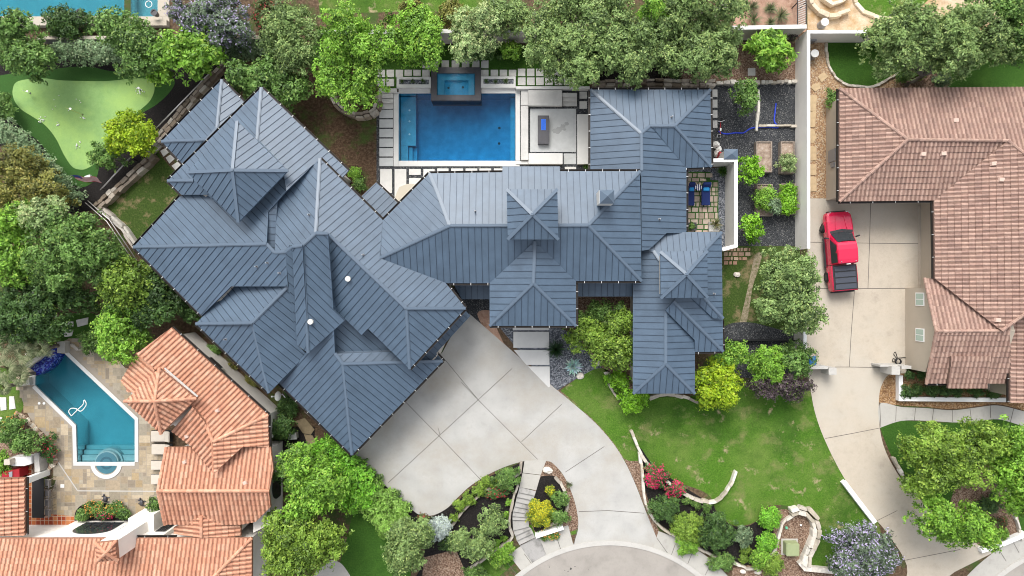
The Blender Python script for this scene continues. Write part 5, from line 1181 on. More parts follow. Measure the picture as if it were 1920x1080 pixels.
boulder(1457, 1038, 4, 'small white rock left of the utility box', 6); boulder(1381, 515, 7, 'small pale rock on the side lawn', 7); boulder(1138, 700, 6, 'upright pale rock at the lawn corner', 8)
boulder(55, 664, 7, 'white rock among the palms', 9)

wall_run('edging_fence', [(1357, 637), (1506, 639)], .6, .06, M['black'], 'low black metal edging between the side lawn gravel and the dark strip')
# ------------------------------------------------------------ stairs, entry slabs
st = thing('garden_stairs', 'curving weathered concrete stairs from the driveway down to the sidewalk', 'stairs', P(985, 940))
mb = MB(); prism_px(mb, [(983.5, 863.5), (1024, 863.5), (1014, 890), (980, 886)], 0, .036); mb.build('landing', M['walk_concrete'], st)
mb = MB(); prism_px(mb, [(979.5, 887), (1013.6, 891), (1005.5, 919), (974, 913)], 0, .036); mb.build('landing', M['walk_concrete'], st)
SL_ = [((974, 913), (1005, 921)), ((972, 922), (1002, 929)), ((969, 931), (1000, 938)), ((967, 940), (998, 947)), ((965, 949), (996, 955)), ((962, 958), (992, 963)), ((961, 967), (991, 970)), ((961, 974), (991, 975)), ((962, 994), (992, 987)),
       ((966, 1004), (996, 991)), ((969, 1013), (1000, 999)), ((974, 1021), (1003, 1007))]
for (a, b), (c, d) in zip(SL_, SL_[1:]):
    q = W2([a, b, d, c]); g = .02; mb = MB(); hi_ = .17
    mb.add([(x, y, 0) for x, y in q] + [(q[0][0], q[0][1], .02), (q[1][0], q[1][1], .02), (q[2][0], q[2][1] + g, hi_), (q[3][0], q[3][1] + g, hi_)], [(3, 2, 1, 0), (4, 5, 6, 7), (0, 1, 5, 4), (1, 2, 6, 5), (2, 3, 7, 6), (3, 0, 4, 7)])
    mb.build('step', M['old_concrete'], st)
mb = MB(); prism_px(mb, [(975, 1023), (1005, 1008.5), (1014, 1014), (1026, 1044), (998, 1055)], 0, .04); mb.build('landing', M['old_concrete'], st)
for q, l in (([(962, 613), (1029, 613), (1029, 619), (962, 619)], 'narrow pale slab at the entry, nearest the porch roof'), ([(962.5, 622), (1029.5, 622), (1029.5, 652), (962.5, 652)], 'first full pale slab of the entry walk'),
             ([(963, 656), (1030, 656.5), (1030, 684), (987, 684)], 'second pale slab of the entry walk'), ([(990, 687), (1030.5, 687), (1031, 725), (1028, 726)], 'triangular pale slab of the entry walk beside the driveway')):
    paver(q, M['pool_white'], l, None, .06)
for i, (y0, y1) in enumerate(((168, 182), (187, 202), (207, 221), (226, 240))): paver(rect(1333, y0, 1345, y1), M['paver'], '%s square slab from the top of the path along the east roof edge' % ORD[i], 'slabs along the east eave', .04)
paver(rect(1402, 128, 1416, 142), M['paver'], 'single square paver on brown mulch near the small tree', None, .05)
for i, q in enumerate(([(1533, 144), (1544, 135), (1553, 143), (1540, 155)], [(1524, 158), (1536, 156), (1538, 166), (1528, 172), (1520, 165)], [(1517, 178), (1532, 179), (1529, 207), (1517, 210)], [(1517, 212), (1530, 206), (1528, 238), (1517, 239)], [(1517, 240), (1526, 243), (1531, 258), (1525, 268), (1517, 268)], [(1517, 273), (1529, 275), (1531, 300), (1517, 302)], [(1517, 308), (1530, 308), (1530, 328), (1517, 329)], [(1517, 331), (1530, 332), (1531, 358), (1517, 360)])):
    paver(q, mat('sandstone', (.50, .37, .22), .9, var=.15) if i == 0 else bpy.data.materials['sandstone'], '%s flat sandstone slab from the top along the tall cream wall' % ORD[i], 'sandstone stepping slabs', .05, 'stepping_stone')
for q, l in (([(0, 745), (12, 745), (13, 768), (2, 770)], 'left'), ([(18, 743), (27, 743), (30, 766), (18, 768)], 'middle'), ([(-4, 780), (5, 783), (2, 792), (-4, 794)], 'lowest')): paver(q, M['paver'], l + ' stone slab in the grass left of the teal pool', None, .05, 'stepping_stone')
for q, l in (([(114, 611), (138, 620), (135, 630), (122, 632)], 'lower left'), ([(123, 602), (138, 603), (138, 612), (128, 612)], 'upper left'), ([(143, 600), (166, 595), (165, 608), (146, 613)], 'right')): paver(q, M['paver'], l + ' stepping stone in the shade under the western trees', None, .05, 'stepping_stone')
for q, l in (([(301, 283), (310, 278), (317, 286), (307, 294)], 'nearest the concrete steps'), ([(311, 296), (320, 290), (328, 298), (318, 307)], 'middle one'), ([(322, 311), (334, 303), (341, 311), (330, 320)], 'farthest from the steps')): paver(q, M['paver'], 'pale slab along the north-west eave, ' + l, None, .05, 'stepping_stone')
bs = thing('corner_steps', 'three pale concrete steps through the north-west rock wall', 'steps', P(288, 280))
for i in range(3):
    mb = MB(); o = i * 6.5; q = [(272 + o, 284 - o * .1 + 0), (291 + o * .6, 262 + o * .6), (297 + o * .6, 268 + o * .6), (278 + o, 291 - o * .1)]
    prism_px(mb, [(270 + o * .75, 283 + o * .65), (291 + o * .75, 262 + o * .65), (296 + o * .75, 266.5 + o * .65), (275 + o * .75, 287.5 + o * .65)], 0, .5 - i * .15); mb.build('step', M['walk_concrete'], bs)
for q, l in (([(553, 790), (572, 783), (590, 805), (583, 815), (568, 812)], 'upper brown flagstone between the houses'), ([(570, 814), (586, 816), (594, 830), (578, 836)], 'lower brown flagstone between the houses')): paver(q, mat('brown_flag', (.22, .17, .10), .9, var=.2) if 'upper' in l else bpy.data.materials['brown_flag'], l, None, .05, 'stepping_stone')
# stone paving of the courtyard: one sheet of irregular slabs
rr = random.Random(9); mb = MB()
def shade(r_, pal): g_ = r_.uniform(.82, 1.15); return tuple(v * g_ for v in r_.choice(pal))
def slabs(mb, x0, y0, x1, y1, cell, pal, z=.03, keep=None):
    y = y0
    while y < y1 - 2:
        h = rr.uniform(.7, 1.25) * cell; h = min(h, y1 - y); x = x0
        while x < x1 - 2:
            w_ = min(rr.uniform(.6, 1.6) * cell, x1 - x); g = rr.uniform(.7, 1.25)
            if (keep is None or keep(x + w_ / 2, y + h / 2)) and w_ > 3:
                q = [(x + g, y + g), (x + w_ - g, y + g * rr.uniform(.5, 1.5)), (x + w_ - g * rr.uniform(.6, 1.6), y + h - g), (x + g, y + h - g)]
                mb.prism(W2(q), 0.017, z, 0, shade(rr, pal))
            x += w_
        y += h
slabs(mb, 1288, 324, 1346, 438, 10, ((.42, .35, .28), (.50, .42, .33), (.36, .29, .22), (.46, .36, .29)), keep=lambda x, y: y > 340 or x < 1332)
struct('courtyard_paving', mb, M['stone_tint'])
mb = MB(); slabs(mb, 1356, 464, 1412, 497, 8, ((.42, .28, .20), (.50, .36, .26), (.36, .22, .15)), .05, keep=lambda x, y: (x - 1356) ** 2 / 54 ** 2 + (y - 462) ** 2 / 34 ** 2 < 1); struct('flagstone_apron', mb, M['stone_tint'])

# ------------------------------------------------------------ service yard
PL = (('largest raised wooden bed of bare soil', 1418, 265, 1448, 323), ('narrow raised wooden bed with a pale shrub', 1464, 265, 1490, 325), ('raised wooden bed with two leafy plants', 1419, 345, 1449, 405), ('raised wooden bed filled with clipped bright hedge', 1465, 344, 1492, 402))
for l, x0, y0, x1, y1 in PL:
    t = thing('raised_bed', l, 'planter', P((x0 + x1) / 2 * .99 + 9, (y0 + y1) / 2)); zz = .5
    o_, i_ = rect(x0, y0, x1, y1), rect(x0 + 2.2, y0 + 2.2, x1 - 2.2, y1 - 2.2)
    mb = MB(); mb.ring(W2(o_, zz), W2(i_, zz), 0, zz); mb.build('planter_box', M['grey_wood'], t, bevel=.01)
    mb = MB(); mb.sheet(W2(i_, zz), zz - .08); mb.build('soil', ramp_mat('bed_soil', [(.3, (.14, .09, .07)), (.5, (.34, .26, .20)), (.7, (.50, .42, .36))], 3, bump=1) if 'bed_soil' not in bpy.data.materials else bpy.data.materials['bed_soil'], t, fixn=False)
mb = MB(); mb.tube([P(x, y, .04) for x, y in smooth([(1347, 246), (1360, 251), (1380, 249), (1394, 249), (1407, 241), (1422, 239), (1440, 238), (1459, 239), (1452, 228), (1453, 212), (1455, 194)], False)], .055)
one(mb, 'garden_hose', M['blue_hose'], 'bright blue flat hose lying across the dark gravel yard', 'hose', smooth_=True)
def lounger(x0, y0, x1, y1, label):
    t = thing('sun_lounger', label, 'lounger', P((x0 + x1) / 2, (y0 + y1) / 2), 'navy loungers in the courtyard'); c = P((x0 + x1) / 2, 0, .35).x; w_ = (x1 - x0) * S * .97
    a, b = P(0, y0, .35).y, P(0, y1, .35).y; L = a - b
    mb = MB(); mb.box(c, b + L * .36, .30, .42, w_, L * .72); mb.build('seat_cushion', M['navy'], t, bevel=.03)
    mb = MB(); mb.obox((c, b + L * .72, .36), (c, a - .05, .68), w_, .1); mb.build('back_cushion', M['navy'], t, bevel=.03)
    mb = MB(); mb.box(c, a - .12, .68, .82, w_ * .95, .25); mb.build('headrest', M['navy'], t, bevel=.05)
    mb = MB(); mb.box(c, b + L * .72, .44, .58, w_ * .8, .34, top=.8); mb.build('pillow', M['sky_blue'], t, bevel=.03)
    for dx in (-1, 1):
        for yy in (b + .1, a - .25): mb = MB(); mb.box(c + dx * w_ * .42, yy, .02, .30, .05, .05); mb.build('leg', M['black'], t)
lounger(1289.5, 343, 1302, 385.5, 'navy sun lounger with light blue pillow nearest the east roof'); lounger(1315, 343, 1331.5, 385, 'navy sun lounger with light blue pillow beside the striped stool')
t = thing('striped_stool', 'small round stool with blue and white striped cushion between the loungers', 'stool', P(1309.5, 351.5))
q = P(1309.5, 351.5, .4); mb = MB(); mb.cyl(q.x, q.y, .03, .38, .16, n=16); mb.build('base', M['chrome'], t)
mb = MB()
for i in range(7): mb.box(q.x - .21 + i * .07, q.y, .39, .45, .068, 2 * math.sqrt(max(.01, .235 ** 2 - (-.21 + i * .07) ** 2)), mi=i % 2)
mb.build('cushion', [M['white_paint'], M['navy']], t)
for x0, y0, x1, y1, l, m in ((1289, 417, 1306, 432, 'dark square planter box in the south corner of the courtyard', 'granite'), (1330, 416, 1349, 434, 'pale square stone planter with a spiky yucca', 'travertine')):
    mb = MB(); mb.ring(W2(rect(x0, y0, x1, y1), .4), W2(rect(x0 + 2, y0 + 2, x1 - 2, y1 - 2), .4), .02, .4); mb.prism(W2(rect(x0 + 2, y0 + 2, x1 - 2, y1 - 2), .4), .02, .3); one(mb, 'planter_box', M[m], l, 'planter')
# bicycle leaning by the east eave
bk = thing('bicycle', 'small red and white bicycle leaning under the east eave', 'bicycle', P(1350, 240)); c = P(1347, 240, .4)
for dy in (-.45, .45):
    mb = MB(); n = 20; mb.tube([(c.x + .18 + .30 * math.cos(2 * math.pi * i / n) * .35, c.y + dy + .3 * math.cos(2 * math.pi * i / n) * .94, .34 + .3 * math.sin(2 * math.pi * i / n)) for i in range(n + 1)], .022, 6); w_ = mb.build('wheel', M['rubber'], bk)
mb = MB(); mb.tube([(c.x + .18, c.y - .45, .34), (c.x + .12, c.y - .1, .34), (c.x + .05, c.y + .3, .75), (c.x + .18, c.y + .45, .34)], .03, 6); mb.tube([(c.x + .05, c.y + .3, .75), (c.x + .08, c.y - .15, .72), (c.x + .12, c.y - .1, .34)], .028, 6); mb.build('frame', M['red_metal'], bk)
mb = MB(); mb.box(c.x + .05, c.y - .2, .76, .82, .14, .26, top=.7); mb.build('saddle', M['white_paint'], bk, bevel=.02)
mb = MB(); mb.tube([(c.x - .2, c.y + .38, .95), (c.x + .04, c.y + .34, .95), (c.x + .28, c.y + .42, .95)], .025, 6); mb.build('handlebar', M['chrome'], bk)
mb = MB(); n = 18; mb.tube([P(1348 + 3.4 * math.cos(2 * math.pi * i / n), 255 + 3.4 * math.sin(2 * math.pi * i / n), .06) for i in range(n + 1)], .03, 6); one(mb, 'wire_hoop', M['chrome'], 'pale wire hoop on the gravel below the bicycle', 'hoop')
ct = thing('covered_cart', 'cart under a crumpled white cover north of the courtyard wall', 'cart', P(1348, 282)); rr = random.Random(12)
mb = MB(); q = P(1347, 272, .8)
for dx, dy, sx, sy, z in ((-.1, .1, .55, .5, .8), (.12, -.25, .4, .6, .7), (.02, -.55, .35, .5, .6)): mb.ball(q.x + dx, q.y + dy, z * .5, sx * .55, sy * .55, z * .5, 8, 6, jit=.2, rnd=rr)
mb.build('cover', M['stucco'], ct)
mb = MB(); q = P(1351, 289, .9); mb.box(q.x, q.y, .05, .95, .26, .5, .15, top=.7); mb.build('folded_umbrella', M['red_metal'], ct, bevel=.03)
pq = thing('gate_post', 'square post with a small pale metal hat beside the covered cart', 'pillar', P(1372, 290)); a = P(1371, 288.5, 2.3)
mb = MB(); mb.box(a.x, a.y, 0, 2.2, .8, .55); mb.build('post', M['stucco'], pq); mb = MB(); mb.box(a.x, a.y, 2.21, 2.24, 1.0, .72); mb.box(a.x, a.y, 2.24, 2.45, 1.0, .72, top=.03); mb.build('post_cap', M['cap'], pq)

# ------------------------------------------------------------ pickup truck
def truck():
    t = thing('pickup_truck', 'shiny red crew-cab pickup with black folding bed cover on the tan court', 'pickup truck', P(1566, 471), rz=R(4.6))
    t.location = (P(1577, 471, .9).x, P(1577, 471, .9).y, 0)
    def bld(mb, name, m, par=None, **k):
        # local coordinates: shift by the thing's world position so that build() keeps them local
        off_ = parent_loc(par or t); mb.v = [(v[0] + off_[0], v[1] + off_[1], v[2] + off_[2]) for v in mb.v]; return mb.build(name, m, par or t, **k)
    def loft(secs, n=None):
        mb = MB(); vs = []; k = len(secs[0])
        for s_ in secs: vs += s_
        fs = []
        for i in range(len(secs) - 1):
            for j in range(k): j2 = (j + 1) % k; fs.append((i*k+j, i*k+j2, (i+1)*k+j2, (i+1)*k+j))
        fs += [tuple(range(k - 1, -1, -1)), tuple(range((len(secs)-1)*k, len(secs)*k))]; mb.add(vs, fs); return mb
    def sec(y, hw, zb, zt, rt=.10, crown=.0, hwt=None):
        hwt = hwt or hw * .96
        return [(-hw, y, zb), (hw, y, zb), (hw * 1.0, y, zb + (zt - zb) * .55), (hwt, y, zt - rt * .6), (hwt - rt, y, zt), (0, y, zt + crown), (-hwt + rt, y, zt), (-hwt, y, zt - rt * .6), (-hw, y, zb + (zt - zb) * .55)]
    body = loft([sec(2.93, .62, .55, .82, .08, hwt=.55), sec(2.86, .82, .45, .98, .1, .01, .76), sec(2.65, .93, .42, 1.06, .12, .02, .88), sec(2.2, .97, .42, 1.12, .12, .03), sec(1.5, .97, .42, 1.17, .1, .03), sec(1.15, .96, .42, 1.18, .08, .02), sec(.6, .95, .42, 1.16, .06), sec(-.9, .95, .42, 1.16, .06), sec(-.98, .95, .42, 1.16, .06)])
    bo = bld(body, 'body', M['red_paint'], smooth_=False, bevel=.02)
    bed = loft([sec(-1.02, .96, .45, 1.20, .06), sec(-1.5, .99, .45, 1.20, .06), sec(-2.2, .99, .45, 1.20, .06), sec(-2.75, .95, .45, 1.19, .06), sec(-2.9, .91, .5, 1.17, .06)])
    bld(bed, 'bed', M['red_paint'], bevel=.02)
    cab = loft([[(-.86, 1.25, 1.15), (.86, 1.25, 1.15), (.70, .62, 1.82), (-.70, .62, 1.82)], [(-.90, .95, 1.15), (.90, .95, 1.15), (.72, .42, 1.88), (-.72, .42, 1.88)],
                [(-.91, .2, 1.15), (.91, .2, 1.15), (.73, .1, 1.92), (-.73, .1, 1.92)], [(-.91, -.6, 1.15), (.91, -.6, 1.15), (.72, -.6, 1.91), (-.72, -.6, 1.91)], [(-.89, -.98, 1.15), (.89, -.98, 1.15), (.70, -.90, 1.87), (-.70, -.90, 1.87)]])
    bld(cab, 'cab', M['red_paint'], bevel=.035)
    mb = MB(); mb.add([(-.78, 1.30, 1.185), (-.30, 1.40, 1.20), (.30, 1.40, 1.20), (.78, 1.30, 1.185), (.64, .66, 1.835), (.25, .72, 1.85), (-.25, .72, 1.85), (-.64, .66, 1.835)], [(0, 1, 6, 7), (1, 2, 5, 6), (2, 3, 4, 5)]); bld(mb, 'windshield', M['glass'])
    mb = MB(); mb.add([(-.86, 1.50, 1.195), (0, 1.62, 1.225), (.86, 1.50, 1.195), (.80, 1.32, 1.20), (0, 1.42, 1.23), (-.80, 1.32, 1.20)], [(0, 1, 4, 5), (1, 2, 3, 4)]); bld(mb, 'cowl', M['trim'])
    for s_ in (-1, 1):
        mb = MB(); mb.add([(s_ * .915, .92, 1.20), (s_ * .920, -.85, 1.20), (s_ * .75, -.80, 1.80), (s_ * .76, .42, 1.80)], [(0, 1, 2, 3)]); bld(mb, 'side_window', M['glass'])
        mb = MB(); mb.box(s_ * 1.01, -.05, .40, .47, .16, 2.2); bld(mb, 'running_board', M['trim'], bevel=.02)
        for k in range(14): pass
        mb = MB(); mb.box(s_ * 1.16, 1.02, 1.12, 1.32, .26, .10, s_ * .25); mb.obox((s_ * .92, 1.0, 1.16), (s_ * 1.10, 1.02, 1.18), .06, .05); bld(mb, 'mirror', M['trim'], bevel=.02)
        mb = MB(); mb.box(s_ * .66, 2.80, .78, .97, .30, .16, s_ * -.35); bld(mb, 'headlight', M['chrome'], bevel=.03)
        mb = MB(); mb.box(s_ * .86, -2.90, .72, 1.08, .14, .07); bld(mb, 'tail_light', M['red_metal'])
        mb = MB(); mb.obox((s_ * .30, 2.62, 1.105), (s_ * .42, 1.62, 1.215), .05, .018); bld(mb, 'hood_crease', M['red_paint'])
        for y, st_ in ((1.85, -.42), (-1.85, 0)):
            x_ = s_ * (.90 if y > 0 else .90); c_, s2 = math.cos(st_), math.sin(st_)
            def wh(r, x0, x1, m, nm, par):
                mb = MB(); n = 24; vs = []
                for xx, rr_ in ((x0, r * .93), (x0 + (x1 - x0) * .15, r), (x1 - (x1 - x0) * .15, r), (x1, r * .93)):
                    for i in range(n):
                        a = 2 * math.pi * i / n; ly = rr_ * math.cos(a); lx = xx
                        vs.append((x_ + lx * c_ - ly * s2, y + lx * s2 + ly * c_, .40 + rr_ * math.sin(a)))
                mb.add(vs, [tuple(range(n)), tuple(range(4*n-1, 3*n-1, -1))] + [(q * n + i, q * n + (i + 1) % n, (q + 1) * n + (i + 1) % n, (q + 1) * n + i) for q in range(3) for i in range(n)])
                return bld(mb, nm, m, par)
            out = .13 if y > 0 else .12
            ty = wh(.40, -.13, .13, M['rubber'], 'wheel', None); wh(.24, s_ * .10 - .03, s_ * .10 + .05 if s_ > 0 else s_ * .10 + .03, M['chrome'], 'rim', ty) if False else None
            mb = MB(); n = 18; xx = s_ * .135; mb.add([(x_ + xx * c_ - .22 * math.cos(2*math.pi*i/n) * s2, y + xx * s2 + .22 * math.cos(2*math.pi*i/n) * c_, .40 + .22 * math.sin(2*math.pi*i/n)) for i in range(n)], [tuple(range(n))]); bld(mb, 'rim', M['trim'], ty)
            mb = MB(); mb.box(x_ + s_ * .03, y, .79, .86, .22, .86, top=.9); bld(mb, 'fender_flare', M['red_paint'], bevel=.03)
    mb = MB(); mb.box(0, 2.92, .45, .68, 1.45, .16); bld(mb, 'front_bumper', M['trim'], bevel=.05)
    mb = MB(); mb.box(0, 2.90, .69, .90, 1.0, .10); bld(mb, 'grille', M['trim'], bevel=.03)
    mb = MB(); mb.box(0, -2.98, .50, .70, 1.75, .14); bld(mb, 'rear_bumper', M['trim'], bevel=.04)
    tn = MB(); tn.box(0, -1.93, 1.20, 1.225, 1.76, 1.80); tc_ = bld(tn, 'bed_cover', M['trim'], bevel=.01)
    for i in range(4):
        mb = MB(); mb.box(0, -1.27 - i * .44, 1.228, 1.252, 1.54, .38); bld(mb, 'cover_panel', M['tonneau'], tc_, bevel=.012)
    for x_ in (-.52, .52): mb = MB(); mb.cyl(x_, -.78, 1.90, 1.93, .035, n=10); bld(mb, 'roof_stud', M['chrome'])
    mb = MB(); mb.box(0, -.97, 1.83, 1.87, .30, .05); bld(mb, 'brake_light', M['white_paint'])
    for x_ in (-.3, .3): mb = MB(); mb.obox((x_, 1.33, 1.21), (x_ + .38, 1.18, 1.36), .02, .015); bld(mb, 'wiper', M['black'])
    return t
truck()

# ------------------------------------------------------------ small things
mb = MB(); q = P(1524, 676, .9); mb.box(q.x, q.y, 0.03, .85, .42, .5, top=1.12); mb.box(q.x, q.y, .855, .93, .52, .62); one(mb, 'recycling_bin', M['bin_blue'], 'blue recycling bin behind the cream gate wall', 'bin', bevel=.02)
hr = thing('hose_reel', 'black hose reel with tangled hose by the gate pillar', 'hose reel', P(1684, 674)); q = P(1684.5, 678, .4)
mb = MB()
for k in range(4): n = 20; mb.tube([(q.x + .20 * math.cos(2*math.pi*i/n), q.y + .20 * math.sin(2*math.pi*i/n), .3 + k * .05) for i in range(n + 1)], .03, 6)
mb.build('coil', M['black'], hr)
mb = MB(); mb.tube([P(x, y, .08) for x, y in smooth([(1682, 676), (1675, 672), (1674, 678), (1681, 673), (1676, 664), (1679, 660), (1682, 668), (1684, 671), (1698, 670)], False)], .022, 6); mb.build('loose_hose', M['black'], hr)
for x, y, l, m in ((1547, 41, 'round galvanised drum beside the curved stone seat', 'chrome'), (1528, 100, 'round grey drum lid on the river rock bed', 'pipe')):
    t = thing('metal_drum', l, 'drum', P(x, y)); q = P(x, y, .7); mb = MB(); mb.cyl(q.x, q.y, 0.0, .66, .30, n=24); mb.build('drum', M['pipe'], t); mb = MB(); mb.cyl(q.x, q.y, .665, .72, .31, .29, n=24); mb.build('lid', M['clip'], t)
mb = MB(); q = P(1519, 78); mb.box(q.x, q.y, 0, .6, .35, .35); mb.box(q.x, q.y, .6, .64, .4, .4); one(mb, 'electric_box', M['pipe'], 'small grey box in the corner of the cream walls', 'box')
ub = thing('utility_box', 'pale green metal utility box on the mulch court', 'utility box', P(1486, 1028)); mb = MB(); q = P(1485.5, 1030, .55); mb.box(q.x, q.y, 0, .60, 1.0, .98, top=.93); mb.box(q.x, q.y, .605, .70, 1.0, .98, top=.93); mb.build('cabinet', M['util_green'], ub, bevel=.04); mb = MB(); mb.box(q.x, q.y, 0, .06, 1.25, 1.2); mb.build('base_pad', M['walk_concrete'], ub)
mb = MB(); q = P(1474, 989); mb.cyl(q.x, q.y, 0, .12, .11, .09); one(mb, 'valve_cap', mat('green_cap', (.12, .42, .26), .5), 'small green valve cap on the mulch court', 'cap')
mb = MB(); q = P(1501, 984); mb.cyl(q.x, q.y, 0, .1, .07); one(mb, 'ground_light', M['white_paint'], 'tiny white ground light on the mulch court', 'light')
ds = thing('satellite_dish', 'white satellite dish on an arm at the garage eave', 'satellite dish', P(523, 743)); q = P(523, 743, 2.9); mb = MB()
prof = [(0, 0), (.12, .01), (.24, .045), (.34, .09)]; n = 20; vs = []
for r_, d in prof: vs += [(q.x - .02 - d + .0, q.y + r_ * math.cos(2*math.pi*i/n), 2.9 + r_ * math.sin(2*math.pi*i/n) * .9) for i in range(n)]
vs2 = [(x + .02, y, z) for x, y, z in vs]; fs = [(k*n+i, k*n+(i+1)%n, (k+1)*n+(i+1)%n, (k+1)*n+i) for k in range(3) for i in range(n)]
ta = R(25); 
mb.add([(q.x + (x - q.x) * math.cos(ta) - (z - 2.9) * math.sin(ta), y, 2.9 + (x - q.x) * math.sin(ta) + (z - 2.9) * math.cos(ta)) for x, y, z in vs + vs2], fs + [tuple(i + 4 * n for i in f) for f in fs]); mb.build('dish', M['vent_white'], ds)
mb = MB(); mb.tube([(q.x, q.y, 2.88), (q.x - .42, q.y, 3.0)], .02, 6); mb.cyl(q.x - .45, q.y, 2.95, 3.06, .06, n=10); mb.build('feed_arm', M['clip'], ds)
mb = MB(); mb.tube([(q.x + .02, q.y, 2.88), (q.x + .3, q.y + .2, 3.1), (q.x + .55, q.y - .05, 3.2)], .022, 6); mb.build('mount', M['pipe'], ds)
mb = MB(); q = P(549, 818, .5); mb.box(q.x, q.y, 0, .55, .55, .42, .1); mb.box(q.x, q.y, .56, .60, .6, .46, .1); one(mb, 'air_unit', M['clip'], 'small pale equipment box beside the round dark shrub', 'equipment box')
mb = MB(); a, b = P(584, 789, 2.6), P(597, 803, 2.6); mb.obox((a.x, a.y, 1.0), (b.x, b.y, 1.0), .28, .6); one(mb, 'wall_unit', M['clip'], 'long pale box on the wall below the garage eave', 'equipment box') if False else None
# pipe rails of the north-west bed
def rail(name, pts, label, h=.95, two=.18):
    t = thing(name, label, 'railing', P(*pts[0])); v = [P(x, y, h) for x, y in pts]
    for k in (0, 1):
        mb = MB(); mb.tube([p + Vector((two * k, two * k * .8, -k * .0)) for p in v], .035, 7); mb.build('rail', M['rail'], t, smooth_=True)
    for a, b in zip(v, v[1:]):
        n = max(1, int((b - a).length / 2.4))
        for i in range(n + 1):
            p = a + (b - a) * i / n + Vector((two * .5, two * .4, 0)); mb = MB(); mb.tube([(p.x, p.y, 0), (p.x, p.y, h + .02)], .03, 6); mb.build('post', M['black'], t)
rail('pipe_railing', [(390, 140), (292, 241)], 'double silver pipe railing beside the north-west roof')
rail('pipe_railing', [(241, 298), (188, 356)], 'double silver pipe railing next to the small flag')
rail('pipe_railing', [(160, 380), (200, 415), (252, 492)], 'double pipe railing in the shade below the small lawn')
gr = thing('slatted_gate', 'cream diagonal slatted gate between red dirt and granite court', 'gate', P(1503, 20)); 
mb = MB()
for i in range(22):
    y = 3 + i * 4.2 - 45; a, b = P(1496, y + 6, 1.0), P(1510.5, y, 1.0); mb.obox(a, b, .055, .04)
mb.build('slats', M['curb'], gr)
for x in (1495.3, 1511): mb = MB(); mb.obox(P(x, -40, 1.0), P(x, 49, 1.0), .06, .05); mb.build('rail', M['black'], gr)
for x in (1495.3, 1511):
    for y in (-38, 5, 47): mb = MB(); q = P(x, y, 1.0); mb.box(q.x, q.y, 0, 1.0, .06, .06); mb.build('post', M['black'], gr)
# putting green: flags and golf balls
def pin(x, y, h, label, fl=True):
    t = thing('golf_flag', label, 'flag', P(x, y)); q = P(x, y); mb = MB(); mb.tube([(q.x, q.y, 0.01), (q.x, q.y, h)], .014, 6); mb.build('pole', M['yellow_pole'] if h > 1.5 else M['white_paint'], t)
    mb = MB(); mb.cyl(q.x, q.y, .014, .018, .07, n=14); mb.build('hole', M['black'], t)
    if fl: mb = MB(); mb.add([(q.x, q.y, h), (q.x + .28, q.y - .12, h - .1), (q.x + .42, q.y - .06, h - .02), (q.x + .1, q.y + .12, h - .32), (q.x, q.y, h - .3)], [(0, 1, 2, 3, 4)]); mb.build('pennant', M['white_paint'], t)
pin(155, 215, 1.9, 'tall golf flag with yellow pole in the middle of the putting green'); pin(57, 175, .8, 'short white golf pin at the upper left of the putting green'); pin(263, 169, .8, 'short golf pin among golf balls at the right of the putting green')
rr = random.Random(3)
for cx, cy, sx, sy, n, w_ in ((263, 172, 9, 7, 16, 'scattered at the right end of the putting green'), (80, 226, 6, 6, 11, 'bunched at the lower left edge of the putting green'), (108, 236, 4, 3, 5, 'near the left middle of the putting green'), (145, 273, 6, 6, 9, 'bunched at the south end of the putting green'), (157, 221, 3, 4, 6, 'beside the tall golf flag'), (128, 195, 40, 30, 9, 'lying alone on the open putting turf')):
    for i in range(n):
        q = P(cx + rr.gauss(0, .5) * sx, cy + rr.gauss(0, .5) * sy); mb = MB(); mb.ball(q.x, q.y, .045, .043 if w_[0] != 'l' else .035, n=7, m_=5); one(mb, 'golf_ball', M['white_paint'], 'white golf ball ' + w_, 'golf ball', 'golf balls ' + w_, smooth_=True)
# striped flag on a leaning pole
fg = thing('striped_flag', 'red white and blue striped flag on a pole at the tip of the putting green', 'flag', P(197, 345)); q = P(197, 345); mb = MB(); mb.tube([(q.x, q.y, 0), (q.x + .02, q.y, 3.9)], .022, 6); mb.build('pole', M['chrome'], fg)
mb = MB(); cols = []
for i in range(13):
    for j in range(12):
        def fpt(i_, j_):
            u, v_ = j_ / 12 * 1.35, i_ / 13 * .8
            return (q.x + .02 + u * .95 + .02 * math.sin(v_ * 9), q.y + .05 * math.sin(u * 7 + v_ * 2) - v_ * .35, 3.8 - v_ * .8 - u * .55 + .06 * math.sin(u * 6))
        mb.add([fpt(i, j), fpt(i, j + 1), fpt(i + 1, j + 1), fpt(i + 1, j)], [(0, 1, 2, 3)], 2 if (i < 6 and j < 4) else (0 if i % 2 == 0 else 1))
mb.build('cloth', [mat('flag_red', (.55, .02, .04), .8), M['white_paint'], mat('flag_blue', (.05, .07, .25), .8)], fg, fixn=False)
mb = MB(); q = P(168, 334); mb.box(q.x, q.y, 0.015, .22, .42, .36, .3); one(mb, 'ball_basket', M['white_paint'], 'small white box at the foot of the striped flag', 'box')
mb = MB(); q = P(131, 349); mb.box(q.x, q.y, 0.015, .25, .3, .34, .6, top=.7); one(mb, 'garden_light', M['clip'], 'grey garden floodlight on the black mulch', 'light')
for i, (x, y) in enumerate(((8, 160), (75, 255))): mb = MB(); q = P(x, y); mb.cyl(q.x, q.y, .009, .0125, .22, n=18); one(mb, 'drain_cover', M['turf_fringe'], ('upper', 'lower')[i] + ' round cover in the dark turf fringe', 'cover')

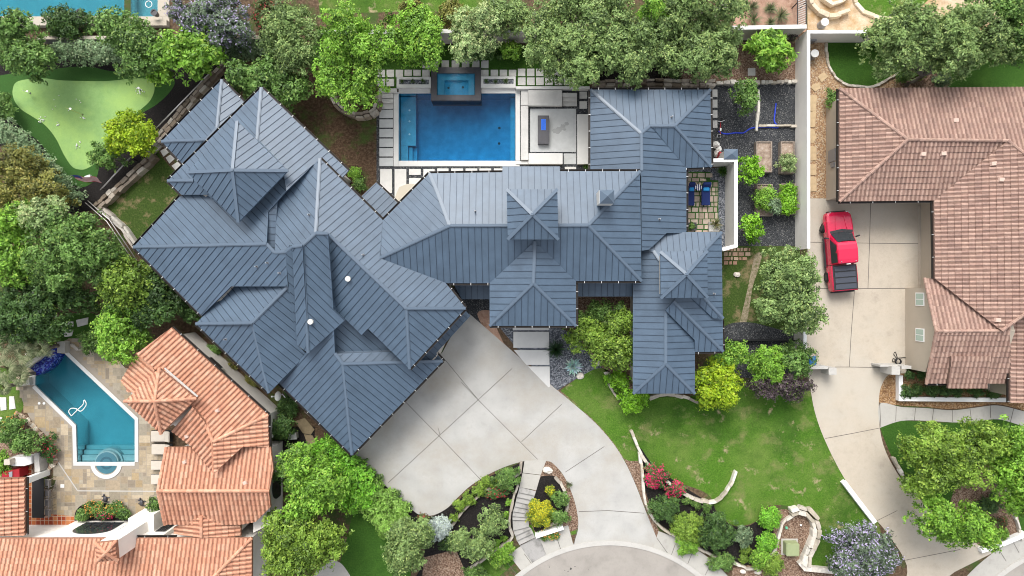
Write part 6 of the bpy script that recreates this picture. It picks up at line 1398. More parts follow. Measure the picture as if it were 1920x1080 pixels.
# terrace furniture of the clay tile house
for i, (x0, y0, x1, y1, l) in enumerate(((283, 808, 322, 828, 'northernmost'), (284, 833, 322, 852, 'second'), (283, 864, 322, 881, 'third'), (283, 890, 318, 908, 'southernmost'))):
    t = thing('terrace_lounger', '%s cream cushioned lounger under the clay tile eave' % l, 'lounger', P((x0 + x1) / 2, (y0 + y1) / 2), 'cream loungers by the teal pool'); a, b = P(x0, y0, .35), P(x1, y1, .35)
    mb = MB(); mb.box(a.x + (b.x - a.x) * .36, (a.y + b.y) / 2, .28, .40, (b.x - a.x) * .7, a.y - b.y); mb.build('seat_cushion', M['cushion'], t, bevel=.03)
    mb = MB(); mb.obox((a.x + (b.x - a.x) * .72, (a.y + b.y) / 2, .32), (b.x, (a.y + b.y) / 2, .6), a.y - b.y, .1); mb.build('back_cushion', M['cushion'], t, bevel=.03)
    mb = MB(); mb.box((a.x + b.x) / 2, (a.y + b.y) / 2, .20, .27, b.x - a.x + .02, a.y - b.y + .05); mb.build('frame', M['black'], t)
    for dx in (.08, .9):
        for dy in (-1, 1): mb = MB(); mb.box(a.x + (b.x - a.x) * dx, (a.y + b.y) / 2 + dy * (a.y - b.y) * .42, .028, .2, .05, .05); mb.build('leg', M['black'], t)
t = thing('dining_table', 'long black outdoor dining table under the left tile roof edge', 'table', P(71, 935)); mb = MB(); prism_px(mb, rect(60, 897, 82, 971), .70, .76, ref=.75); mb.build('tabletop', M['black'], t, bevel=.01)
for x, y in ((62, 900), (80, 900), (62, 968), (80, 968)): mb = MB(); q = P(x, y, .7); mb.box(q.x, q.y, .033, .70, .07, .07); mb.build('leg', M['black'], t)
def chair(y, lab):
    t = thing('dining_chair', lab, 'chair', P(95, y), 'metal chairs along the black table'); q = P(90, y, .45)
    mb = MB(); mb.box(q.x, q.y, .43, .46, .46, .48); mb.build('seat', M['grey_fabric'], t, bevel=.01)
    mb = MB(); mb.obox((q.x + .22, q.y, .46), (q.x + .34, q.y, .92), .46, .03, up=Vector((1, 0, 0))); mb.build('backrest', M['grey_fabric'], t)
    for s_ in (-1, 1): mb = MB(); mb.tube([(q.x - .22, q.y + s_ * .27, .033), (q.x - .22, q.y + s_ * .27, .66), (q.x + .26, q.y + s_ * .27, .66), (q.x + .36, q.y + s_ * .27, .95)], .022, 6); mb.tube([(q.x + .26, q.y + s_ * .27, .66), (q.x + .28, q.y + s_ * .27, .033)], .022, 6); mb.build('arm_frame', M['chrome'], t)
for i, y in enumerate((905, 924, 942, 961)): chair(y, '%s grey sling chair along the black dining table' % ('topmost', 'second', 'third', 'lowest')[i])
gk = thing('outdoor_kitchen', 'white outdoor kitchen counter with a red grill cabinet at the left edge', 'counter', P(40, 872))
mb = MB(); mb.prism(W2([(18, 858), (59, 856), (59, 870), (45, 874), (25, 874), (17, 872)], .9), 0, .9); mb.build('counter', M['white_paint'], gk, bevel=.02)
mb = MB(); mb.prism(W2([(64, 850), (72, 850), (75, 884), (65, 886)], .9), 0, .9); mb.build('counter', M['curb'], gk)
mb = MB(); mb.prism(W2([(4, 884), (37, 879), (38, 895), (4, 898)], .9), 0, .95); gc = mb.build('grill_cabinet', M['red_metal'], gk, bevel=.02)
mb = MB(); mb.prism(W2([(17, 885), (24, 883.5), (24, 895), (18, 896)], .97), .955, 1.02); mb.build('grill_lid', M['chrome'], gc, bevel=.01)
mb = MB(); q = P(18.5, 865, 1.1); mb.box(q.x, q.y, .905, 1.4, .5, .45, top=.9); one(mb, 'lantern_box', M['cushion'], 'square cream lantern on the outdoor kitchen counter', 'lantern', bevel=.02)
for i, (x, y) in enumerate(((199, 935), (267, 942))):
    mb = MB(); q = P(x, y); mb.ball(q.x, q.y, .12, .16, .24, .12, 10, 6)
    for dx, dy, rz in ((-.25, .22, .7), (.2, -.28, .7), (-.22, -.1, -.5), (.22, .12, -.5)): mb.ball(q.x + dx * .8, q.y + dy * .8, .05, .13, .06, .03, 8, 5)
    mb.ball(q.x - .12, q.y + .3, .1, .07, .1, .06, 8, 5); mb.v = [(a, b, c + .0) for a, b, c in mb.v]
    one(mb, 'garden_turtle', M['granite'], 'dark metal turtle ornament on the terrace, %s one' % ('left', 'right')[i], 'ornament', 'turtle ornaments', smooth_=True)
mb = MB(); 
for x in (74, 83): q = P(x, 756); mb.cyl(q.x, q.y, .027, .034, .1, n=16)
one(mb, 'skimmer_lids', M['white_paint'], 'two white round skimmer lids on the terrace left of the pool', 'lid') if False else None
for i, x in enumerate((74, 83)): mb = MB(); q = P(x, 756); mb.cyl(q.x, q.y, .027, .04, .1, n=16); one(mb, 'skimmer_lid', M['white_paint'], '%s white round skimmer lid on the terrace by the teal pool' % ('left', 'right')[i], 'lid')
mb = MB(); q = P(117.5, 911); mb.box(q.x, q.y, .027, .04, .28, .24); one(mb, 'floor_plate', M['white_paint'], 'small white square plate on the terrace right of the chairs', 'plate')
for i, (x, y) in enumerate(((121, 988), (36.5 + 26, 899.5 - 0))):
    if i == 0: mb = MB(); q = P(120, 988, 1.8); mb.ball(WPX[0][0] - .0 + .0, 0, 0, .1) if False else None
# beds edge near south terrace
rg('planting_bed', [(140, 976, 1), (142, 960), (152, 948), (175, 942), (205, 944), (230, 950), (241, 962), (243, 976, 1)], M['black_mulch'], 9)

# ------------------------------------------------------------ vegetation
PAL = {  # (dark leaf, light leaf, accent leaf, share of accent)
 'mid':    ((.030, .072, .012), (.095, .175, .032), (.19, .28, .07), .12),
 'bright': ((.045, .115, .010), (.14, .27, .025), (.24, .36, .05), .12),
 'lime':   ((.10, .20, .008), (.21, .30, .010), (.30, .36, .02), .2),
 'yellow': ((.045, .090, .010), (.125, .205, .022), (.22, .31, .045), .16),
 'dark':   ((.018, .045, .010), (.05, .10, .02), (.10, .16, .03), .08),
 'oak':    ((.045, .085, .020), (.145, .215, .058), (.24, .31, .10), .18),
 'pale':   ((.07, .125, .035), (.19, .26, .085), (.34, .38, .17), .22),
 'grey':   ((.045, .08, .035), (.13, .19, .085), (.22, .27, .14), .15),
 'olive':  ((.045, .055, .010), (.15, .155, .030), (.24, .21, .05), .15),
 'vitex':  ((.030, .052, .028), (.095, .13, .065), (.32, .28, .41), .26),
 'silver': ((.14, .20, .14), (.30, .38, .29), (.42, .48, .40), .2),
 'purple': ((.02, .015, .014), (.075, .055, .05), (.10, .14, .04), .12),
 'rosebush': ((.02, .06, .012), (.06, .13, .025), (.60, .025, .07), .13),
 'pinkrose': ((.02, .06, .012), (.05, .11, .022), (.70, .02, .12), .38),
 'orangerose': ((.03, .08, .012), (.08, .16, .025), (.70, .25, .06), .16),
 'yellowbush': ((.05, .09, .008), (.13, .19, .015), (.46, .42, .02), .42),
 'darkred': ((.03, .04, .012), (.07, .10, .025), (.30, .05, .05), .16),
 'hedge':  ((.07, .12, .045), (.135, .20, .085), (.20, .25, .13), .15),
 'hedgebright': ((.045, .14, .008), (.12, .29, .02), (.20, .37, .04), .15),
 'limehedge': ((.10, .20, .025), (.165, .29, .045), (.22, .34, .08), .15),
 'box':    ((.05, .14, .006), (.13, .28, .012), (.20, .36, .03), .15),
}
def leaf_mesh(name, lobes, n, size, pal, seed, m, parent, elong=2.2, inner=.25, zmin=.03, droop=0.0, tint=0.0, elev=.6):
    """leaf-sized faces spread over and through a set of foliage clumps"""
    rs = np.random.RandomState(seed); L = np.array(lobes, float); K = len(L)
    w_ = L[:, 3] ** 2; m_ = max(30, n // 11); si = rs.choice(K, m_, p=w_ / w_.sum())       # twigs, each carrying a spray of leaves
    sd_ = rs.normal(size=(m_, 3)); sd_[:, 2] = np.abs(sd_[:, 2]) * np.where(rs.rand(m_) < .88, 1, -.7); sd_ /= np.linalg.norm(sd_, axis=1)[:, None]
    sr = np.where(rs.rand(m_) < inner, rs.rand(m_) ** .5 * .85, rs.uniform(.80, 1.18, m_)); st_ = rs.rand(m_)
    ph = rs.rand(K, 3) * 6.28; wob = 1 + .16 * np.sin(sd_[:, 0] * 5 + ph[si, 0]) * np.sin(sd_[:, 1] * 5 + ph[si, 1]) + .10 * np.sin(sd_[:, 2] * 9 + sd_[:, 0] * 7 + ph[si, 2])
    sc_ = L[si, :3] + sd_ * (L[si, 3] * sr * wob)[:, None] * np.array([1, 1, .8])
    q = rs.randint(0, m_, n); idx = si[q]; d = sd_[q]; rr = sr[q]
    c = sc_[q] + rs.normal(size=(n, 3)) * np.array([1, 1, .6]) * min(.14, size * 1.0) + d * (size * .5); c[:, 2] = np.maximum(c[:, 2], zmin + rs.rand(n) * .05)
    nr = d * .9 + rs.normal(size=(n, 3)) * .55 + np.array([0, 0, elev]); nr /= np.linalg.norm(nr, axis=1)[:, None]
    a = np.cross(nr, rs.normal(size=(n, 3))); a /= np.linalg.norm(a, axis=1)[:, None] + 1e-9; b = np.cross(nr, a)
    s = size * rs.uniform(.6, 1.35, n)
    la = a * (s * elong / 2)[:, None]; lb = b * (s / 2)[:, None]; bend = nr * (s * .18)[:, None]
    V = np.stack([c - la, c - lb * 1.0 + bend, c + la, c + lb * 1.0 + bend], 1).reshape(-1, 3)
    off = parent_loc(parent); V -= np.array(off)
    me = bpy.data.meshes.new(name); me.vertices.add(4 * n); me.vertices.foreach_set('co', V.astype(np.float32).ravel())
    me.loops.add(4 * n); me.loops.foreach_set('vertex_index', np.arange(4 * n, dtype=np.int32))
    me.polygons.add(n); me.polygons.foreach_set('loop_start', np.arange(0, 4 * n, 4, dtype=np.int32))
    try: me.polygons.foreach_set('loop_total', np.full(n, 4, dtype=np.int32))
    except Exception: pass
    dk, lt, ac, sh = [np.array(x) for x in PAL[pal]]; lt = np.minimum(lt * np.array([2.15, 2.15, 2.6]), .72); dk = dk * .85; ac = np.minimum(ac * 1.4, .8)
    t = np.clip(rs.rand(n) * .45 + st_[q] * .45 + (rs.rand(K)[idx] - .5) * .6 + .08, 0, 1)[:, None]; col = dk * (1 - t) + lt * t
    isa = (rs.rand(n) < sh * (1.6 * rs.rand(K)[idx] + .2)) & (rr > .8); col[isa] = ac * rs.uniform(.8, 1.15, (isa.sum(), 1))
    col *= (1 + tint * (rs.rand(K)[idx] - .5))[:, None]
    C = np.repeat(np.concatenate([col, np.ones((n, 1))], 1), 4, 0)
    at = me.color_attributes.new('tint', 'FLOAT_COLOR', 'CORNER'); at.data.foreach_set('color', C.astype(np.float32).ravel())
    me.materials.append(m); me.update(calc_edges=True); me.validate()
    o = bpy.data.objects.new(name, me); COL.objects.link(o); o.parent = parent
    return o

def make_lobes(ells, zt, zb, seed, lr, dens=1.0, flat=.5):
    """foliage clumps over one or more ellipses given in photo pixels at crown height"""
    rs = random.Random(seed); out = []
    for (px, py, rx, ry) in ells:
        c = P(px, py, zt * .72); k = S * (1 - zt * .72 / HC); RX, RY = rx * k, ry * k; rm = (RX + RY) / 2
        r0 = min(lr * .8, rm * .5); n = max(5, int(dens * 2.3 * RX * RY / (r0 * r0)))
        for i in range(n):
            f = math.sqrt((i + .5) / n); a = i * 2.39996 + rs.uniform(-.5, .5); r = r0 * rs.uniform(.45, 1.3)
            f2 = max(0, f - r * .62 / rm) * rs.uniform(.9, 1.1); edge = 1 + .10 * math.sin(a * 3 + seed) + .07 * math.sin(a * 7 + seed * 2)
            x = c.x + math.cos(a) * RX * f2 * edge; y = c.y + math.sin(a) * RY * f2 * edge
            h = zb + (zt - zb) * (flat + (1 - flat) * math.sqrt(max(0, 1 - f2 * f2))) * rs.uniform(.58, 1.04) - r * .6
            out.append((x, y, max(h, r * .45), r))
            if f2 > .6 and zt > 2: out.append((x, y, max(zb, (zb + h) * .5), r * .9))
            if f > .72 and rs.random() < .6:
                g = rs.uniform(.96, 1.06); out.append((c.x + math.cos(a + .2) * RX * g * edge, c.y + math.sin(a + .2) * RY * g * edge, max(zb * .9, h * rs.uniform(.7, .95)), r0 * rs.uniform(.22, .42)))
    return out
def limb_mesh(base, lobes, zt, seed, m, parent, r0=.16, name='trunk', nl=9):
    rs = random.Random(seed); mb = MB(); b = Vector(base); fork = b + Vector((rs.uniform(-.2, .2), rs.uniform(-.2, .2), zt * .32))
    mb.tube([b - Vector((0, 0, .1)), b + Vector((0, 0, .15)), (b + fork) / 2 + Vector((rs.uniform(-.1, .1), rs.uniform(-.1, .1), 0)), fork], [r0 * 1.35, r0 * 1.05, r0 * .85, r0 * .75], 8)
    rmx = max(l[3] for l in lobes); big = [l for l in lobes if l[3] > .45 * rmx and l[2] > zt * .3] or lobes
    for l in rs.sample(big, min(nl, len(big))):
        e = Vector(l[:3]); mid = (fork + e) / 2 + Vector((rs.uniform(-.3, .3), rs.uniform(-.3, .3), -.05 * zt)); mb.tube([fork, mid, e], [r0 * .5, r0 * .3, r0 * .12], 6)
        for _ in range(2):
            e2 = e + Vector((rs.uniform(-1, 1), rs.uniform(-1, 1), rs.uniform(-.1, .5))) * l[3] * 1.0; mb.tube([mid, (mid + e2) / 2 + Vector((0, 0, .1)), e2], [r0 * .24, r0 * .15, r0 * .05], 5)
    return mb.build(name, m, parent, fixn=False, smooth_=True)
SEED = [100]
def tree(label, ells, zt, pal, cat='tree', name='tree', size=.15, lr=.75, dens=1.0, cover=430, base=None, group=None, trunk='bark_wood', tb=None, elong=2.0, flat=.5, nl=9, inner=.25):
    SEED[0] += 1; sd_ = SEED[0]; ells = [ells] if not isinstance(ells, list) else ells
    zb = zt * .42 if tb is None else tb; lobes = make_lobes(ells, zt, zb, sd_, lr, dens, flat)
    c = P(ells[0][0], ells[0][1], zt * .72); b = Vector((c.x, c.y, 0)) if base is None else P(*base)
    t = thing(name, label, cat, b, group)
    area = sum(math.pi * e[2] * e[3] for e in ells) * (S * .9) ** 2
    n = int(min(90000, max(500, area * cover * (.15 / size) ** 1.6 * 1.75))); size *= .68
    leaf_mesh('crown' if cat == 'tree' else 'foliage', lobes, n, size, pal, sd_, M['leaf'], t, elong, inner)
    limb_mesh(b, lobes, zt, sd_, M[trunk], t, r0=(.05 if zt < 2.6 else .10 + zt * .012), name='trunk' if cat == 'tree' else 'stem', nl=nl)
    return t
def shrub(label, x, y, rx, ry, zt, pal, size=.10, lr=.35, cover=620, **k):
    return tree(label, (x, y, rx, ry), zt, pal, cat=k.pop('cat', 'shrub'), name=k.pop('name', 'shrub'), size=size, lr=lr, cover=cover, tb=k.pop('tb', zt * .15), flat=k.pop('flat', .25), nl=4, **k)
def ball(label, x, y, r, zt, pal, size=.075, cover=1500, cat='shrub', name='clipped_shrub', ry=None, **k):
    """a round close-leaved shrub: one clump"""
    SEED[0] += 1; c = P(x, y, zt * .6); rw = r * S * (1 - zt * .6 / HC); rs = random.Random(SEED[0]); ry = ry or r
    lobes = [(c.x + rs.uniform(-.35, .35) * rw, c.y + rs.uniform(-.35, .35) * rw * ry / r, max(.1, zt - rw * .75), rw * .68) for _ in range(7)]
    t = thing(name, label, cat, Vector((c.x, c.y, 0)), k.get('group')); leaf_mesh('foliage', lobes, int(max(500, math.pi * rw * rw * cover)), size, pal, SEED[0], M['leaf'], t, 1.8, .12)
    return t
def hedge(label, pts, wd, zt, pal, size=.09, cover=900, box=False):
    SEED[0] += 1; rs = random.Random(SEED[0]); lobes = []; pp = [P(x, y, zt) for x, y in smooth(pts, False, 5)]; r = min(.5, zt * .45, wd * .4)
    L = sum((b - a).length for a, b in zip(pp, pp[1:]))
    for a, b in zip(pp, pp[1:]):
        d = (b - a); n_ = Vector((-d.y, d.x, 0)).normalized(); m_ = max(1, int(d.length / (r * .55)))
        for i in range(m_):
            for o in np.linspace(-wd / 2 + r * .8, wd / 2 - r * .8, max(2, int(wd / (r * .9)))):
                p = a + d * (i + rs.random()) / m_ + n_ * (o + rs.uniform(-.08, .08)); lobes.append((p.x, p.y, zt - r * rs.uniform(.75, .95), r * rs.uniform(.85, 1.1)))
                if abs(o) > wd * .25: lobes.append((p.x, p.y, zt * .4, r))
    t = thing('hedge', label, 'hedge', Vector((pp[0].x, pp[0].y, 0))); leaf_mesh('foliage', lobes, int(min(70000, L * wd * cover)), size, pal, SEED[0], M['leaf'], t, 1.8, .12, elev=.8)
    return t
def blades(mb, c, n, ln, wd, z0, up, rs, cols, fan=None):
    for i in range(n):
        a = rs.uniform(0, 6.283); e = rs.uniform(*up); L = ln * rs.uniform(.7, 1.1); d = Vector((math.cos(a) * math.cos(e), math.sin(a) * math.cos(e), math.sin(e))); s_ = Vector((-math.sin(a), math.cos(a), 0)) * wd / 2
        p0 = Vector((c[0], c[1], z0)) + d * .03; p1 = p0 + d * L * .55; p2 = p0 + d * L + Vector((0, 0, -L * .16))
        mb.add([p0 - s_ * .7, p0 + s_ * .7, p1 + s_, p1 - s_, p2], [(0, 1, 2, 3), (3, 2, 4)], 0, tuple(v * rs.uniform(.8, 1.2) for v in rs.choice(cols)))
def grass_tuft(label, x, y, r, cols, n=70, wd=.03, z=0.0, up=(.3, 1.3), name='grass_tuft', cat='grass clump', group=None):
    SEED[0] += 1; rs = random.Random(SEED[0]); c = P(x, y, z + r * S * .4); mb = MB(); blades(mb, c, n, r * S * 1.25, wd, z + .02, up, rs, cols)
    return one(mb, name, M['leaf'], label, cat, group, fixn=False)
def palm(label, x, y, r, h, seed):
    rs = random.Random(seed); c = P(x, y, h); t = thing('fan_palm', label, 'palm', Vector((c.x, c.y, 0)), 'fan palms by the teal pool'); mb = MB(); mb.tube([(c.x, c.y, -.05), (c.x, c.y, h)], [.16, .12], 8); mb.build('trunk', M['bark_wood'], t)
    mb = MB(); R_ = r * S
    for i in range(20):
        a = i * 2.39996 + rs.uniform(-.2, .2); e = rs.uniform(.05, 1.1); L = R_ * rs.uniform(.35, .6); d = Vector((math.cos(a) * math.cos(e), math.sin(a) * math.cos(e), math.sin(e))); hub = c + d * L
        mb.obox(c, hub, .03, .02, col=(.10, .12, .04)); f = Vector((math.cos(a), math.sin(a), 0)); s_ = Vector((-f.y, f.x, 0)); g = rs.uniform(.8, 1.25)
        for j in range(17):
            b = (j - 8) / 8 * 1.9; ln = R_ * .55 * (1 - .25 * abs(b) / 1.9) * rs.uniform(.9, 1.1); dd = (f * math.cos(b) + s_ * math.sin(b)) * math.cos(e * .5) + Vector((0, 0, math.sin(e * .5) * .5 - .12)); q = Vector((-dd.y, dd.x, 0)).normalized() * .022
            p1 = hub + dd * ln * .6; p2 = hub + dd * ln + Vector((0, 0, -ln * .22)); cc = rs.choice(((.16, .20, .09), (.24, .27, .14), (.11, .15, .06), (.30, .31, .17)))
            mb.add([hub, p1 - q, p1 + q, p2], [(0, 1, 2), (1, 3, 2)], 0, tuple(v * g for v in cc))
    mb.build('crown', M['leaf'], t, fixn=False); return t
def rosette(label, x, y, r, cols, n=46, wd=.12, h=.1, name='agave', cat='succulent'):
    SEED[0] += 1; rs = random.Random(SEED[0]); c = P(x, y, .2); mb = MB()
    for i in range(n):
        a = i * 2.39996; e = .12 + 1.15 * (i / n); L = r * S * (1.05 - .45 * i / n); d = Vector((math.cos(a) * math.cos(e), math.sin(a) * math.cos(e), math.sin(e))); s_ = Vector((-math.sin(a), math.cos(a), 0)) * wd / 2; up = Vector((0, 0, .03))
        p0 = Vector((c.x, c.y, h)); p1 = p0 + d * L * .5; p2 = p0 + d * L; cc = tuple(v * rs.uniform(.85, 1.15) for v in rs.choice(cols))
        mb.add([p0 - s_ * .5, p0 + s_ * .5, p1 + s_ + up, p1 - s_ + up, p2, p1 - up], [(0, 5, 3), (5, 4, 3), (0, 1, 5), (5, 1, 2), (5, 2, 4)], 0, cc)
    return one(mb, name, M['stone_tint'], label, cat, fixn=False)

# --- north-west garden
tree('broad mid-green tree at the top left corner above the putting green', [(28, 62, 48, 46), (52, 112, 58, 36)], 4.6, 'mid')
shrub('dark shrub between the urns on the neighbour pool wall', 122, 40, 46, 28, 2.2, 'dark', .13, .5)
grass_tuft('dry pale grass clump in front of the dark shrub by the urns', 142, 42, 20, ((.35, .33, .18), (.25, .27, .12)), 70, .04, .9)
tree('bright dense tree behind the hedge right of the top left pool', [(215, 50, 38, 32), (262, 85, 54, 48), (262, 120, 34, 32)], 4.4, 'mid')
tree('leafy tree overhanging the right end of the putting green', [(330, 112, 66, 46), (372, 90, 46, 40)], 4.4, 'bright', size=.2, lr=.65)
tree('large lilac-flowering tree at the top edge left of centre', [(392, 28, 72, 46), (425, 55, 50, 32)], 4.4, 'vitex', size=.13, lr=.6, cover=520)
shrub('dark red-flowered shrub at the top edge beside the lilac tree', 498, 24, 26, 34, 2.4, 'darkred', .12)
tree('dark olive tree with orange tips beside the lilac tree', [(545, 62, 52, 58), (550, 108, 40, 32)], 5.0, 'oak', size=.12, lr=.6, cover=520, name='tree')
tree('leafy light-green tree crowding the north tip of the metal roof', [(505, 148, 58, 42), (452, 142, 28, 26), (545, 170, 34, 34)], 3.8, 'mid', size=.18)
tree('open oak with pale limbs over the garden wall', [(648, 60, 52, 44), (690, 90, 50, 42), (640, 95, 45, 35)], 6.0, 'bright', lr=.6, size=.13, cover=300, trunk='pale_bark', nl=22, inner=.1, name='oak_tree')
tree('open oak growing out of the curved rock ring', [(645, 148, 55, 44), (668, 178, 45, 34), (700, 150, 26, 22)], 5.2, 'bright', lr=.6, size=.13, cover=280, trunk='pale_bark', nl=22, inner=.1, name='oak_tree')
tree('round bright green tree left of the pool pavers', [(772, 62, 58, 50), (790, 92, 44, 36)], 4.6, 'bright', size=.15)
tree('pale blossom-tipped tree north of the raised spa', [(890, 52, 50, 44), (880, 82, 38, 28)], 4.4, 'pale', size=.14)
shrub('brownish green shrub on the lawn behind the bright tree', 772, 12, 24, 14, 1.6, 'olive')
shrub('rust-tinged shrub between the bright tree and the pale tree', 848, 22, 28, 26, 2.2, 'olive', .12)
tree('dark mid-green tree at the top edge right of the pale tree', [(940, 28, 36, 34), (972, 30, 30, 28)], 3.6, 'oak', size=.12)
shrub('small leafy shrub against the wall right of the pale tree', 956, 94, 22, 14, 1.4, 'bright', .13)
shrub('low shrub strip at the foot of the garden wall behind the spa', 905, 100, 40, 10, .9, 'dark')
tree('big live oak hanging over the east end of the pool pavers', [(1035, 62, 56, 54), (1050, 100, 58, 46), (1085, 130, 48, 34)], 5.8, 'oak', lr=.62, size=.13, cover=360, name='oak_tree', trunk='pale_bark', nl=18, dens=.8)
tree('live oak in the middle of the northern row of oaks', [(1120, 55, 52, 46), (1140, 95, 52, 44), (1185, 125, 40, 32)], 6.0, 'oak', lr=.62, size=.13, cover=360, name='oak_tree', trunk='pale_bark', nl=18, dens=.8)
tree('live oak behind the smaller bright green tree', [(1195, 70, 46, 44), (1245, 55, 48, 44), (1235, 100, 38, 32)], 5.8, 'oak', lr=.7, size=.13, cover=400, name='oak_tree', trunk='pale_bark', nl=16)
tree('small vivid green tree set among the oaks at the top', (1222, 26, 26, 22), 6.2, 'bright', lr=.5, size=.14)
tree('easternmost live oak of the northern row', [(1325, 72, 62, 50), (1305, 112, 48, 38), (1350, 112, 38, 32)], 5.8, 'oak', lr=.62, size=.13, cover=360, name='oak_tree', trunk='pale_bark', nl=20, dens=.8)
tree('oak crown cut by the top edge above the eastern oaks', [(1290, 14, 60, 28), (1362, 22, 34, 30)], 6.6, 'oak', lr=.7, size=.13, name='oak_tree', trunk='pale_bark', nl=14)
tree('oak crown cut by the top edge above the pool oaks', [(1075, 8, 60, 28), (1150, 8, 40, 22)], 5.4, 'oak', lr=.7, size=.13, name='oak_tree')
shrub('dark spreading shrub in the mulch beneath the oaks', 1262, 125, 22, 20, 1.0, 'dark')
tree('loose bright oleander shrub left of the tall cream wall', [(1440, 92, 36, 34), (1462, 108, 26, 24)], 2.8, 'bright', size=.16, elong=3.6, lr=.5, cat='shrub', name='oleander', cover=330)
tree('small airy tree over the pale rubble wall in the gravel yard', [(1396, 172, 26, 22), (1400, 192, 20, 18)], 3.0, 'mid', size=.14, lr=.4, cover=360)
for i, (x, y, r) in enumerate(((1412, 12, 15), (1445, 15, 14), (1415, 35, 17), (1465, 28, 18), (1445, 42, 12))):
    grass_tuft('spiky desert grass clump in the red dirt, ' + ('upper left', 'upper middle', 'lower left', 'right', 'lowest')[i] + ' one', x, y, r, ((.16, .20, .09), (.24, .27, .14), (.10, .13, .06)), 120, .03)
shrub('twiggy brown shrub at the corner of the garden wall', 1468, 62, 36, 12, 1.2, 'purple', .06, cover=300)
tree('great live oak spreading over the top right lawn', [(1700, 55, 62, 46), (1662, 80, 45, 38), (1755, 75, 62, 48), (1690, 112, 42, 28), (1815, 55, 58, 50), (1790, 115, 38, 34), (1860, 85, 42, 38)], 6.2, 'oak', lr=.65, size=.13, cover=400, name='oak_tree', base=(1697, 160), nl=20)
tree('oak crown at the far right top edge', [(1905, 60, 34, 50), (1880, 25, 40, 28)], 6.4, 'mid', lr=.65, size=.13, name='oak_tree')
tree('dark tree cut by the top right corner', [(1890, 2, 30, 16), (1850, -4, 30, 14)], 5, 'dark', lr=.6)
shrub('light green low shrub under the great oak', 1725, 135, 16, 10, .8, 'yellow', .08); shrub('dark leafy shrub beside the great oak trunk', 1694, 143, 13, 12, .9, 'mid', .09)
shrub('round shrub right of the great oak trunk', 1768, 148, 18, 14, 1.2, 'grey', .09)
shrub('dark green shrub at the north-west corner of the pink tile roof', 1563, 182, 13, 17, 1.3, 'mid', .1)
hedge('grey-green clipped hedge behind the putting green', [(98, 94), (160, 95), (222, 94)], 1.35, 1.7, 'hedge'); hedge('grey-green clipped hedge right of the lilac tree', [(410, 94), (450, 92), (505, 84)], 1.25, 1.7, 'hedge')
hedge('long diagonal grey-green hedge at the left below the putting green', [(-10, 240), (25, 262), (65, 305), (105, 345), (135, 380)], 1.6, 1.9, 'hedge')
shrub('green shrub at the left edge beside the turf fringe', 3, 200, 18, 28, 1.8, 'mid', .13)
tree('glowing yellow-green tree at the edge of the putting green', [(238, 238, 36, 34), (262, 262, 30, 28), (225, 262, 26, 26)], 3.2, 'lime', size=.14, lr=.4, cover=620)
tree('small dark green tree below the glowing yellow tree', (200, 292, 34, 27), 2.4, 'mid', size=.13, lr=.4)
tree('olive and rust coloured tree beside the diagonal hedge', [(35, 320, 52, 40), (80, 358, 46, 38), (20, 370, 40, 30)], 4.0, 'olive', size=.13, lr=.6)
tree('bright green tree against the left edge in the middle', [(28, 425, 44, 48), (38, 490, 44, 44)], 5.2, 'bright', size=.15)
tree('broad grey-green tree left of the house west corner', [(130, 440, 70, 46), (165, 480, 62, 48), (105, 500, 52, 42)], 6.0, 'mid', size=.15)
tree('pale tree crown behind the broad grey-green tree', [(95, 405, 45, 36)], 6.0, 'pale', size=.14)
tree('dark tree with yellowish shoots left of the stepping stones', [(50, 565, 60, 42), (75, 605, 52, 34), (20, 610, 40, 36)], 4.4, 'dark', size=.14)
tree('yellow-tipped shrubby tree above the palms', [(60, 625, 50, 20)], 2.6, 'yellow', size=.13, lr=.5)
tree('bright crowned tree at the west eave', [(228, 520, 48, 42), (245, 548, 40, 30)], 5.2, 'yellow', size=.15)
tree('bright green tree above the orange tile roof', [(225, 605, 54, 44), (232, 648, 48, 26)], 4.6, 'bright', size=.14)
tree('dark green tree between the bright trees and the metal roof', [(290, 540, 40, 40), (300, 580, 40, 30), (265, 590, 30, 30)], 4.0, 'dark', size=.15)
tree('dark shrubby tree along the south-west eave', [(335, 560, 26, 22), (362, 590, 22, 16)], 2.2, 'dark', size=.12, lr=.4, cat='shrub', name='shrub')
tree('dark shade tree below the broad grey-green tree', [(140, 560, 46, 28)], 3.6, 'dark', size=.14)
shrub('dark green shrub at the foot of the bright tree by the terrace', 168, 640, 20, 22, 1.8, 'mid', .11)
# palms
for i, (x, y, r, h) in enumerate(((18, 642, 26, 2.6), (52, 660, 28, 2.4), (14, 690, 28, 2.2), (80, 652, 24, 2.2), (40, 704, 24, 1.8), (8, 725, 18, 1.5))):
    palm('fan palm with thin grey-green fronds, ' + ('at the upper left of the palm group', 'in the middle of the palm group', 'at the left edge of the palm group', 'nearest the blue tiled weir', 'overhanging the grass edge', 'lowest of the palm group at the left edge')[i], x, y, r, h, i + 5)
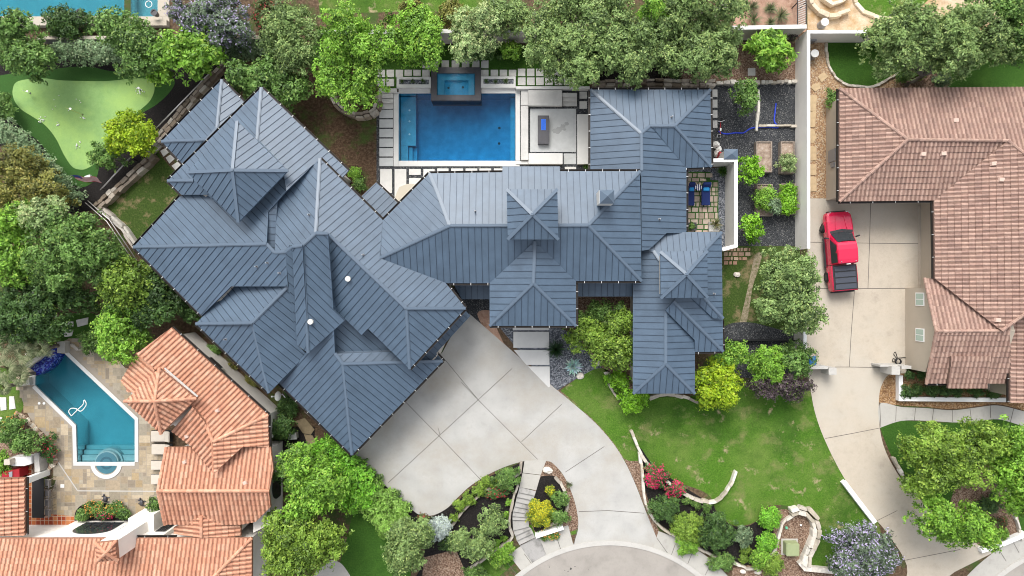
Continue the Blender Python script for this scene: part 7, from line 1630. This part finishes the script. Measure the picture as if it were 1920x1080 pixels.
# terrace beds
tree('dense dark shrub in the rose bed left of the pool', [(28, 815, 36, 24), (50, 832, 24, 20)], 2.4, 'mid', size=.11, lr=.4, cat='shrub', name='shrub')
shrub('orange-flowered rose bush at the top of the rose bed', 18, 793, 26, 12, .9, 'orangerose', .1, cover=500); shrub('red-flowered rose bush at the right of the rose bed', 86, 840, 16, 24, .9, 'rosebush', .1, cover=500)
shrub('green shrub at the left edge beside the outdoor kitchen', 4, 868, 12, 26, 1.4, 'bright', .1)
for i, (x, y, rx, ry, p) in enumerate(((172, 957, 20, 14, 'orangerose'), (193, 966, 20, 9, 'pinkrose'), (212, 956, 18, 13, 'orangerose'), (152, 966, 12, 10, 'mid'), (232, 964, 12, 9, 'mid'))):
    shrub(('orange rose bush left in the half-round terrace bed', 'red rose bush in the middle of the half-round terrace bed', 'orange rose bush right in the half-round terrace bed', 'green tufted plant at the left end of the half-round bed', 'green tufted plant at the right end of the half-round bed')[i], x, y, rx, ry, .7, p, .09, .3)
shrub('dark cactus-like shrub at the corner of the white courtyard wall', 292, 948, 14, 18, 1.6, 'mid', .1)
ball('round dark clipped shrub between the two houses', 531, 802, 24, 1.9, 'dark', cover=1300)
# --- south-west trees
tree('tall leafy tree south of the clay tile house gable', [(572, 880, 48, 42), (598, 912, 50, 46), (570, 940, 42, 36)], 4.8, 'bright', size=.15, lr=.65, cover=420)
tree('yellow-green tree at the bottom edge beside the clay roof', [(545, 1005, 56, 48), (590, 1020, 56, 46), (545, 1050, 50, 36)], 5.2, 'yellow', size=.15, lr=.65, cover=420)
tree('small tree against the white bay of the clay tile house', [(540, 875, 26, 26), (552, 850, 20, 20)], 3.6, 'mid', size=.14)
hedge('bright rounded hedge along the west side of the driveway', [(592, 838), (608, 864), (643, 904), (680, 940)], 3.0, 2.1, 'hedgebright')
hedge('pale green lower hedge continuing beside the driveway', [(688, 930), (715, 955), (745, 985)], 2.3, 1.6, 'limehedge')
shrub('pale green rounded shrub at the end of the driveway hedge', 722, 985, 26, 22, 1.6, 'limehedge', .08, cover=900)
shrub('bright upright shrub at the bend of the driveway hedge', 672, 938, 28, 22, 2.0, 'hedgebright', .09, cover=800)
for i, (x, y, rx, ry) in enumerate(((673, 868, 14, 12), (690, 886, 12, 10), (705, 900, 11, 9), (740, 930, 13, 10), (758, 948, 12, 9))): shrub('low green shrub in the strip between hedge and driveway, number %s from the top' % ('one', 'two', 'three', 'four', 'five')[i], x, y, rx, ry, .7, 'mid', .09, .25)
tree('grey-green tree on the small lawn below the driveway corner', [(765, 1010, 40, 38), (758, 1045, 38, 30), (785, 1000, 26, 28)], 3.6, 'oak', size=.13, lr=.5)
ball('silvery ball-shaped shrub at the driveway corner', 823, 992, 22, 1.5, 'silver', ry=27, cover=1700)
tree('olive-dark small tree in the black bed, upper one', [(922, 978, 28, 24)], 2.4, 'oak', size=.12, lr=.4, cat='shrub', name='shrub'); tree('olive-dark small tree in the black bed, lower one', [(885, 1022, 36, 28), (860, 1012, 20, 18)], 2.4, 'oak', size=.12, lr=.4, cat='shrub', name='shrub')
shrub('green shrub overlapping the driveway edge left of the stairs', 948, 900, 28, 20, 1.4, 'mid', .1); shrub('red-flowered low bush left of the garden stairs', 928, 924, 24, 9, .6, 'rosebush', .08)
shrub('dark green ground shrub below the silvery ball shrub', 845, 1020, 22, 14, .8, 'dark'); shrub('red-leaved plant at the corner of the driveway', 793, 972, 12, 8, .6, 'darkred', .08)
for i, (x, y, r) in enumerate(((915, 903, 14), (898, 920, 13), (878, 937, 13), (862, 948, 13), (848, 972, 9))): shrub('bright low shrub along the curved driveway lip, %s from the stairs' % ('first', 'second', 'third', 'fourth', 'fifth')[i], x, y, r, r * .8, .7, 'yellow', .09, .25)
for i, (x, y) in enumerate(((954, 942), (949, 965), (945, 1010), (933, 1018), (922, 1028))): ball('tiny round clipped plant in the black bed, %s from the top' % ('first', 'second', 'third', 'fourth', 'fifth')[i], x, y, 5.5, .35, 'bright', .05, 2500)
for i, (x, y, rx, ry) in enumerate(((942, 1040, 22, 14), (955, 1028, 14, 9), (930, 1055, 14, 10))): shrub('green shrub in the grass wedge left of the lower stairs, %s' % ('largest', 'upper', 'lower')[i], x, y, rx, ry, .8, 'bright', .1, .3)
shrub('green shrub at the bottom edge by the sidewalk wedge', 890, 1075, 22, 12, .8, 'mid')
# island
shrub('yellow-flowered dense shrub in the mulch island', 1012, 962, 24, 27, 1.0, 'yellowbush', .075, .35, 1200); shrub('small yellow-flowered plant in the black island bed', 1033, 921, 10, 9, .5, 'yellowbush', .08, .2)
shrub('feathery green shrub in the island, upper one', 1052, 938, 16, 15, .9, 'mid', .1); shrub('feathery green shrub in the island, lower one', 1050, 970, 17, 13, .9, 'mid', .1)
shrub('orange flowers under the white kerb wall by the stairs', 1030, 1004, 22, 7, .4, 'orangerose', .09, .2)
grass_tuft('wispy grey grass at the island edge', 1066, 909, 8, ((.2, .22, .12), (.12, .14, .07)), 60)
# entry
tree('bright entry tree under the porch eaves', [(1110, 630, 46, 34), (1150, 655, 44, 36), (1160, 605, 30, 28)], 3.4, 'yellow', size=.14, lr=.5)
tree('darker green tree behind the entry tree', [(1095, 602, 34, 20), (1140, 590, 40, 22)], 2.6, 'mid', size=.12, lr=.45)
grass_tuft('dark spiky yucca beside the entry slabs', 1043, 655, 19, ((.02, .055, .02), (.04, .09, .03), (.015, .035, .015)), 220, .035, name='yucca', cat='yucca')
rosette('large pale blue agave in the grey gravel', 1075, 687, 19, ((.36, .50, .47), (.44, .58, .55), (.28, .42, .39)), wd=.2, h=.25)
shrub('bright round-leaved shrub at the lawn edge, upper one', 1160, 713, 22, 17, 1.2, 'box', .13, .35); shrub('bright round-leaved shrub at the lawn edge, lower one', 1187, 750, 27, 22, 1.4, 'box', .13, .35)
tree('lime bright tree south-east of the east wing', [(1345, 712, 42, 36), (1350, 738, 40, 26)], 3.2, 'lime', size=.14, lr=.45, cover=520); bpy.data.objects[-1] if False else None
tree('green shrubby tree behind the lime tree', [(1378, 662, 30, 22), (1360, 675, 22, 20)], 3.0, 'bright', size=.13, lr=.4)
tree('rounded bright tree right of the lime tree', [(1440, 685, 36, 36)], 3.0, 'bright', size=.12, lr=.42, cover=560)
tree('dark green round tree beside the cream wall stub', [(1492, 672, 32, 32)], 3.0, 'mid', size=.12, lr=.42)
tree('purple-black smoke bush at the top of the lawn', [(1440, 725, 38, 20), (1490, 725, 34, 22)], 2.6, 'purple', size=.11, lr=.4, cat='shrub', name='smoke_bush', cover=420)
tree('large mid-green tree between the side lawn and the cream wall', [(1478, 510, 50, 42), (1470, 560, 48, 42), (1500, 590, 42, 34), (1490, 540, 46, 40)], 4.8, 'oak', size=.14, lr=.55, cover=480)
for l, x, y in (('glossy bright tree in the gravel yard beside the largest wooden bed', 1405, 318), ('glossy bright tree in the gravel yard south of the beds', 1407, 428)): tree(l, (x, y, 25, 25), 2.4, 'box', size=.15, lr=.36, cover=300)
shrub('pale wispy shrub in the narrow wooden bed', 1477, 305, 18, 18, 1.5, 'pale', .08); shrub('green shrub on the left of the double-planted bed', 1437, 372, 22, 22, 1.5, 'bright', .1); shrub('grey-green shrub on the right of the double-planted bed', 1452, 383, 16, 18, 1.6, 'grey', .08)
SEED[0] += 1; t = thing('clipped_hedge', 'bright box hedge filling the south-east wooden bed', 'hedge', P(1478, 373)); rs = random.Random(4); a, b = P(1467, 346, 1.0), P(1491, 399, 1.0)
leaf_mesh('foliage', [(rs.uniform(a.x + .18, b.x - .18), rs.uniform(b.y + .18, a.y - .18), .85, .24) for _ in range(60)], 5200, .10, 'box', 77, M['leaf'], t, 1.6, .1)
grass_tuft('green grassy palm in the north corner of the courtyard', 1356, 321, 13, ((.05, .13, .02), (.09, .2, .03)), 130, .03, .1, name='grass_palm'); grass_tuft('yellowish spiky yucca in the pale courtyard planter', 1343, 420, 13, ((.25, .24, .10), (.14, .16, .07)), 90, .03, .35, name='yucca', cat='yucca')
shrub('small plants in the dark courtyard planter', 1297, 424, 6, 6, .6, 'mid', .07, .15, tb=.3)
grass_tuft('green grass tuft south of the long white bench', 1099, 312, 9, ((.06, .12, .02), (.10, .18, .04)), 90, .03)
for i, (x, y, r) in enumerate(((754, 153, 5), (774, 152.5, 5), (793, 152.5, 6))): grass_tuft('grass tuft in the left trough planter, %s one' % ('left', 'middle', 'right')[i], x, y, r, ((.06, .12, .02), (.12, .2, .05)), 50, .02, .27)
for i, (x, y, r) in enumerate(((912, 152.5, 5), (929, 152.5, 5), (948, 151.5, 6))): grass_tuft('grass tuft in the right trough planter, %s one' % ('left', 'middle', 'right')[i], x, y, r, ((.06, .12, .02), (.12, .2, .05)), 50, .02, .27)
shrub('low leafy plant at the corner of the roof beside the dirt yard', 663, 325, 12, 12, .6, 'bright', .1, .2); shrub('leafy plant tucked by the lower porch roof', 672, 345, 10, 12, .5, 'mid', .1, .2)
# front bed
shrub('pink-flowering rose hedge in the curved black bed', 1232, 893, 22, 22, .9, 'pinkrose', .1, .3, 900); shrub('pink-flowering rose bush at the right of the rose hedge', 1264, 920, 20, 12, .9, 'pinkrose', .1, .3, 900)
shrub('bronze dark shrub below the pink roses', 1246, 955, 28, 24, 1.6, 'dark', .1, .35); shrub('bright yellow-green shrub in the front bed', 1292, 988, 30, 27, 1.3, 'yellow', .09, .35, 800)
shrub('large bronze dark shrub in the front bed', 1345, 1000, 36, 34, 1.8, 'dark', .1, .4); shrub('feathery grey-green shrub right of the large dark shrub', 1395, 1008, 18, 18, 1.1, 'grey', .1, .3)
shrub('green shrub spilling over the sidewalk edge', 1292, 1025, 24, 16, .9, 'bright', .09, .3); shrub('green mounded shrub by the lower sidewalk', 1352, 1055, 26, 17, .8, 'mid', .09, .3)
for i, (x, y) in enumerate(((1289, 939), (1307, 946), (1324, 951))): shrub('low pale green mound below the curved wall, %s of three' % ('left', 'middle', 'right')[i], x, y, 10, 8, .4, 'mid', .07, .2)
ball('round bright grassy shrub, top of the three at the right end of the bed', 1441, 972, 21, 1.1, 'hedgebright'); ball('round grassy shrub, middle of the three at the right end of the bed', 1438, 1012, 19, 1.1, 'hedgebright'); ball('round grassy shrub, lowest of the three at the right end of the bed', 1426, 1045, 20, 1.0, 'bright')
ball('small yellow-green clipped ball, upper of the pair', 1398, 1033, 9, .5, 'yellow', .05, 2500); ball('small yellow-green clipped ball, lower of the pair', 1395, 1047, 9, .5, 'yellow', .05, 2500)
shrub('olive green shrub left of the utility box near the bottom edge', 1450, 1062, 20, 22, 1.0, 'yellow', .09, .3)
tree('lilac-flowering tree at the bottom edge by the tan drive', [(1618, 1020, 52, 38), (1640, 1050, 42, 34), (1590, 1050, 36, 30)], 3.6, 'vitex', size=.13, lr=.5, cover=560)
# bottom right
tree('large bright oak over the curve of the tan drive', [(1740, 836, 54, 40), (1806, 872, 50, 42), (1732, 892, 42, 34), (1842, 822, 42, 34)], 5.4, 'yellow', size=.14, lr=.65, cover=430, name='oak_tree', base=(1775, 868))
tree('bright oak beside the street at the lower right', [(1750, 968, 46, 34), (1808, 985, 50, 38), (1842, 1004, 24, 24)], 5.0, 'bright', size=.14, lr=.6, cover=430, name='oak_tree', base=(1788, 975))
tree('bright oak cut by the right edge of the picture', [(1905, 850, 40, 60), (1912, 920, 38, 50), (1890, 895, 26, 34)], 5.4, 'bright', size=.14, lr=.6, cover=430, name='oak_tree', base=(1868, 905))
shrub('dark low shrub under the lower right oaks', 1858, 945, 24, 16, .8, 'dark'); shrub('small bright ball plant in the lower right mulch', 1863, 976, 6, 6, .4, 'yellow', .06); shrub('dark red small bush in the lower right mulch', 1880, 980, 10, 12, .5, 'darkred', .07); shrub('low green shrub at the lower right wall', 1882, 1000, 14, 10, .5, 'bright', .08)
for i, (x, y, rx, ry) in enumerate(((1703, 735, 12, 14), (1722, 731, 10, 11), (1748, 732, 14, 12), (1770, 734, 14, 10), (1795, 736, 15, 9), (1830, 736, 15, 8), (1865, 738, 16, 9))): shrub('dark trailing shrub behind the white planter wall, number %s from the left' % ('one', 'two', 'three', 'four', 'five', 'six', 'seven')[i], x, y, rx, ry, .8, 'dark', .08, .25)
for i, (x, y) in enumerate(((1705, 703), (1727, 703))): ball('round dark shrub by the gable wall, %s one' % ('left', 'right')[i], x, y, 7, .6, 'dark')
shrub('scruffy dry shrubs in the shade of the north-east alley', 430, 690, 10, 8, .5, 'olive'); shrub('dark ivy-like shrub under the satellite dish', 540, 755, 20, 24, .9, 'dark'); shrub('low dry shrub along the south-west eave', 470, 715, 16, 12, .6, 'olive', .08); shrub('green weeds along the south-west eave corner', 395, 660, 16, 14, .6, 'mid', .08)
